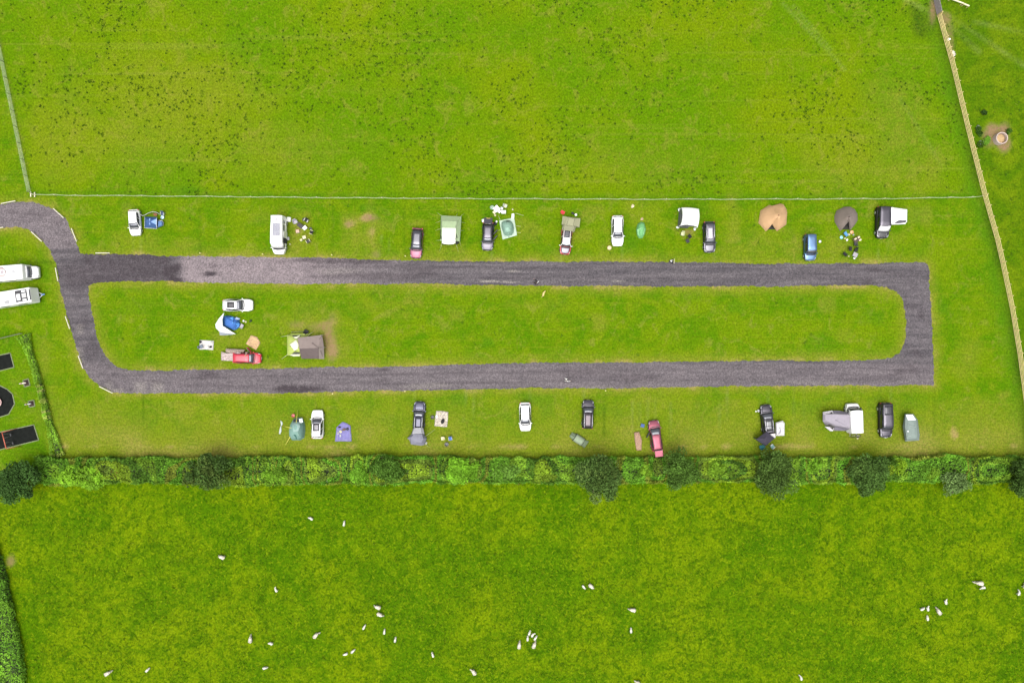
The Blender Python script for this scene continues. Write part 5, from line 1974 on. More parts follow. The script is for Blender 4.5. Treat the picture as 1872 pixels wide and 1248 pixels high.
b.ploft([([(1538, 419.5), (1552.5, 419.5), (1552, 405), (1543, 409)], .015), ([(1538, 419.5), (1552.5, 419.5), (1552, 405), (1543, 409)], .03)])
b.build('groundsheet', dk_in, root)
b = MB(root)
for i in (0, 2, 4, 5, 10, 11, 12):
    v = w0[i]
    b.tube([(v.x + (A.x - v.x) * .42, v.y + (A.y - v.y) * .42, 1.4), (v.x + (A.x - v.x) * .66, v.y + (A.y - v.y) * .66, 1.86)], .012, 4)
b.build('seam_tape', fabric('dark_brown_tape', (.09, .07, .06)), root)
b = MB(root)
b.lathe([(.12, 2.78), (.13, 2.88), (.05, 2.95), (.01, 2.96)], (A.x, A.y, 0), 8)
b.build('peak_cap', fabric('dark_brown_tape', (.09, .07, .06)), root)

# --- white awning on the black camper van
root = mk('awning_tent', 'white drive-away awning with a dark curved window on the black camper van', 'awning', 1643, 397, group=TG)
b = MB(root)
b.ploft([([(1629, 381.5), (1655.8, 385.0), (1655.2, 409.5), (1629, 411)], 0), ([(1628.2, 378.4), (1658.6, 382.6), (1658.2, 405.2), (1654, 409.8), (1628.2, 411)][:4], 1.55), ([(1629, 379.6), (1657.6, 384.0), (1657.4, 401.6), (1629, 409)], 1.95)])
b.build('flysheet', fabric('white_awning_fabric', (.82, .82, .80), var=.03), root)
b = MB(root)
b.add([b.p(1635.0, 408.4, 1.92), b.p(1640.2, 404.2, 2.02), b.p(1644.5, 402.4, 2.04), b.p(1656.8, 402.9, 1.98), b.p(1655.6, 406.8, 1.66), b.p(1645, 408.0, 1.78)], [(0, 1, 2, 3, 4, 5)])
b.build('window', mat('grey_window_film', (.09, .085, .10), .35), root, solid=.03)

# --- blue dome with white tarp (middle strip)
cy = fabric('bright_blue_fabric', (.095, .30, .72))
cy2 = fabric('royal_blue_fabric', (.045, .14, .42))
root = mk('dome_tent', 'bright blue dome tent half covered by a white tarpaulin', 'tent', 424, 590, group=TG)
b = MB(root)
o_ = [(407.5, 578.5), (413, 576.6), (421, 577), (428, 579.2), (437, 582), (439, 590), (438.6, 597), (433, 602), (427, 603.6), (418, 600), (407, 596.5)]
dome(b, o_, (425, 590), 1.35, .6, 5, smooth=False)
b.build('flysheet', cy2, root)
b = MB(root)
c_ = [(413.8, 589, .95), (416.5, 582, 1.02), (426.5, 578.8, .85), (438.2, 592, .5), (437, 596.5, .55), (427.2, 602.6, .45), (415.5, 595.5, .9), (426.4, 590.2, 1.42)]
b.add([b.p(*q) for q in c_], [(7, 0, 1), (7, 1, 2), (7, 2, 3), (7, 3, 4), (7, 4, 5), (7, 5, 6), (7, 6, 0)])
b.build('top_panel', cy, root, solid=.03)
b = MB(root)
seam(b, [(426.4, 578.6, .88), (426.5, 590, 1.46), (427.2, 602.4, .5)], .03)
b.build('pole_sleeve', fabric('navy_sleeve', (.03, .08, .26)), root)
b = MB(root)
b.add([b.p(428.5, 584.6, .80), b.p(437, 583.8, .75), b.p(439.2, 582.4, .8), b.p(432, 579.4, .95)], [(0, 1, 2, 3)])
b.build('porch_flap', fabric('grey_blue_flap', (.28, .36, .52)), root, solid=.03)
root = mk('tarpaulin', 'white tarpaulin slung over the left side of the blue dome tent, its lower edge grey', 'tarpaulin', 405, 594)
tp_ = [(409.7, 571.5, 1.75), (406.2, 584, 1.75), (407, 595.6, 1.7), (418, 602.5, 1.25), (431.2, 610.8, .25), (411, 608.4, .9), (401.2, 606, 1.2), (394.4, 599.5, .5), (393.8, 592.5, .35), (400, 582, .95)]
b = MB(root)
b.add([b.p(*q) for q in tp_], [(0, 1, 9), (1, 2, 8, 9), (2, 7, 8), (2, 6, 7), (2, 5, 6), (2, 3, 5), (3, 4, 5)])
b.build('sheet', fabric('white_tarp', (.74, .76, .76)), root, solid=.025)
b = MB(root)
b.add([b.p(401.2, 606.1, 1.15), b.p(411, 608.6, .85), b.p(428, 611.2, .25), b.p(410, 613.0, .1), b.p(401.8, 612.6, .1)], [(0, 1, 4), (1, 2, 3), (1, 3, 4)])
b.build('hem', fabric('grey_tarp', (.33, .36, .42)), root, solid=.025)
b = MB(root)
b.tube([b.p(407, 595.6, 0), b.p(407, 595.6, 1.7)], .025, 6)
b.tube([b.p(409.7, 571.5, 0), b.p(409.7, 571.5, 1.75)], .025, 6)
b.build('pole', pole_m, root)

# --- lime tunnel tent under a brown canopy
lime = fabric('lime_tent_fabric', (0.345, 0.42, 0.0975))
limew = fabric('cream_lime_fabric', (.78, .78, .58))
tpb = fabric('taupe_canopy', (0.212, 0.1696, 0.1536), var=.06)
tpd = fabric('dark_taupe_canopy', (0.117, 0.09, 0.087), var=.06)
root = mk('tunnel_tent', 'lime and cream tunnel tent, its right part hidden under the taupe canopy', 'tent', 548, 632, group=TG)
b = MB(root)
lo = []
for (x, hw_, hh) in ((524.8, 17.5, .25), (525.6, 19.4, .9), (529, 19.8, 1.45), (536, 20, 1.75), (548, 20, 1.8), (564, 18, 1.75)):
    k = []
    for a in range(9):
        t = math.pi * a / 8
        cx, cy_ = x, 630.8
        k.append((cx, cy_ - hw_ * math.cos(t) * (1 if True else 0), max(hh * math.sin(t) ** .6, .0)))
    lo.append(k)
b.loft([[b.p(*q) for q in l] for l in lo], cap=True, smooth=True)
b.build('flysheet', lime, root)
b = MB(root)
b.add([b.p(529.4, 629.6, 1.72), b.p(541.5, 620.6, 1.84), b.p(546, 630, 1.9), b.p(544.5, 637.2, 1.84), b.p(538, 641, 1.74)], [(0, 1, 2), (0, 2, 3), (0, 3, 4)], smooth=True)
b.add([b.p(534.5, 614.5, 1.32), b.p(541, 619.2, 1.78), b.p(545, 616.5, 1.64), b.p(548.5, 613.6, 1.4), b.p(549, 612, 1.2)], [(0, 1, 2), (0, 2, 3), (0, 3, 4)])
b.add([b.p(530, 648.6, 1.25), b.p(536.5, 651, .85), b.p(548, 650.8, .8), b.p(548, 647.6, 1.4), b.p(534, 647.6, 1.42)], [(0, 1, 2), (0, 2, 3), (0, 3, 4)])
b.build('cream_panel', limew, root, solid=.03)
b = MB(root)
b.add([b.p(533, 646.8, 1.5), b.p(537.5, 643.6, 1.7), b.p(548, 643.8, 1.7), b.p(548, 646.8, 1.5)], [(0, 1, 2, 3)])
b.add([b.p(533.5, 613.0, 1.25), b.p(536, 615.4, 1.5), b.p(549.5, 614.2, 1.42), b.p(549.5, 612.8, 1.35)], [(0, 1, 2, 3)])
b.build('mesh_window', mat('dark_mesh_window', (.045, .05, .04), .6), root, solid=.035)
b = MB(root)
seam(b, [(529, 611.5, .7), (536, 617.5, 1.45), (542, 621, 1.8), (533.5, 626, 1.78), (528.6, 630, 1.6), (535, 637.4, 1.78), (543, 643.4, 1.5)], .028)
seam(b, [(530, 649, .8), (541, 640.4, 1.7), (546, 643, 1.4)], .028)
b.build('pole_sleeve', fabric('olive_sleeve', (.22, .25, .10)), root)
b = MB(root)
b.ploft([([(530, 610.2), (560, 609.2), (565, 611.4), (550, 614.2), (533, 613)], .5), ([(531, 610.6), (560, 609.6), (564.8, 611.4), (550, 613.8), (534, 612.8)], .62)])
b.build('side_flap', lime, root)
ropes(root, [((528, 613, .9), (513, 615.5, 0)), ((527, 647, .8), (515, 656, 0)), ((564, 612, 1.0), (574.5, 605, 0))], rope_m, .026)
root = mk('canopy_shelter', 'large taupe brown canopy shelter stretched over the lime tunnel tent', 'shelter', 568, 634, group=TG)
c1 = [(543.4, 617.2), (553, 616.6), (588.6, 612.2), (592.3, 633), (592.4, 656), (574, 655.8), (550, 655.6), (546.5, 640)]
b = MB(root)
b.add([b.p(543.4, 617.2, 1.95), b.p(588.8, 612.0, 1.35), b.p(581.6, 635.6, 1.95), b.p(547, 637.2, 2.25), b.p(592.4, 634.8, 1.35)], [(0, 1, 2, 3), (1, 4, 2)])
b.build('canopy', tpb, root, solid=.03)
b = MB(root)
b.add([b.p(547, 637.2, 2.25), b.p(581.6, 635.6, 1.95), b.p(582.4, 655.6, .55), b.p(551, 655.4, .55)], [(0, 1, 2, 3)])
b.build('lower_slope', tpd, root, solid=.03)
b = MB(root)
b.add([b.p(581.6, 635.6, 1.95), b.p(592.4, 634.8, 1.35), b.p(592.6, 656.2, .1), b.p(582.4, 655.6, .55)], [(0, 1, 2, 3)])
b.add([b.p(588.8, 612.0, 1.35), b.p(592.4, 634.8, 1.35), b.p(591, 634.8, .02), b.p(587, 613, .02)], [(0, 1, 2, 3)])
b.build('end_wall', fabric('taupe_wall', (0.21, 0.1762, 0.1575)), root, solid=.03)
b = MB(root)
seam(b, [(570, 626.5, 2.0), (581.6, 635.4, 2.0), (589.5, 635, 1.6)], .03)
seam(b, [(584.0, 620, 1.62), (589, 612.5, 1.38)], .03)
seam(b, [(582, 636, 1.97), (582.6, 655, .6)], .03)
seam(b, [(586, 641, 1.6), (590, 652, .5)], .03)
b.build('seam_tape', fabric('dark_taupe_tape', (.10, .075, .07)), root)
b = MB(root)
for (x, y, h) in ((543.4, 617.2, 1.93), (588.8, 612, 1.33), (551, 655.2, .53), (592.4, 634.8, 1.33), (547, 637.2, 2.2), (582, 635.6, 1.93)):
    v = b.p(x, y, h)
    b.tube([(v.x, v.y, 0), v], .025, 6)
b.build('pole', pole_m, root)

# --- mint awning (lower left)
root = mk('dome_tent', 'mint green dome awning with an open dark porch, yellow guy lines around it', 'tent', 543.5, 785, group=TG)
b = MB(root)
o_ = [(537, 765), (544, 762.6), (553, 762.8), (556, 770), (557.8, 777), (558, 788), (556.4, 800), (549, 804.5), (534, 804.4), (529, 797), (528.6, 786), (531, 775)]
dome(b, o_, (541, 783.5), 1.9, .55, 6, smooth=False)
b.build('flysheet', fabric('grey_mint_fabric', (0.1625, 0.2795, 0.2405)), root)
b = MB(root)
b.add([b.p(534, 772.4, 1.60), b.p(546.5, 771.6, 1.62), b.p(549, 779, 1.9), b.p(545, 788, 1.98), b.p(536, 789.5, 1.95)], [(0, 1, 2), (0, 2, 3), (0, 3, 4)], smooth=True)
b.build('top_panel', fabric('pale_mint_fabric', (0.26, 0.377, 0.338)), root, solid=.03)
b = MB(root)
b.ploft([([(536.2, 766.4), (540, 765.4), (541, 771), (536, 771)], 1.2), ([(536.2, 766.4), (540, 765.4), (541, 771), (536, 771)], 1.42)])
b.ploft([([(542, 766.2), (548, 766), (551, 772), (543, 771.6)], 1.1), ([(542, 766.2), (548, 766), (551, 772), (543, 771.6)], 1.36)])
b.build('dark_opening', inter_m, root)
b = MB(root)
b.box(b.p(550.2, 768.6, 1.36), (.5, .62, .1), .2)
b.build('porch_table', wt, root)
b = MB(root)
b.add([b.p(536.6, 794.2, 1.72), b.p(540.6, 795.2, 1.74), b.p(543.2, 802.4, 1.05), b.p(541.4, 802.2, 1.05)], [(0, 1, 2, 3)])
b.build('dark_panel', fabric('dark_green_panel', (.03, .11, .085)), root, solid=.03)
b = MB(root)
seam(b, [(543.6, 794, 1.78), (552, 800.4, .9)], .025)
seam(b, [(543, 789, 1.99), (547.5, 798, 1.45)], .025)
seam(b, [(530, 795, .6), (540.6, 788, 1.98)], .025)
b.build('pole_sleeve', fabric('dull_mint_sleeve', (.30, .44, .36)), root)
ropes(root, [((541.6, 772, 1.7), (544.2, 748.8, 0)), ((533, 782, 1.6), (517.2, 778.4, 0)), ((531, 797, .8), (521.8, 812.6, 0))], mat('yellow_guy_line', (.68, .62, .12), .6), .04)
root = mk('windbreak', 'folded grey fabric strip lying in the grass left of the mint awning', 'windbreak', 513.5, 780)
b = MB(root)
b.ploft([([(512.5, 767.6), (516.2, 771), (516.8, 775), (514.2, 779), (514.6, 788.6), (512, 793.4), (509.8, 792.6), (510.6, 785), (512.8, 779), (514, 774.2)], .02), ([(512.7, 768), (516, 771.2), (516.5, 775), (514, 779), (514.3, 788.2), (512, 792.8), (510.2, 792.2), (511, 785), (513, 779), (514.3, 774.4)], .16)])
b.build('cloth', fabric('grey_cloth', (.42, .46, .44)), root)

# --- grey tailgate awning on the slate car
gr1 = fabric('grey_lilac_fabric', (0.1943, 0.1943, 0.2412))
gr2 = fabric('light_grey_fabric', (0.2775, 0.2775, 0.2925))
root = mk('awning_tent', 'grey lilac tailgate awning on the back of the slate grey car', 'awning', 763, 798, group=TG)
b = MB(root)
b.ploft([([(757.4, 783.5), (772.6, 783), (775.5, 794), (752.5, 794.6)], .3), ([(755.6, 782.6), (773.4, 782), (776, 793), (751.8, 794)], 1.45), ([(757.5, 781.6), (769.2, 781.4), (770.6, 792.4), (753.4, 793)], 1.86)])
b.build('tunnel', gr2, root)
b = MB(root)
o_ = [(744.2, 800.6), (751.6, 793.6), (774.5, 793), (780.4, 801), (776.2, 812.8), (770, 814.4), (751, 812), (748.6, 804.4)]
b.ploft([(o_, 0), (shrink(o_, (762, 804), .97), 1.1), ([(752, 798), (757, 793.4), (771, 793), (774, 801), (771, 809), (758, 809), (752, 804), (751, 801)], 1.85), (shrink(o_, (762.5, 801), .35), 2.05)])
b.build('flysheet', gr1, root)
b = MB(root)
seam(b, [(751.8, 793.8, 1.5), (763.5, 798.5, 2.08), (770, 808.5, 1.85)], .025)
seam(b, [(763.5, 798.5, 2.08), (776, 795, 1.5)], .025)
b.build('seam_tape', fabric('dark_lilac_tape', (.18, .18, .24)), root)
ropes(root, [((778, 797, .9), (796, 784, 0)), ((776, 811, .5), (786, 818, 0))], rope_m)

# --- small sage tunnel tent
sg_ = fabric('sage_fabric', (0.18, 0.2325, 0.1425))
sg2 = fabric('light_sage_fabric', (0.255, 0.315, 0.21))
root = mk('tunnel_tent', 'small sage green tunnel tent pitched diagonally above the largest hedge tree', 'tent', 1057.5, 803, group=TG)
b = MB(root)
an = math.atan2(-(816 - 789) * .62, (1070 - 1044))
a0, a1 = Vector(PX(1043.2, 793.4)), Vector(PX(1071.8, 812.2))
d = (a1 - a0)
L = d.length
d.normalize()
nn = Vector((-d.y, d.x))
rt_ = Vector((root.location.x, root.location.y))


def tun(b, t0, t1, w0, w1, h0, h1, nseg=4, mi=0):
    lo = []
    for i in range(nseg + 1):
        t = t0 + (t1 - t0) * i / nseg
        w_ = w0 + (w1 - w0) * i / nseg
        h = h0 + (h1 - h0) * i / nseg
        c = a0 + d * (L * t) - rt_
        lo.append([(c.x + nn.x * w_ * math.cos(math.pi * k / 8), c.y + nn.y * w_ * math.cos(math.pi * k / 8), max(.01, h * math.sin(math.pi * k / 8) ** .7)) for k in range(9)])
    b.loft(lo, cap=True, bottom=True, smooth=True)


tun(b, .26, .76, .66, .66, .95, .95)
b.build('flysheet', sg2, root)
b = MB(root)
tun(b, .0, .24, .40, .56, .25, .78)
tun(b, .80, 1.02, .56, .66, .72, .2)
b.build('end_porch', sg_, root)
b = MB(root)
tun(b, .235, .265, .64, .66, .92, .955, 1)
tun(b, .75, .80, .66, .60, .94, .80, 1)
b.build('pole_sleeve', fabric('dark_sage_sleeve', (.05, .06, .05)), root)
b = MB(root)
seam(b, [(1043.4, 793.6, .3), (1050, 797.6, .82)], .03)
b.build('zip', fabric('dark_sage_sleeve', (.05, .06, .05)), root)

# --- black gazebo awning and white tent by the silver-black car
kb = fabric('black_canopy_fabric', (.048, .042, .062), var=.12)
root = mk('gazebo', 'black diamond shaped gazebo awning over the open boot, next to the hedge', 'gazebo', 1399.5, 801, group=TG)
b = MB(root)
q_ = [(1401.3, 788.4), (1416.4, 800.6), (1400.4, 814.4), (1383.4, 801.8)]
b.ploft([(q_, 1.95), (q_, 2.05), (shrink(q_, (1400.6, 801.2), .5), 2.45), (shrink(q_, (1400.8, 801), .1), 2.75)])
b.build('canopy', kb, root)
b = MB(root)
for (x, y) in q_:
    v = b.p(x, y, 2.0)
    b.tube([(v.x, v.y, 0), v], .03, 6)
b.build('leg', trim_m, root)
b = MB(root)
for i, j in ((2, 3),):
    a, c = b.p(*q_[i], 1.95), b.p(*q_[j], 1.95)
    b.add([(a.x, a.y, .0), (c.x, c.y, .0), (c.x, c.y, 1.9), (a.x, a.y, 1.9)], [(0, 1, 2, 3)])
b.build('side_wall', fabric('slate_side_wall', (.10, .10, .15)), root, solid=.03)
root = mk('box_tent', 'white and grey box shaped small tent right of the silver-black car', 'tent', 1426, 783, group=TG)
b = MB(root)
b.ploft([([(1418.2, 772.6), (1430.4, 769.6), (1434, 774), (1433.6, 796.2), (1418.4, 796.2)], 0), ([(1418.2, 772.2), (1430.8, 768.4), (1434.6, 773), (1434.2, 796.0), (1418.2, 796.2)], 1.25), ([(1420.5, 774.6), (1430.4, 771), (1433.2, 775), (1432.6, 793.8), (1420.5, 794)], 1.5)])
b.build('flysheet', fabric('off_white_fabric', (0.576, 0.567, 0.54)), root)
b = MB(root)
b.add([b.p(1418.6, 777.4, 1.30), b.p(1424.5, 780.2, 1.56), b.p(1428.6, 786.6, 1.58), b.p(1426.4, 792.4, 1.56), b.p(1419.6, 794.6, 1.48)], [(0, 1, 2), (0, 2, 3), (0, 3, 4)])
b.build('door_panel', fabric('pale_lilac_panel', (0.28, 0.2695, 0.308)), root, solid=.03)
b = MB(root)
seam(b, [(1430.2, 769.4, 1.3), (1430, 778, 1.56), (1425.5, 781.6, 1.58), (1433.6, 782.2, 1.55)], .025)
b.build('zip', fabric('grey_tape', (.25, .25, .27)), root)

# --- lilac awning of the white van
li = fabric('lilac_awning_fabric', (0.2772, 0.252, 0.2898))
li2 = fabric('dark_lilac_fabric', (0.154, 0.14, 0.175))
liw = fabric('pale_lilac_fabric', (0.561, 0.527, 0.561))
root = mk('awning_tent', 'lilac grey drive-away awning with peaked white corner flaps, joined to the white van', 'awning', 1530, 768, group=TG)
b = MB(root)
b.ploft([([(1506, 754.5), (1524, 752.8), (1549, 754.6), (1548.6, 786.4), (1525, 786.8), (1508, 776)], 0), ([(1504.4, 755.6), (1524, 754.6), (1554.4, 756.2), (1553.8, 783.4), (1526, 778.6), (1504.2, 769.6)], 1.75), ([(1508.5, 757.4), (1525, 756.6), (1554, 758.4), (1553.4, 780.4), (1527, 776.4), (1508.4, 768)], 2.1)], smooth=False)
b.build('flysheet', li, root)
b = MB(root)
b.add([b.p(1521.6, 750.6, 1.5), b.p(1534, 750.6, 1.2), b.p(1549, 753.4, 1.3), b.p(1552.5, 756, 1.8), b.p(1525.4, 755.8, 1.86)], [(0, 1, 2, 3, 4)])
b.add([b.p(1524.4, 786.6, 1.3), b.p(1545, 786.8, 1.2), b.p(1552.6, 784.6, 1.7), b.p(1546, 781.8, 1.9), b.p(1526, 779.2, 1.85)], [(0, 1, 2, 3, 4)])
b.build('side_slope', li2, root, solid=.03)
b = MB(root)
b.add([b.p(1504.0, 753.4, 1.5), b.p(1521.2, 750.2, 1.7), b.p(1523.6, 754.8, 2.05), b.p(1505, 757.2, 1.95)], [(0, 1, 2, 3)])
b.add([b.p(1507.8, 779.2, 1.1), b.p(1517.6, 787.4, 1.2), b.p(1522.6, 787.6, 1.5), b.p(1524.8, 781.2, 1.8)], [(0, 1, 2, 3)])
b.build('corner_flap', liw, root, solid=.03)
b = MB(root)
b.add([b.p(1509.4, 778.2, 2.0), b.p(1524.6, 778.4, 2.2), b.p(1515.6, 775.4, 2.2)], [(0, 1, 2)])
b.add([b.p(1518, 781.4, 1.95), b.p(1524.6, 780.6, 2.15), b.p(1522.2, 784.8, 1.95)], [(0, 1, 2)])
b.add([b.p(1516.8, 755, 2.05), b.p(1521.2, 752.4, 2.05), b.p(1522.4, 756, 2.2)], [(0, 1, 2)])
b.build('dark_vent', dk_in, root, solid=.04)
b = MB(root)
seam(b, [(1527, 767, 2.13), (1540, 774, 2.13), (1550, 781, 2.05)], .02)
b.build('seam_tape', li2, root)

# --- white and grey-green tent, right of the black van
root = mk('tunnel_tent', 'white and grey green inflatable tent at the right end of the lower row', 'tent', 1667, 782, group=TG)
gg = fabric('grey_green_fabric', (0.1815, 0.2255, 0.2035))
b = MB(root)
o_ = [(1654.6, 757), (1668.6, 757), (1676.4, 768), (1680, 793), (1679.2, 803.8), (1654.8, 805.6), (1650.4, 779.6)]
b.ploft([(o_, 0), ([(1653.8, 756.4), (1669.6, 756), (1677.6, 767.2), (1681.2, 794.6), (1680.2, 804.8), (1655, 806.4), (1650.2, 779)], .9), ([(1655.5, 758), (1668, 758), (1675, 768), (1677, 793), (1675.5, 801), (1657.5, 802), (1654.5, 780)], 1.6), (shrink([(1655.5, 758), (1668, 758), (1675, 768), (1677, 793), (1675.5, 801), (1657.5, 802), (1654.5, 780)], (1666.5, 780), .5), 1.85)], smooth=False)
b.build('flysheet', gg, root)
b = MB(root)
b.add([b.p(1656.0, 757.6, 1.70), b.p(1668.0, 757.4, 1.70), b.p(1674.8, 767.4, 1.82), b.p(1660.0, 767.8, 1.90)], [(0, 1, 2, 3)])
b.build('white_panel', fabric('bright_white_panel', (.80, .82, .80)), root, solid=.04)
b = MB(root)
b.add([b.p(1654.6, 805.4, .95), b.p(1680, 803.8, .95), b.p(1679, 797, 1.45), b.p(1655.4, 798, 1.45)], [(0, 1, 2, 3)])
b.build('end_panel', fabric('mid_grey_panel', (0.162, 0.198, 0.186)), root, solid=.04)
b = MB(root)
b.add([b.p(1655.2, 764, 1.45), b.p(1659.4, 767.6, 1.72), b.p(1656, 767, 1.5)], [(0, 1, 2)])
b.build('mesh_window', mat('dark_mesh_window', (.045, .05, .04), .6), root, solid=.05)
b = MB(root)
seam(b, [(1650.8, 778.4, 1.0), (1661, 777, 1.9), (1672, 780, 1.92), (1679, 779, 1.0)], .045)
seam(b, [(1652.4, 797.6, 1.0), (1662, 796.6, 1.82), (1680.4, 797, 1.0)], .04)
b.build('air_beam', fabric('pale_beam', (0.308, 0.364, 0.336)), root)
b = MB(root)
b.ell(b.p(1659.8, 788, 1.82), (.16, .14, .05), 8, 4)
b.build('white_patch', wt, root)

# --- camouflage sheet behind the red car, mottled sheets and blankets
def mottled(key, c1, c2, sc_=4.0):
    if key in MATS:
        return MATS[key]
    m = bpy.data.materials.new(key)
    n_ = NB(m)
    f_ = n_.rng(n_.noise(sc_, 4, .7, 1.0), .4, .6)
    n_.link(n_.mix(f_, c1, c2), n_.b.inputs['Base Color'])
    n_.b.inputs['Roughness'].default_value = .8
    MATS[key] = m
    return m


def sheet(root, name, outline, h0, h1, m, wav=.03, sub=3):
    """a cloth with thickness following an outline, with gentle folds"""
    b = MB(root)
    cx = sum(p[0] for p in outline) / len(outline)
    cy_ = sum(p[1] for p in outline) / len(outline)
    ol2 = []
    n_ = len(outline)
    for i in range(n_):
        a, c = outline[i], outline[(i + 1) % n_]
        for k in range(sub):
            t = k / sub
            ol2.append((a[0] + (c[0] - a[0]) * t + rnd.uniform(-.25, .25), a[1] + (c[1] - a[1]) * t + rnd.uniform(-.25, .25)))
    loops = [[b.p(x, y, .01) for x, y in ol2], [b.p(x, y, h0 + rnd.uniform(0, wav)) for x, y in ol2]]
    for k in (.8, .5, .25):
        loops.append([b.p(cx + (x - cx) * k, cy_ + (y - cy_) * k, h0 + (h1 - h0) * (1 - k) + rnd.uniform(-wav, wav) * .8 + wav) for x, y in ol2])
    b.loft(loops, smooth=True)
    return b.build(name, m, root)


cam1 = mottled('pink_camouflage', (.52, .42, .40), (.28, .22, .20), 5)
cam2 = mottled('brown_camouflage', (.20, .15, .12), (.34, .27, .22), 4)
root = mk('camouflage_sheet', 'pale pinkish camouflage sheet stretched behind the bright red car', 'sheet', 421, 651)
b = MB(root)
gr_ = []
for i in range(9):
    for k in range(5):
        u, v = i / 8, k / 4
        x = 404.2 + (439.6 - 404.2) * u
        y = (642.4 + 3.2 * u + 2.0 * math.sin(u * 5)) * (1 - v) + (658.6 + 1.6 * u) * v
        gr_.append(b.p(x, y, .35 + .95 * u + .10 * math.sin(u * 9 + v * 3)))
b.add(gr_, [(i * 5 + k, i * 5 + k + 1, (i + 1) * 5 + k + 1, (i + 1) * 5 + k) for i in range(8) for k in range(4)], smooth=True)
b.build('sheet', cam1, root, solid=.025)
b = MB(root)
for (x, y, h) in ((404.4, 642.6, .35), (404.3, 658.5, .35)):
    v = b.p(x, y, h)
    b.tube([(v.x, v.y, 0), v], .025, 6)
b.build('pole', pole_m, root)
root = mk('camouflage_awning', 'dark brown camouflage awning along the top side of the red car', 'awning', 429, 641)
sheet(root, 'cloth', [(413, 637), (432, 637.6), (449.5, 639), (444, 643.5), (438, 645.6), (424, 645.8), (412.5, 643.6)], .7, 1.0, cam2, .08)
root = mk('ground_sheet', 'tan leaf-mottled hexagonal sheet lying in front of the red car door', 'sheet', 463, 627)
sheet(root, 'cloth', [(458.8, 612.6), (470, 615.6), (476.2, 626), (468.4, 640), (455.8, 632.4), (449.6, 628)], .06, .12, mottled('leafy_tan', (.56, .38, .19), (.33, .21, .12), 6), .03)

root = mk('picnic_rug', 'grey picnic rug with bags and cups on it, left of the red car', 'rug', 377.5, 630)
sheet(root, 'cloth', [(365, 621.2), (391, 622.5), (389.8, 640), (376, 638.4), (364.4, 638.9)], .05, .05, fabric('pale_grey_rug', (.50, .48, .46), var=.12), .02)
root = mk('picnic_rug', 'lilac blue picnic rug with clothes piled on it', 'rug', 627.5, 791)
sheet(root, 'cloth', [(626, 770.8), (633, 773), (641, 778.4), (642.6, 806.6), (612.6, 806.4), (615, 781.4)], .05, .05, fabric('lilac_blue_rug', (0.1674, 0.155, 0.3472), var=.15), .02)
b = MB(root)
for a, c in (((616.5, 803.8), (640.6, 803.8)), ((640.6, 803.8), (639, 780.5)), ((616.5, 803.8), (617.4, 783))):
    seam(b, [(*a, .08), (*c, .08)], .05)
b.build('stripe', fabric('pale_lilac_stripe', (0.288, 0.276, 0.408)), root)
root = mk('picnic_rug', 'cream and brown patterned rug right of the slate grey car', 'rug', 807, 765.5)
sheet(root, 'cloth', [(797.6, 750.6), (808, 750.8), (819.6, 752.6), (818.6, 768), (817, 780.4), (805, 779.4), (794.2, 778.2), (795.6, 764)], .05, .05, mottled('patterned_rug', (.60, .55, .45), (.20, .16, .14), 7), .02)
root = mk('air_bed', 'brown mottled airbed on the grass left of the faded red car', 'airbed', 1166, 806)
b = MB(root)
o_ = [(1159.2, 790), (1168.6, 789), (1171, 797), (1173.6, 803), (1172.6, 822.6), (1163.4, 822.8), (1160.4, 804)]
b.ploft([(shrink(o_, (1166, 806), .93), .02), (o_, .12), (o_, .2), (shrink(o_, (1166, 806), .88), .3)], smooth=True)
b.build('mattress', mottled('brown_mottle', (.40, .26, .17), (.24, .14, .09), 6), root)

# ================================================================== camping furniture
def chair(px_, py_, deg, m, label, w_=.56, grp='camping chairs', frame=None, cat='chair'):
    root = thing('camping_chair', label, cat, (*PX(px_, py_), 0), R(deg), group=grp)
    b = MB()
    b.box((.03, 0, .42), (.46, w_ - .06, .05), ry=R(4), bev=.015)
    b.build('seat', m, root)
    b = MB()
    b.box((-.27, 0, .70), (.06, w_ - .04, .60), ry=R(-16), bev=.02)
    b.build('backrest', m, root)
    fm = frame or trim_m
    for s_ in (-1, 1):
        b = MB()
        y = s_ * w_ / 2
        b.tube([(.26, y, .0), (-.18, y, .62)], .018, 5)
        b.build('leg', fm, root)
        b = MB()
        b.tube([(-.30, y, .0), (.22, y, .60)], .018, 5)
        b.build('leg', fm, root)
        b = MB()
        b.box((.02, y, .63), (.46, .08, .035), bev=.01)
        b.build('armrest', m if frame is None else fm, root)
    return root


def table(px_, py_, deg, w_, d_, m, label, h=.62, cat='table'):
    root = thing('folding_table', label, cat, (*PX(px_, py_), 0), R(deg), group='folding tables')
    b = MB()
    b.box((0, 0, h), (w_, d_, .04), bev=.01)
    b.build('tabletop', m, root)
    for sx in (-1, 1):
        for sy in (-1, 1):
            b = MB()
            b.tube([(sx * w_ * .36, sy * d_ * .42, h - .02), (sx * w_ * .44, sy * d_ * .44, 0)], .018, 5)
            b.build('leg', pole_m, root)
    return root


def bag(px_, py_, m, label, r=(.24, .18, .2), deg=0, name='bag', cat='bag', z=0.0):
    root = thing(name, label, cat, (*PX(px_, py_), z), R(deg))
    b = MB()
    b.ell((0, 0, r[2] * .75), r, 12, 6, zmin=-.75)
    b.build('body', m, root)
    b = MB()
    b.tube([(-r[0] * .5, 0, r[2] * 1.6), (-r[0] * .3, 0, r[2] * 1.95), (r[0] * .3, 0, r[2] * 1.95), (r[0] * .5, 0, r[2] * 1.6)], .018, 5)
    b.build('handle', trim_m, root)
    return root


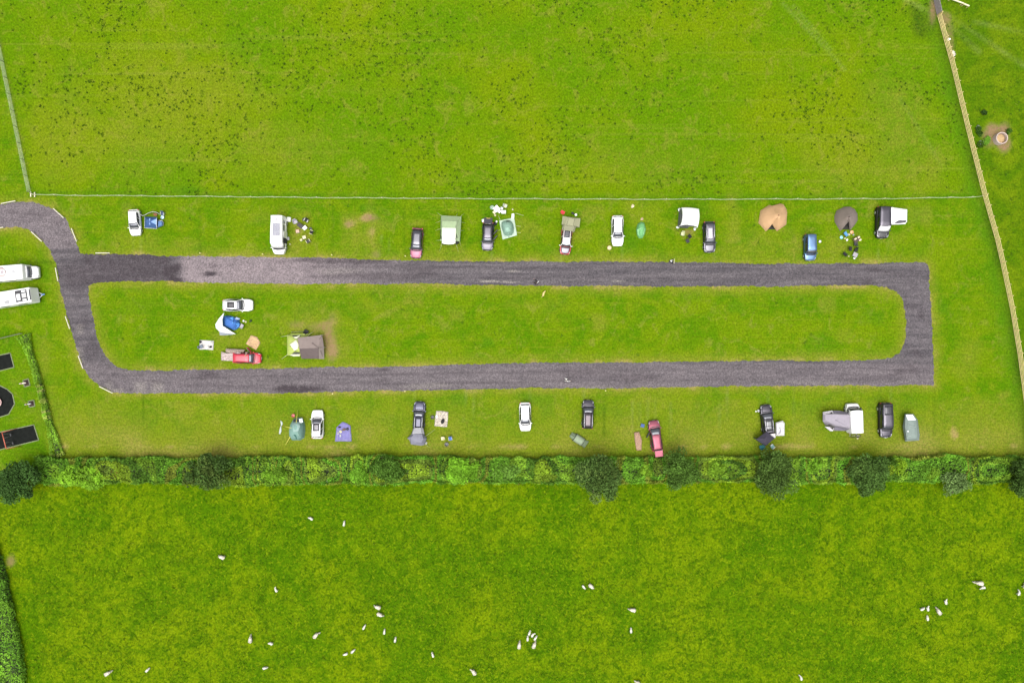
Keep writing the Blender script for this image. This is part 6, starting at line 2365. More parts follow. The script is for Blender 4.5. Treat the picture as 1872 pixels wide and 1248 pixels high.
def crate(px_, py_, deg, m, label, d=(.55, .42, .36), name='cool_box', cat='box', lid=None, z=0.0):
    root = thing(name, label, cat, (*PX(px_, py_), z), R(deg))
    b = MB()
    b.box((0, 0, d[2] * .42), (d[0] * .94, d[1] * .94, d[2] * .84), bev=.03)
    b.build('body', m, root)
    b = MB()
    b.box((0, 0, d[2] * .92), (d[0], d[1], d[2] * .16), bev=.02)
    b.build('lid', lid or m, root)
    return root


def tub(px_, py_, m, label, r=.2, h=.3, name='bucket', cat='bucket', inner=None, z=0.0):
    root = thing(name, label, cat, (*PX(px_, py_), z))
    b = MB()
    n_ = 14
    pr = [(r * .8, 0), (r, h), (r * .92, h), (r * .74, .04), (.01, .04)]
    vs = [(q * math.cos(2 * math.pi * k / n_), q * math.sin(2 * math.pi * k / n_), z_) for q, z_ in pr for k in range(n_)]
    b.add(vs, [(i * n_ + k, i * n_ + (k + 1) % n_, (i + 1) * n_ + (k + 1) % n_, (i + 1) * n_ + k) for i in range(4) for k in range(n_)], 0, False)
    b.build('body', m, root)
    b = MB()
    b.tube([(r * math.cos(t * math.pi / 8), r * math.sin(t * math.pi / 8) * .3 + .02, h + r * .12 * math.sin(t * math.pi / 8)) for t in range(9)], .012, 4)
    b.build('handle', pole_m, root)
    return root


def stool(px_, py_, deg, m, label, r=.2, cat='stool'):
    root = thing('folding_stool', label, cat, (*PX(px_, py_), 0), R(deg), group='folding stools')
    b = MB()
    b.box((0, 0, .42), (r * 2, r * 1.8, .04), bev=.015)
    b.build('seat', m, root)
    for s_ in (-1, 1):
        b = MB()
        b.tube([(-r, s_ * r * .9, 0), (r, s_ * r * .9, .4)], .018, 5)
        b.tube([(r, s_ * r * .9, 0), (-r, s_ * r * .9, .4)], .018, 5)
        b.build('leg', pole_m, root)
    return root


K_ = fabric('black_chair_fabric', (.016, .016, .018))
KG = fabric('charcoal_fabric', (.05, .05, .055))
GY = fabric('grey_chair_fabric', (.36, .34, .39))
CR = fabric('cream_fabric', (.62, .58, .36))
WH = mat('white_plastic', (.78, .78, .76), .4)
LG = fabric('greyish_fabric', (.45, .48, .44))

# beside the camper van with solar panels
crate(529.0, 401.8, -5, WH, 'white cool box with a dark spot, against the side of the camper van', (.62, .72, .4), lid=mat('grey_white_lid', (.62, .62, .58), .5))
chair(541.3, 406.4, -60, GY, 'grey cushioned camping chair nearest the camper van', .62)
table(550.6, 413.2, -38, .95, .62, mat('black_table', (.018, .012, .016), .5), 'black folding table between the grey chair and the white one')
bag(552.8, 416.2, fabric('pale_pink_fabric', (.68, .60, .64)), 'pale pink bag lying against the black folding table', (.26, .14, .16), 60)
table(558.6, 417.4, 40, .62, .56, WH, 'small white folding table beside the black one', .5)
chair(561.2, 403.6, -120, K_, 'black camping chair with pale legs, topmost in the group by the camper van', frame=pole_m)
crate(555.6, 401.6, 30, KG, 'small dark crate beside the topmost black chair', (.4, .34, .3))
chair(570.6, 425.2, 160, K_, 'black camping chair with cream cushions at the right of the group by the camper van', frame=CR)
tub(568.4, 418.4, mat('dark_green_plastic', (.03, .05, .03), .5), 'dark green bucket right of the small white table', .22)
stool(545.2, 423.2, 10, fabric('salmon_fabric', (.55, .36, .27)), 'salmon pink folding stool in the middle of the worn grass', .26)
stool(557.2, 434.2, 15, CR, 'square cream folding stool in the lower part of the group by the camper van', .26)
stool(551.6, 439, 30, fabric('dull_cream_fabric', (.50, .48, .24)), 'small dull cream stool lowest left in the group by the camper van', .18)
chair(564.6, 441.4, 120, KG, 'charcoal chair with pale arms, lowest in the group by the camper van', frame=CR)
crate(526.8, 436.4, 5, mat('grey_step_plastic', (.40, .40, .42), .5), 'grey plastic step below the open door of the camper van', (.42, .5, .2), 'door_step', 'step')
bag(530.2, 446.4, CR, 'tiny cream pouch on the grass by the camper van cab', (.14, .1, .1))

# around the black car and the mint dome tent
crate(885.0, 403.8, 5, WH, 'white box at the rear corner of the black car', (.66, .46, .4))
bag(905.3, 409.2, K_, 'black bag beside the rear of the black car', (.30, .26, .26))
tub(907.6, 405.2, WH, 'white bowl above the black bag by the black car', .16, .12, 'washing_bowl', 'bowl')
for (x, y, m, l) in [(889.0, 410.4, CR, 'cream parcel in the open boot of the black car'), (892.8, 411.6, fabric('pale_lilac_bag', (.55, .53, .62)), 'pale lilac parcel in the middle of the open boot of the black car'), (896.2, 411.2, WH, 'white parcel on the right of the open boot of the black car')]:
    bag(x, y + 1.0, m, l, (.20, .26, .14), 0, 'parcel', 'parcel', .92)
table(907.8, 382.6, 45, .86, .80, WH, 'large white folding table turned like a diamond, under the tape fence')
stool(904.0, 388.4, 45, CR, 'cream stool against the lower left side of the diamond white table', .24)
stool(912.9, 387.0, 60, WH, 'white stool against the right side of the diamond white table', .24)
tub(899.8, 379.9, fabric('pale_mint_plastic', (.34, .46, .36)), 'round mint green bowl chair left of the diamond white table', .34, .3, 'bowl_chair', 'chair')
chair(920.7, 388.2, 90, WH, 'white chair with its back downwards, right of the diamond white table', .62, frame=WH)
stool(917.3, 381.6, -25, fabric('silver_fabric', (.60, .60, .62)), 'silver white stool above the white chair', .2)
chair(923.9, 377.4, -20, LG, 'pale grey chair furthest right in the white furniture group', .46, frame=CR)
tub(905.2, 393.9, CR, 'round cream tub below the diamond white table', .17, .2)
tub(937.2, 383.3, CR, 'small cream tub above the white flap of the mint dome tent', .13, .15)

# small red car's group
chair(1028.4, 389.0, 60, fabric('red_chair_fabric', (.62, .05, .06)), 'red camping chair above the olive awning', .56)
bag(1047.2, 390.2, KG, 'dark grey bag behind the olive awning', (.28, .16, .18), -30)
tub(1052.6, 393.1, WH, 'white bucket at the corner of the olive awning', .2, .28)

# stump-like things near the white estate
root = thing('log_stump', 'round cream sawn log lying at the front of the white estate car', 'log', (*PX(1113.8, 453.1), 0))
b = MB()
b.lathe([(.33, 0), (.36, .04), (.35, .26), (.31, .29)], n=14)
b.build('bark', mat('pale_bark', (.40, .30, .14), .9), root)
b = MB()
b.lathe([(.30, .285), (.29, .30), (.16, .302), (.01, .303)], n=14)
b.build('cut_face', mat('sawn_wood', (.66, .56, .30), .8, var=.2, vs=9), root)

# gazebo group
chair(1246.8, 428.2, -100, fabric('pale_lime_fabric', (.50, .52, .30)), 'pale lime camping chair below the left corner of the white gazebo', .5)
chair(1259.6, 432.8, 40, K_, 'black camping chair with a white cup, upper of two below the white gazebo', .52)
chair(1255.8, 441.0, 30, KG, 'charcoal camping chair, lower of two below the white gazebo', .52)
root = thing('pitch_sign', 'small black and white triangular sign with a pale prop at the track edge', 'sign', (*PX(1228, 477.2), 0), R(-35))
b = MB()
b.loft([[(-.42, -.34, .0), (.45, -.30, .0), (-.05, .44, .0)], [(-.34, -.26, .34), (.34, -.22, .34), (-.04, .34, .34)], [(-.05, -.05, .62), (.05, -.05, .62), (0, .06, .62)]])
b.build('black_body', mat('black_vinyl', (.015, .015, .018), .5), root)
b = MB()
b.add([(-.30, -.2, .40), (.08, -.22, .40), (.02, .04, .60), (-.10, .12, .52)], [(0, 1, 2, 3)])
b.build('white_panel', WH, root, solid=.03)
b = MB()
b.tube([(.10, .52, .06), (.52, -.12, .06)], .05, 6)
b.build('prop', cream, root)

# brown bell tent's group
chair(1544.0, 428.6, 35, fabric('sky_blue_chair', (0.1, 0.3, 0.56)), 'blue camping chair in front of the grey brown bell tent', .66)
tub(1537.6, 434.2, mat('aqua_plastic', (.30, .62, .66), .4), 'aqua blue round bowl lower left of the blue chair', .26, .16, 'washing_bowl', 'bowl')
tub(1556.2, 424.8, mat('orange_cream_plastic', (.70, .42, .22), .5), 'orange and white tub right of the bell tent doorway', .28, .26)
bag(1550.8, 428.8, CR, 'cream bag right of the blue camping chair', (.26, .18, .16), 10)
bag(1559.8, 429.4, LG, 'pale bag below the orange and white tub', (.16, .12, .12), 40)
bag(1544.6, 435.8, CR, 'cream pillow-like bag below the blue camping chair', (.18, .13, .1), 20)
tub(1548.2, 438.6, WH, 'round white pan below the cream pillow-like bag', .17, .1, 'cooking_pan', 'pan')
table(1563.4, 438.4, 28, 1.05, .72, mat('brown_table', (.06, .035, .028), .6), 'brown folding table with cream food boxes')
for (x, y, l) in [(1560.2, 437.8, 'cream food box on the left of the brown folding table'), (1566.2, 434.8, 'cream food box at the top of the brown folding table'), (1568.8, 439.6, 'cream food box on the right of the brown folding table')]:
    crate(x, y, 28, fabric('cream_card', (.66, .56, .40)), l, (.36, .24, .14), 'food_box', 'box', z=.64)
chair(1562.0, 446.6, 100, KG, 'charcoal chair just below the brown folding table', .44)
chair(1552.4, 455.4, -10, K_, 'black camping chair, upper left of the black furniture near the track', .56)
chair(1562.6, 457.6, -100, K_, 'black camping chair, upper right of the black furniture near the track', .42)
chair(1542.8, 465.2, 55, K_, 'black camping chair, lower left of the black furniture near the track', .6)
table(1561.2, 466.2, -25, .72, .66, mat('grey_tabletop', (.30, .28, .30), .5), 'grey topped black table in the furniture near the track', .5)
bag(1561.2, 472.0, WH, 'white bag at the lower edge of the grey topped table', (.18, .2, .16), 80)
bag(1551.4, 468.4, CR, 'tiny cream pouch left of the grey topped table', (.13, .1, .08))
tub(1498, 441.8, WH, 'single white bucket on the grass right of the blue people carrier', .2, .28)

# blue tent table group
chair(443.8, 596.2, 150, GY, 'grey and black low chair at the lower right of the blue dome tent', .6)
tub(445.8, 586.6, WH, 'white mug-like bucket right of the blue dome tent', .16, .2)
tub(449.8, 588.2, CR, 'cream pot right of the white bucket by the blue dome tent', .15, .16, 'cooking_pot', 'pot')
bag(458.7, 586.4, fabric('dark_green_bag', (.02, .04, .02)), 'dark green bag furthest right of the blue dome tent', (.26, .16, .16), 50)
bag(367.2, 624.8, K_, 'black bag in the upper left corner of the grey rug', (.18, .22, .18), 20, z=.05)
chair(369.6, 633.4, 20, fabric('slate_fabric', (.18, .21, .26)), 'slate grey low chair on the grey picnic rug', .44)
stool(380.4, 635.0, 10, WH, 'white stool at the lower edge of the grey picnic rug', .19)
bag(385.8, 633.8, K_, 'round black bag at the right of the grey picnic rug', (.20, .18, .18), 0, z=.05)
tub(388.0, 624.6, LG, 'pale ring shaped tub in the upper right corner of the grey rug', .16, .16, z=.06)

# mint awning, lilac rug, patterned rug
tub(536.8, 759.2, mat('coral_plastic', (.55, .13, .12), .5), 'coral red bucket above the mint awning', .28, .32)
bag(621.0, 780.2, K_, 'dark navy jacket heap on the lilac rug', (.24, .14, .1), 10, z=.06)
bag(629.2, 784.6, fabric('brown_bag_fabric', (.16, .11, .08)), 'brown bag in the middle of the lilac rug', (.34, .2, .16), 10, z=.06)
bag(635.6, 783.6, KG, 'charcoal bag on the right of the lilac rug', (.22, .24, .16), 0, z=.06)
bag(623.0, 788.4, CR, 'cream towel heap left of the brown bag on the lilac rug', (.22, .22, .1), 30, z=.06)
bag(618.4, 791.2, GY, 'grey clothes heap at the left edge of the lilac rug', (.18, .22, .1), 0, z=.06)
bag(622.4, 795.8, LG, 'pale clothes heap lowest on the lilac rug', (.14, .22, .08), 0, z=.06)
tub(791.0, 762.2, mat('black_plastic_tub', (.012, .012, .013), .4), 'black round barbecue left of the patterned rug', .30, .3, 'barbecue', 'barbecue')
bag(809.5, 769.4, K_, 'black rucksack on the patterned rug', (.26, .42, .22), -20, z=.06)
bag(798.2, 760.6, WH, 'white cloth at the left of the patterned rug', (.18, .26, .08), 0, z=.06)
bag(804.4, 755.2, CR, 'cream cloth at the top of the patterned rug', (.2, .14, .08), -20, z=.06)
chair(809.8, 800.4, 190, CR, 'cream low chair right of the grey lilac awning', .44, frame=CR)
chair(823.8, 800.8, -80, fabric('cobalt_fabric', (.07, .15, .44)), 'cobalt blue chair with pale frame, right of the cream low chair', .5, frame=LG)
tub(816.6, 811.4, mat('grey_black_metal', (.05, .05, .052), .4), 'round dark grill below the cream and blue chairs', .32, .34, 'fire_pit', 'fire pit')
bag(779.4, 809.4, WH, 'white bag beside the lower right corner of the grey lilac awning', (.2, .14, .14), 70)
stool(1174.0, 777.2, -15, fabric('navy_stool_fabric', (.06, .11, .28)), 'navy blue stool above the brown airbed', .28)
tub(1381.6, 751.6, WH, 'small white pot left of the silver-black car', .12, .14, 'cooking_pot', 'pot')
bag(1386.2, 750.6, fabric('silver_fabric', (.60, .60, .62)), 'silver bag against the left side of the silver-black car', (.18, .22, .16), 20)
chair(1391.4, 815.8, 100, fabric('teal_fabric', (.03, .16, .17)), 'teal chair half under the lower left edge of the black gazebo', .8)
chair(1410.6, 815.0, 40, fabric('pale_teal_fabric', (.22, .38, .38)), 'pale teal chair with a white frame at the right edge of the black gazebo', .6, frame=WH)
bag(1567.2, 801.0, CR, 'cream pouch behind the bicycles of the white van', (.15, .12, .1))


def bicycle(px_, py_, deg, m, label):
    root = thing('bicycle', label, 'bicycle', (*P(px_, py_, .85)[:2], .80), R(deg), group='bicycles on the rack of the white van')
    for x in (-.52, .52):
        b = MB()
        b.tube([(x + .33 * math.cos(t * math.pi / 10), 0, .34 + .33 * math.sin(t * math.pi / 10)) for t in range(20)], .022, 5, closed=True)
        b.build('wheel', tyre_m, root)
    b = MB()
    b.tube([(-.52, 0, .34), (-.1, 0, .3), (.4, 0, .78), (-.15, 0, .78), (-.1, 0, .3)], .022, 5)
    b.tube([(-.52, 0, .34), (-.15, 0, .78)], .016, 5)
    b.tube([(.52, 0, .34), (.38, 0, .92)], .02, 5)
    b.build('frame', m, root)
    b = MB()
    b.tube([(.36, -.27, .95), (.4, 0, .95), (.36, .27, .95)], .02, 5)
    b.build('handlebar', trim_m, root)
    b = MB()
    b.box((-.18, 0, .86), (.25, .14, .05), bev=.015)
    b.build('saddle', trim_m, root)


bicycle(1562.8, 795.2, 4, mat('white_bike_paint', (.7, .7, .7), .3), 'white bicycle on the rear rack of the white van, the inner one')
bicycle(1562.8, 798.0, 186, mat('black_bike_paint', (.03, .03, .035), .3), 'black bicycle on the rear rack of the white van, the outer one')
root = thing('equipment_arc', 'grey windbreak cloth curling from the white hatchback round to the small blue tent', 'windbreak', (*PX(276, 391), 0))
b = MB(root)
pts = [(256.5, 392.6), (261, 394.4), (266, 392.6), (271, 389.6), (276, 387.8), (281, 387.2), (286, 388.4), (291, 391)]
vs = []
for (x, y) in pts:
    vs += [b.p(x, y + .5, .02), b.p(x, y - .6, .75)]
b.add(vs, [(2 * i, 2 * i + 1, 2 * i + 3, 2 * i + 2) for i in range(len(pts) - 1)], smooth=True)
b.build('cloth', fabric('pale_grey_green_cloth', (.40, .44, .36)), root, solid=.05)
bag(284.6, 392.4, fabric('rust_fabric', (.26, .11, .05)), 'rust brown bag between the grey windbreak and the small blue tent', (.34, .22, .14), -20)
chair(299.2, 391.4, -100, fabric('ink_blue_fabric', (.06, .08, .15)), 'ink blue chair at the end of the grey windbreak cloth', .5, frame=LG)
tub(298.2, 397.8, mat('ice_blue_plastic', (.52, .70, .78), .4), 'ice blue round tub beside the small blue tent', .27, .3)
for (x, y, l) in [(481.5, 465, 'short pale pitch peg at the track edge left of the camper van'), (607.5, 466.5, 'short pale pitch peg at the end of the mown line right of the camper van'), (367.5, 463, 'short pale pitch peg at the edge of the dark damp track'),
                  (741.5, 468.5, 'short pale pitch peg left of the plum coloured car'), (1106.5, 713.5, 'short wooden pitch peg above the dark car with the mauve roof'), (609, 719, 'short wooden pitch peg on the lower verge, above the lilac blue rug'), (741, 714.5, 'short wooden pitch peg on the lower verge, upper left of the slate grey car')]:
    root = thing('pitch_peg', l, 'peg', (*PX(x, y), 0), group='pitch pegs along the track')
    b = MB()
    b.box((0, 0, .22), (.11, .11, .46))
    b.build('peg', wood, root)
    b = MB()
    b.box((0, 0, .48), (.16, .16, .05), bev=.01)
    b.build('cap', mat('yellow_cap', (.62, .58, .22), .5), root)

# ================================================================== sheep, dogs, people
def skin_mesh(name, verts, edges, radii, m, sub=2, smooth=True):
    me = bpy.data.meshes.new(name + '_skin')
    me.from_pydata([tuple(v) for v in verts], edges, [])
    o = bpy.data.objects.new(name + '_skin', me)
    COL.objects.link(o)
    o.modifiers.new('skin', 'SKIN').use_smooth_shade = smooth
    for i, r in enumerate(radii):
        rr_ = r if isinstance(r, tuple) else (r, r)
        me.skin_vertices[0].data[i].radius = rr_
        me.skin_vertices[0].data[i].use_root = (i == 0)
    sb = o.modifiers.new('sub', 'SUBSURF')
    sb.levels = sb.render_levels = sub
    bpy.context.view_layer.update()
    dg = bpy.context.evaluated_depsgraph_get()
    out = bpy.data.meshes.new_from_object(o.evaluated_get(dg))
    out.name = name
    out.materials.clear()
    out.materials.append(m)
    for p in out.polygons:
        p.use_smooth = True
    bpy.data.objects.remove(o)
    bpy.data.meshes.remove(me)
    return out


wool = mat('sheep_wool', (.60, .55, .45), .95, var=.10, vs=7, bump=.03, bs=14)
wool_lamb = mat('lamb_wool', (.68, .66, .58), .95, var=.06, vs=7, bump=.02, bs=16)
face_m = mat('sheep_face', (.62, .58, .48), .8)


def quad_mesh(name, m, L, hr, leg, bend=0.0, headdown=.5, rw=.25):
    """a four-legged animal: shaped trunk, neck, head, jointed legs; forward is +x"""
    bz = leg + hr * .85
    hx = .5 * L
    v = [(0, 0, bz), (-.30 * L, -.02, bz + .01), (-.47 * L, 0, bz - .02), (.26 * L, bend * .1, bz), (.42 * L, bend * .3, bz + .04)]
    e = [(0, 1), (1, 2), (0, 3), (3, 4)]
    r = [(rw, hr), (rw * 1.02, hr), (rw * .55, hr * .6), (rw * .92, hr * .95), (rw * .52, hr * .55)]
    nx, ny, nz = .56 * L, bend * .6, bz + .06 - headdown * .35
    v += [(nx, ny, nz), (nx + .13 * L * (1 - abs(bend) * .5), ny + bend * .55, nz - headdown * .22), (nx + .22 * L * (1 - abs(bend)), ny + bend * 1.0, nz - headdown * .4)]
    e += [(4, 5), (5, 6), (6, 7)]
    r += [(.11, .12), (.10, .10), (.05, .05)]
    for sx, front in ((.27 * L, True), (-.30 * L, False)):
        for sy in (-1, 1):
            b0 = len(v)
            y = sy * rw * .52
            k = .0 if front else -.06
            v += [(sx, y, bz - hr * .5), (sx + (.02 if front else .05), y, leg * .62), (sx + k, y, leg * .30), (sx + .01 + k * .6, y, .02)]
            e += [(3 if front else 1, b0), (b0, b0 + 1), (b0 + 1, b0 + 2), (b0 + 2, b0 + 3)]
            r += [.10, .055, .035, .035]
    return skin_mesh(name, v, e, r, m, 1)


SH = {
    'ewe': [quad_mesh('body', wool, .96, .30, .32, b_, hd, .29) for b_, hd in ((0, .9), (.22, .5), (-.22, .8))],
    'lamb': [quad_mesh('body', wool_lamb, .70, .20, .28, b_, hd, .18) for b_, hd in ((0, .5), (.2, .6), (-.2, .2))],
}


def sheep(px_, py_, deg, kind, var_, label, sc_=1.0):
    root = thing('sheep', label, 'sheep', (*PX(px_, py_), 0), R(deg), group='white sheep and lambs grazing', scale=sc_)
    o = bpy.data.objects.new('body', SH[kind][var_])
    COL.objects.link(o)
    o.parent = root
    L = .96 if kind == 'ewe' else .70
    bend = ((0, .22, -.22) if kind == 'ewe' else (0, .2, -.2))[var_]
    hd = ((.9, .5, .8) if kind == 'ewe' else (.5, .6, .2))[var_]
    hr, leg = (.30, .32) if kind == 'ewe' else (.20, .28)
    z = leg + hr * .85 + .06 - hd * .35 + .05
    for s_ in (-1, 1):
        b = MB()
        b.ell((.58 * L, bend * .8 + s_ * .11, z - hd * .1), (.04, .075, .03), 8, 4, rz=s_ * .5)
        b.build('ear', face_m, root)
    return root


D = [  # px, py, heading deg (picture, 0 = right, 90 = up), kind, variant, label
    (569.8, 946.3, 145, 'lamb', 1, 'curled lamb highest of the sheep below the hedge, left of an upright one'),
    (629.9, 956.3, 85, 'lamb', 0, 'upright lamb just right of the curled lamb below the hedge'),
    (408, 1016.5, 165, 'ewe', 0, 'lone ewe facing left in the upper left of the sheep field'),
    (505.9, 1076.9, 130, 'lamb', 2, 'lone curled lamb between the lone ewe and the pair of ewes'),
    (691.7, 1107.5, 165, 'ewe', 0, 'upper ewe of the close pair in the left middle of the field'),
    (695, 1120.5, -30, 'ewe', 0, 'lower ewe of the close pair, head to the lower right'),
    (666, 1145, 60, 'lamb', 0, 'lamb leaning right, first of the three below the close pair of ewes'),
    (703.3, 1153.4, 85, 'lamb', 0, 'upright lamb, middle of the three below the close pair of ewes'),
    (723, 1168, 80, 'lamb', 0, 'upright lamb, last and lowest of the three below the close pair of ewes'),
    (459.6, 1166.5, 92, 'ewe', 0, 'upright ewe standing left of a curled small lamb'),
    (496.7, 1173.9, 160, 'lamb', 1, 'curled small lamb right of the upright ewe'),
    (578.2, 1158.9, 50, 'ewe', 2, 'single ewe pointing to the upper right, left of the two lambs in a line'),
    (632.8, 1193.3, 200, 'lamb', 0, 'left lamb of the two standing in one slanting line'),
    (645.4, 1188.6, 40, 'lamb', 0, 'right lamb of the two standing in one slanting line'),
    (791.8, 1195.4, 110, 'lamb', 0, 'lone upright lamb above and left of the ewe near the bottom middle'),
    (485, 1218.6, 5, 'lamb', 0, 'small lamb lying level, low in the left half of the field'),
    (199.2, 1227.7, 25, 'ewe', 0, 'ewe at the bottom left, nearer the ditch hedge'),
    (271, 1222.9, 45, 'lamb', 0, 'lamb at the bottom left, right of the ewe near the ditch hedge'),
    (1066.5, 1070.9, -50, 'lamb', 0, 'lamb at the left side of a plump ewe, upper middle of the field'),
    (1080, 1069, -45, 'ewe', 0, 'plump ewe with a lamb at its left side, upper middle of the field'),
    (1156, 1112.5, 175, 'ewe', 0, 'ewe facing left above a single upright lamb'),
    (1153, 1151, 90, 'lamb', 0, 'single upright lamb below the ewe facing left'),
    (967.7, 1155.5, 70, 'lamb', 0, 'topmost lamb of the tight cluster of six'),
    (964.5, 1165.7, 85, 'lamb', 0, 'lamb on the left side of the tight cluster, above the left ewe'),
    (973.3, 1158.9, 60, 'lamb', 2, 'lamb in the middle of the tight cluster of six'),
    (978.4, 1164.7, 55, 'lamb', 0, 'lamb on the right side of the tight cluster, above the right ewe'),
    (949, 1177.5, 80, 'ewe', 0, 'left ewe at the bottom of the tight cluster'),
    (976, 1176.8, 65, 'ewe', 0, 'right ewe at the bottom of the tight cluster'),
    (866.7, 1225.6, 125, 'ewe', 1, 'curled ewe alone near the bottom middle of the field'),
    (1166.7, 1246, 130, 'ewe', 1, 'ewe cut off by the bottom edge of the field view'),
    (1787.2, 1063.5, 175, 'ewe', 0, 'large ewe facing left with a lamb below it, near the right edge'),
    (1795, 1072, 190, 'lamb', 1, 'lamb tucked below the large ewe near the right edge'),
    (1870.5, 1068.5, 60, 'ewe', 0, 'ewe cut off by the right edge of the field view'),
    (1860, 1082.7, 60, 'lamb', 1, 'curled lamb below the ewe at the right edge'),
    (1683.9, 1111.3, 25, 'lamb', 0, 'leftmost lamb of the loose group of five at the right'),
    (1694, 1111.3, 100, 'lamb', 2, 'upright lamb beside the leftmost one in the loose group of five'),
    (1713.3, 1116, 115, 'ewe', 0, 'only ewe in the loose group of five at the right'),
    (1726.8, 1099, 100, 'lamb', 2, 'upper right lamb of the loose group of five'),
    (1693.5, 1128.7, 90, 'lamb', 0, 'lowest lamb of the loose group of five at the right'),
    (1463.2, 1237.3, 95, 'lamb', 1, 'lone lamb low in the empty right half of the field'),
    (601, 879, -30, 'lamb', 0, 'lamb lying at the foot of the hedge on the field side'),
    (1738.6, 101, 100, 'ewe', 0, 'lone white sheep pressed against the timber fence in the top right paddock'),
]
for i, (x, y, a_, k_, v_, l_) in enumerate(D):
    sheep(x, y, a_, k_, v_, l_, (.98 if k_ == 'ewe' else .92) * (1.15 if i == 30 else 1.0))


def dog(px_, py_, deg, m, label, bend=.1, patch=None):
    root = thing('dog', label, 'dog', (*PX(px_, py_), 0), R(deg), group=None)
    o = bpy.data.objects.new('body', quad_mesh('body', m, .72, .14, .34, bend, .15, .12))
    COL.objects.link(o)
    o.parent = root
    b = MB()
    b.tube([(-.34, 0, .46), (-.50, .08, .52), (-.60, .18, .60)], [.045, .035, .015], 6)
    b.build('tail', m, root)
    for s_ in (-1, 1):
        b = MB()
        b.ell((.44, bend * .8 + s_ * .085, .50), (.06, .025, .06), 8, 4)
        b.build('ear', patch or m, root)


dog(993.2, 537.6, 75, mat('tan_dog_fur', (.66, .52, .20), .9), 'tan dog on the grass just below the person in black', -.14, mat('brown_dog_ear', (.35, .2, .08), .9))

skin_m = mat('skin', (.50, .30, .22), .6)
hair_d = mat('dark_hair', (.02, .016, .014), .7)
hair_f = mat('fair_hair', (.45, .30, .14), .7)
shoe_m = mat('dark_shoe', (.02, .02, .02), .6)


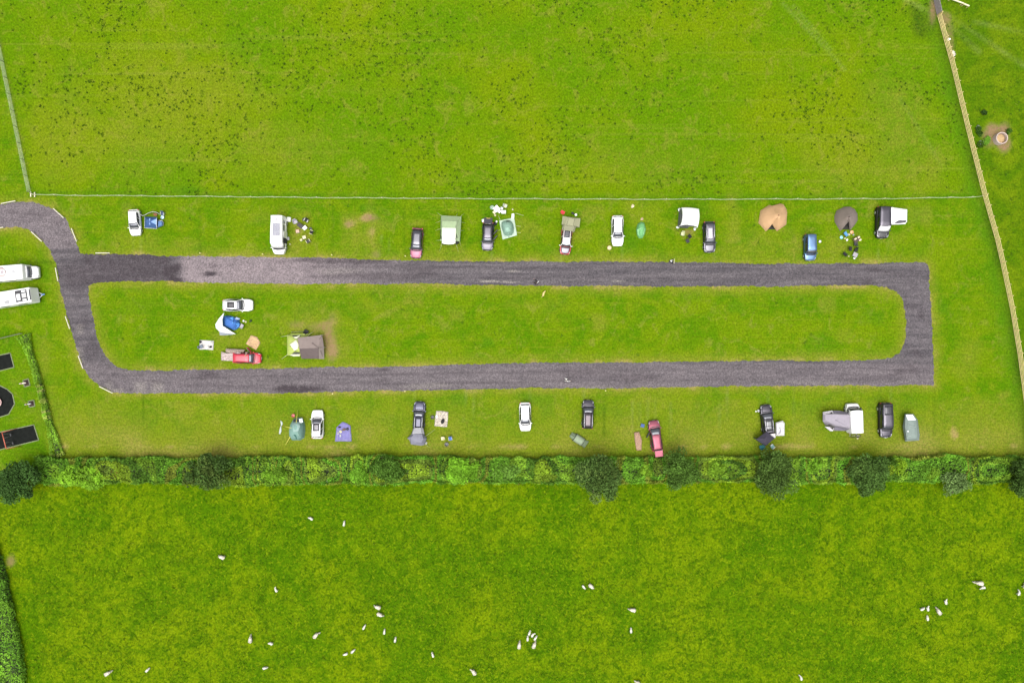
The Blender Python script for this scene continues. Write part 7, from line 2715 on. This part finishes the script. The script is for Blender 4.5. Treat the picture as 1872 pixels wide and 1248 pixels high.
def person(px_, py_, deg, top, trousers, hair, label, pose='walk', h=1.7):
    """a standing or walking figure: one skinned body, clothing and hair as children"""
    s_ = h / 1.7
    root = thing('person', label, 'person', (*PX(px_, py_), 0), R(deg), scale=s_)
    st = .26 if pose == 'walk' else .06
    lean = .32 if pose == 'bend' else .03
    v, e, r = [], [], []

    def add(p, rad, par=None):
        v.append(p)
        r.append(rad)
        if par is not None:
            e.append((par, len(v) - 1))
        return len(v) - 1
    pel = add((0, 0, .93), (.14, .11))
    wai = add((.02 + lean * .3, 0, 1.10), (.13, .10), pel)
    che = add((lean * .7, 0, 1.30), (.16, .12), wai)
    nec = add((lean * 1.05, 0, 1.47), (.055, .055), che)
    hd0 = add((lean * 1.2 + .01, 0, 1.56), (.075, .085), nec)
    hd1 = add((lean * 1.3 + .015, 0, 1.66), (.072, .085), hd0)
    tj, tt = [], []
    for sy in (-1, 1):
        k = st * sy
        hip = add((k * .1, sy * .10, .86), (.10, .10), pel)
        kne = add((k * .75 + .03, sy * .11, .48), (.065, .065), hip)
        ank = add((k * 1.15 - .03, sy * .11, .09), (.042, .042), kne)
        add((k * 1.15 + .14, sy * .12, .04), (.038, .034), ank)
        tt.append([(k * .1, sy * .10, .86), (k * .75 + .03, sy * .11, .48), (k * 1.15 - .03, sy * .11, .12)])
        sh = add((lean * .9, sy * .19, 1.40), (.065, .065), che)
        if pose == 'walk':
            el, wr = (lean - k * .8, sy * .30, 1.13), (lean - k * 1.3 + .14, sy * .34, .93)
        else:
            el, wr = (lean + .14, sy * .27, 1.14), (lean + .40, sy * .20, 1.06)
        ie = add(el, (.046, .046), sh)
        iw = add(wr, (.030, .030), ie)
        dv = Vector(wr) - Vector(el)
        dv.normalize()
        sd = dv.cross(Vector((0, sy, .2))).normalized()
        pm = Vector(wr) + dv * .055
        ip = add(tuple(pm), (.036, .024), iw)
        for j, (o_, ln) in enumerate(((-.030, .055), (-.010, .068), (.010, .062), (.030, .045))):
            f1 = add(tuple(pm + dv * .04 + sd * o_), (.011, .011), ip)
            add(tuple(pm + dv * (.04 + ln * .9) + sd * o_ * 1.1 + Vector((0, -sy * .018, 0))), (.009, .009), f1)
        t1 = add(tuple(pm + sd * .045 + Vector((0, -sy * .015, 0))), (.013, .013), ip)
        add(tuple(pm + sd * .055 + dv * .04 + Vector((0, -sy * .03, 0))), (.010, .010), t1)
        tj.append([(lean * .9, sy * .19, 1.40), el, tuple(Vector(wr) - dv * .03)])
    o = bpy.data.objects.new('body', skin_mesh('body', v, e, r, skin_m, 1))
    COL.objects.link(o)
    o.parent = root
    # face
    hx = lean * 1.3 + .015
    b = MB()
    b.ell((hx + .088, 0, 1.60), (.022, .016, .024), 6, 4)
    b.build('nose', skin_m, root)
    for sy in (-1, 1):
        b = MB()
        b.ell((hx + .074, sy * .032, 1.635), (.012, .013, .011), 6, 4)
        b.build('eye', trim_m, root)
        b = MB()
        b.ell((hx - .005, sy * .082, 1.60), (.022, .012, .03), 6, 4)
        b.build('ear', skin_m, root)
    b = MB()
    b.box((hx + .082, 0, 1.565), (.008, .045, .010))
    b.build('mouth', mat('lip', (.35, .12, .10), .6), root)
    # clothing
    tv = [(0, 0, .90), (.02 + lean * .3, 0, 1.10), (lean * .7, 0, 1.30), (lean * .98, 0, 1.43)]
    te = [(0, 1), (1, 2), (2, 3)]
    trd = [(.155, .125), (.150, .118), (.178, .138), (.085, .085)]
    for arm in tj:
        b0 = len(tv)
        tv += arm
        te += [(2, b0), (b0, b0 + 1), (b0 + 1, b0 + 2)]
        trd += [.085, .062, .048]
    o = bpy.data.objects.new('jacket', skin_mesh('jacket', tv, te, trd, top, 1))
    COL.objects.link(o)
    o.parent = root
    tv, te, trd = [(0, 0, .95)], [], [(.150, .122)]
    for leg in tt:
        b0 = len(tv)
        tv += leg
        te += [(0, b0), (b0, b0 + 1), (b0 + 1, b0 + 2)]
        trd += [.115, .082, .062]
    o = bpy.data.objects.new('trousers', skin_mesh('trousers', tv, te, trd, trousers, 1))
    COL.objects.link(o)
    o.parent = root
    b = MB()
    b.ell((hx - .012, 0, 1.645), (.108, .094, .105), 12, 6, zmin=-.45)
    b.build('hair', hair, root)
    for k_, leg in zip((-1, 1), tt):
        b = MB()
        b.ell((leg[2][0] + .07, leg[2][1], .05), (.14, .052, .05), 10, 5)
        b.build('shoe', shoe_m, root)
    return root


blk_c = fabric('black_clothing', (.014, .014, .016))
wh_c = fabric('white_clothing', (.76, .76, .74))
person(979.4, 517.4, 150, blk_c, blk_c, hair_d, 'person in black clothes walking on the upper track, holding a white roll')
rt = thing('paper_roll', 'white roll carried by the person in black on the track', 'roll', (*P(983.6, 515.4, .95)[:2], .93), R(48))
b = MB()
b.tube([(-.22, 0, 0), (.22, 0, .02)], .045, 8)
b.build('roll', WH, rt)
b = MB()
b.tube([(-.02, 0, 0), (.02, 0, .002)], .048, 8)
b.build('band', trim_m, rt)
person(1035.2, 693.8, 20, wh_c, fabric('pale_trousers', (.55, .54, .52)), hair_d, 'person in a white jacket walking on the lower track')
person(454.2, 644.8, -85, fabric('pink_cream_clothing', (.72, .52, .46)), fabric('dusty_trousers', (.35, .25, .22)), hair_f, 'fair haired person in a pale pink top leaning into the bright red car', 'bend', 1.68)
chair(561.3, 606.0, 60, K_, 'black camping chair in the worn grass above the lime tunnel tent', .6)
root = thing('support_pole', 'pale pole lying in the grass beside the black chair above the lime tent', 'pole', (*PX(544, 606.4), 0), R(3))
b = MB()
b.tube([(-1.0, 0, .08), (1.0, 0, .14)], .05, 6)
b.build('shaft', edg, root)
b = MB()
b.tube([(.98, 0, .14), (1.06, 0, .145)], .06, 6)
b.build('tip', WH, root)
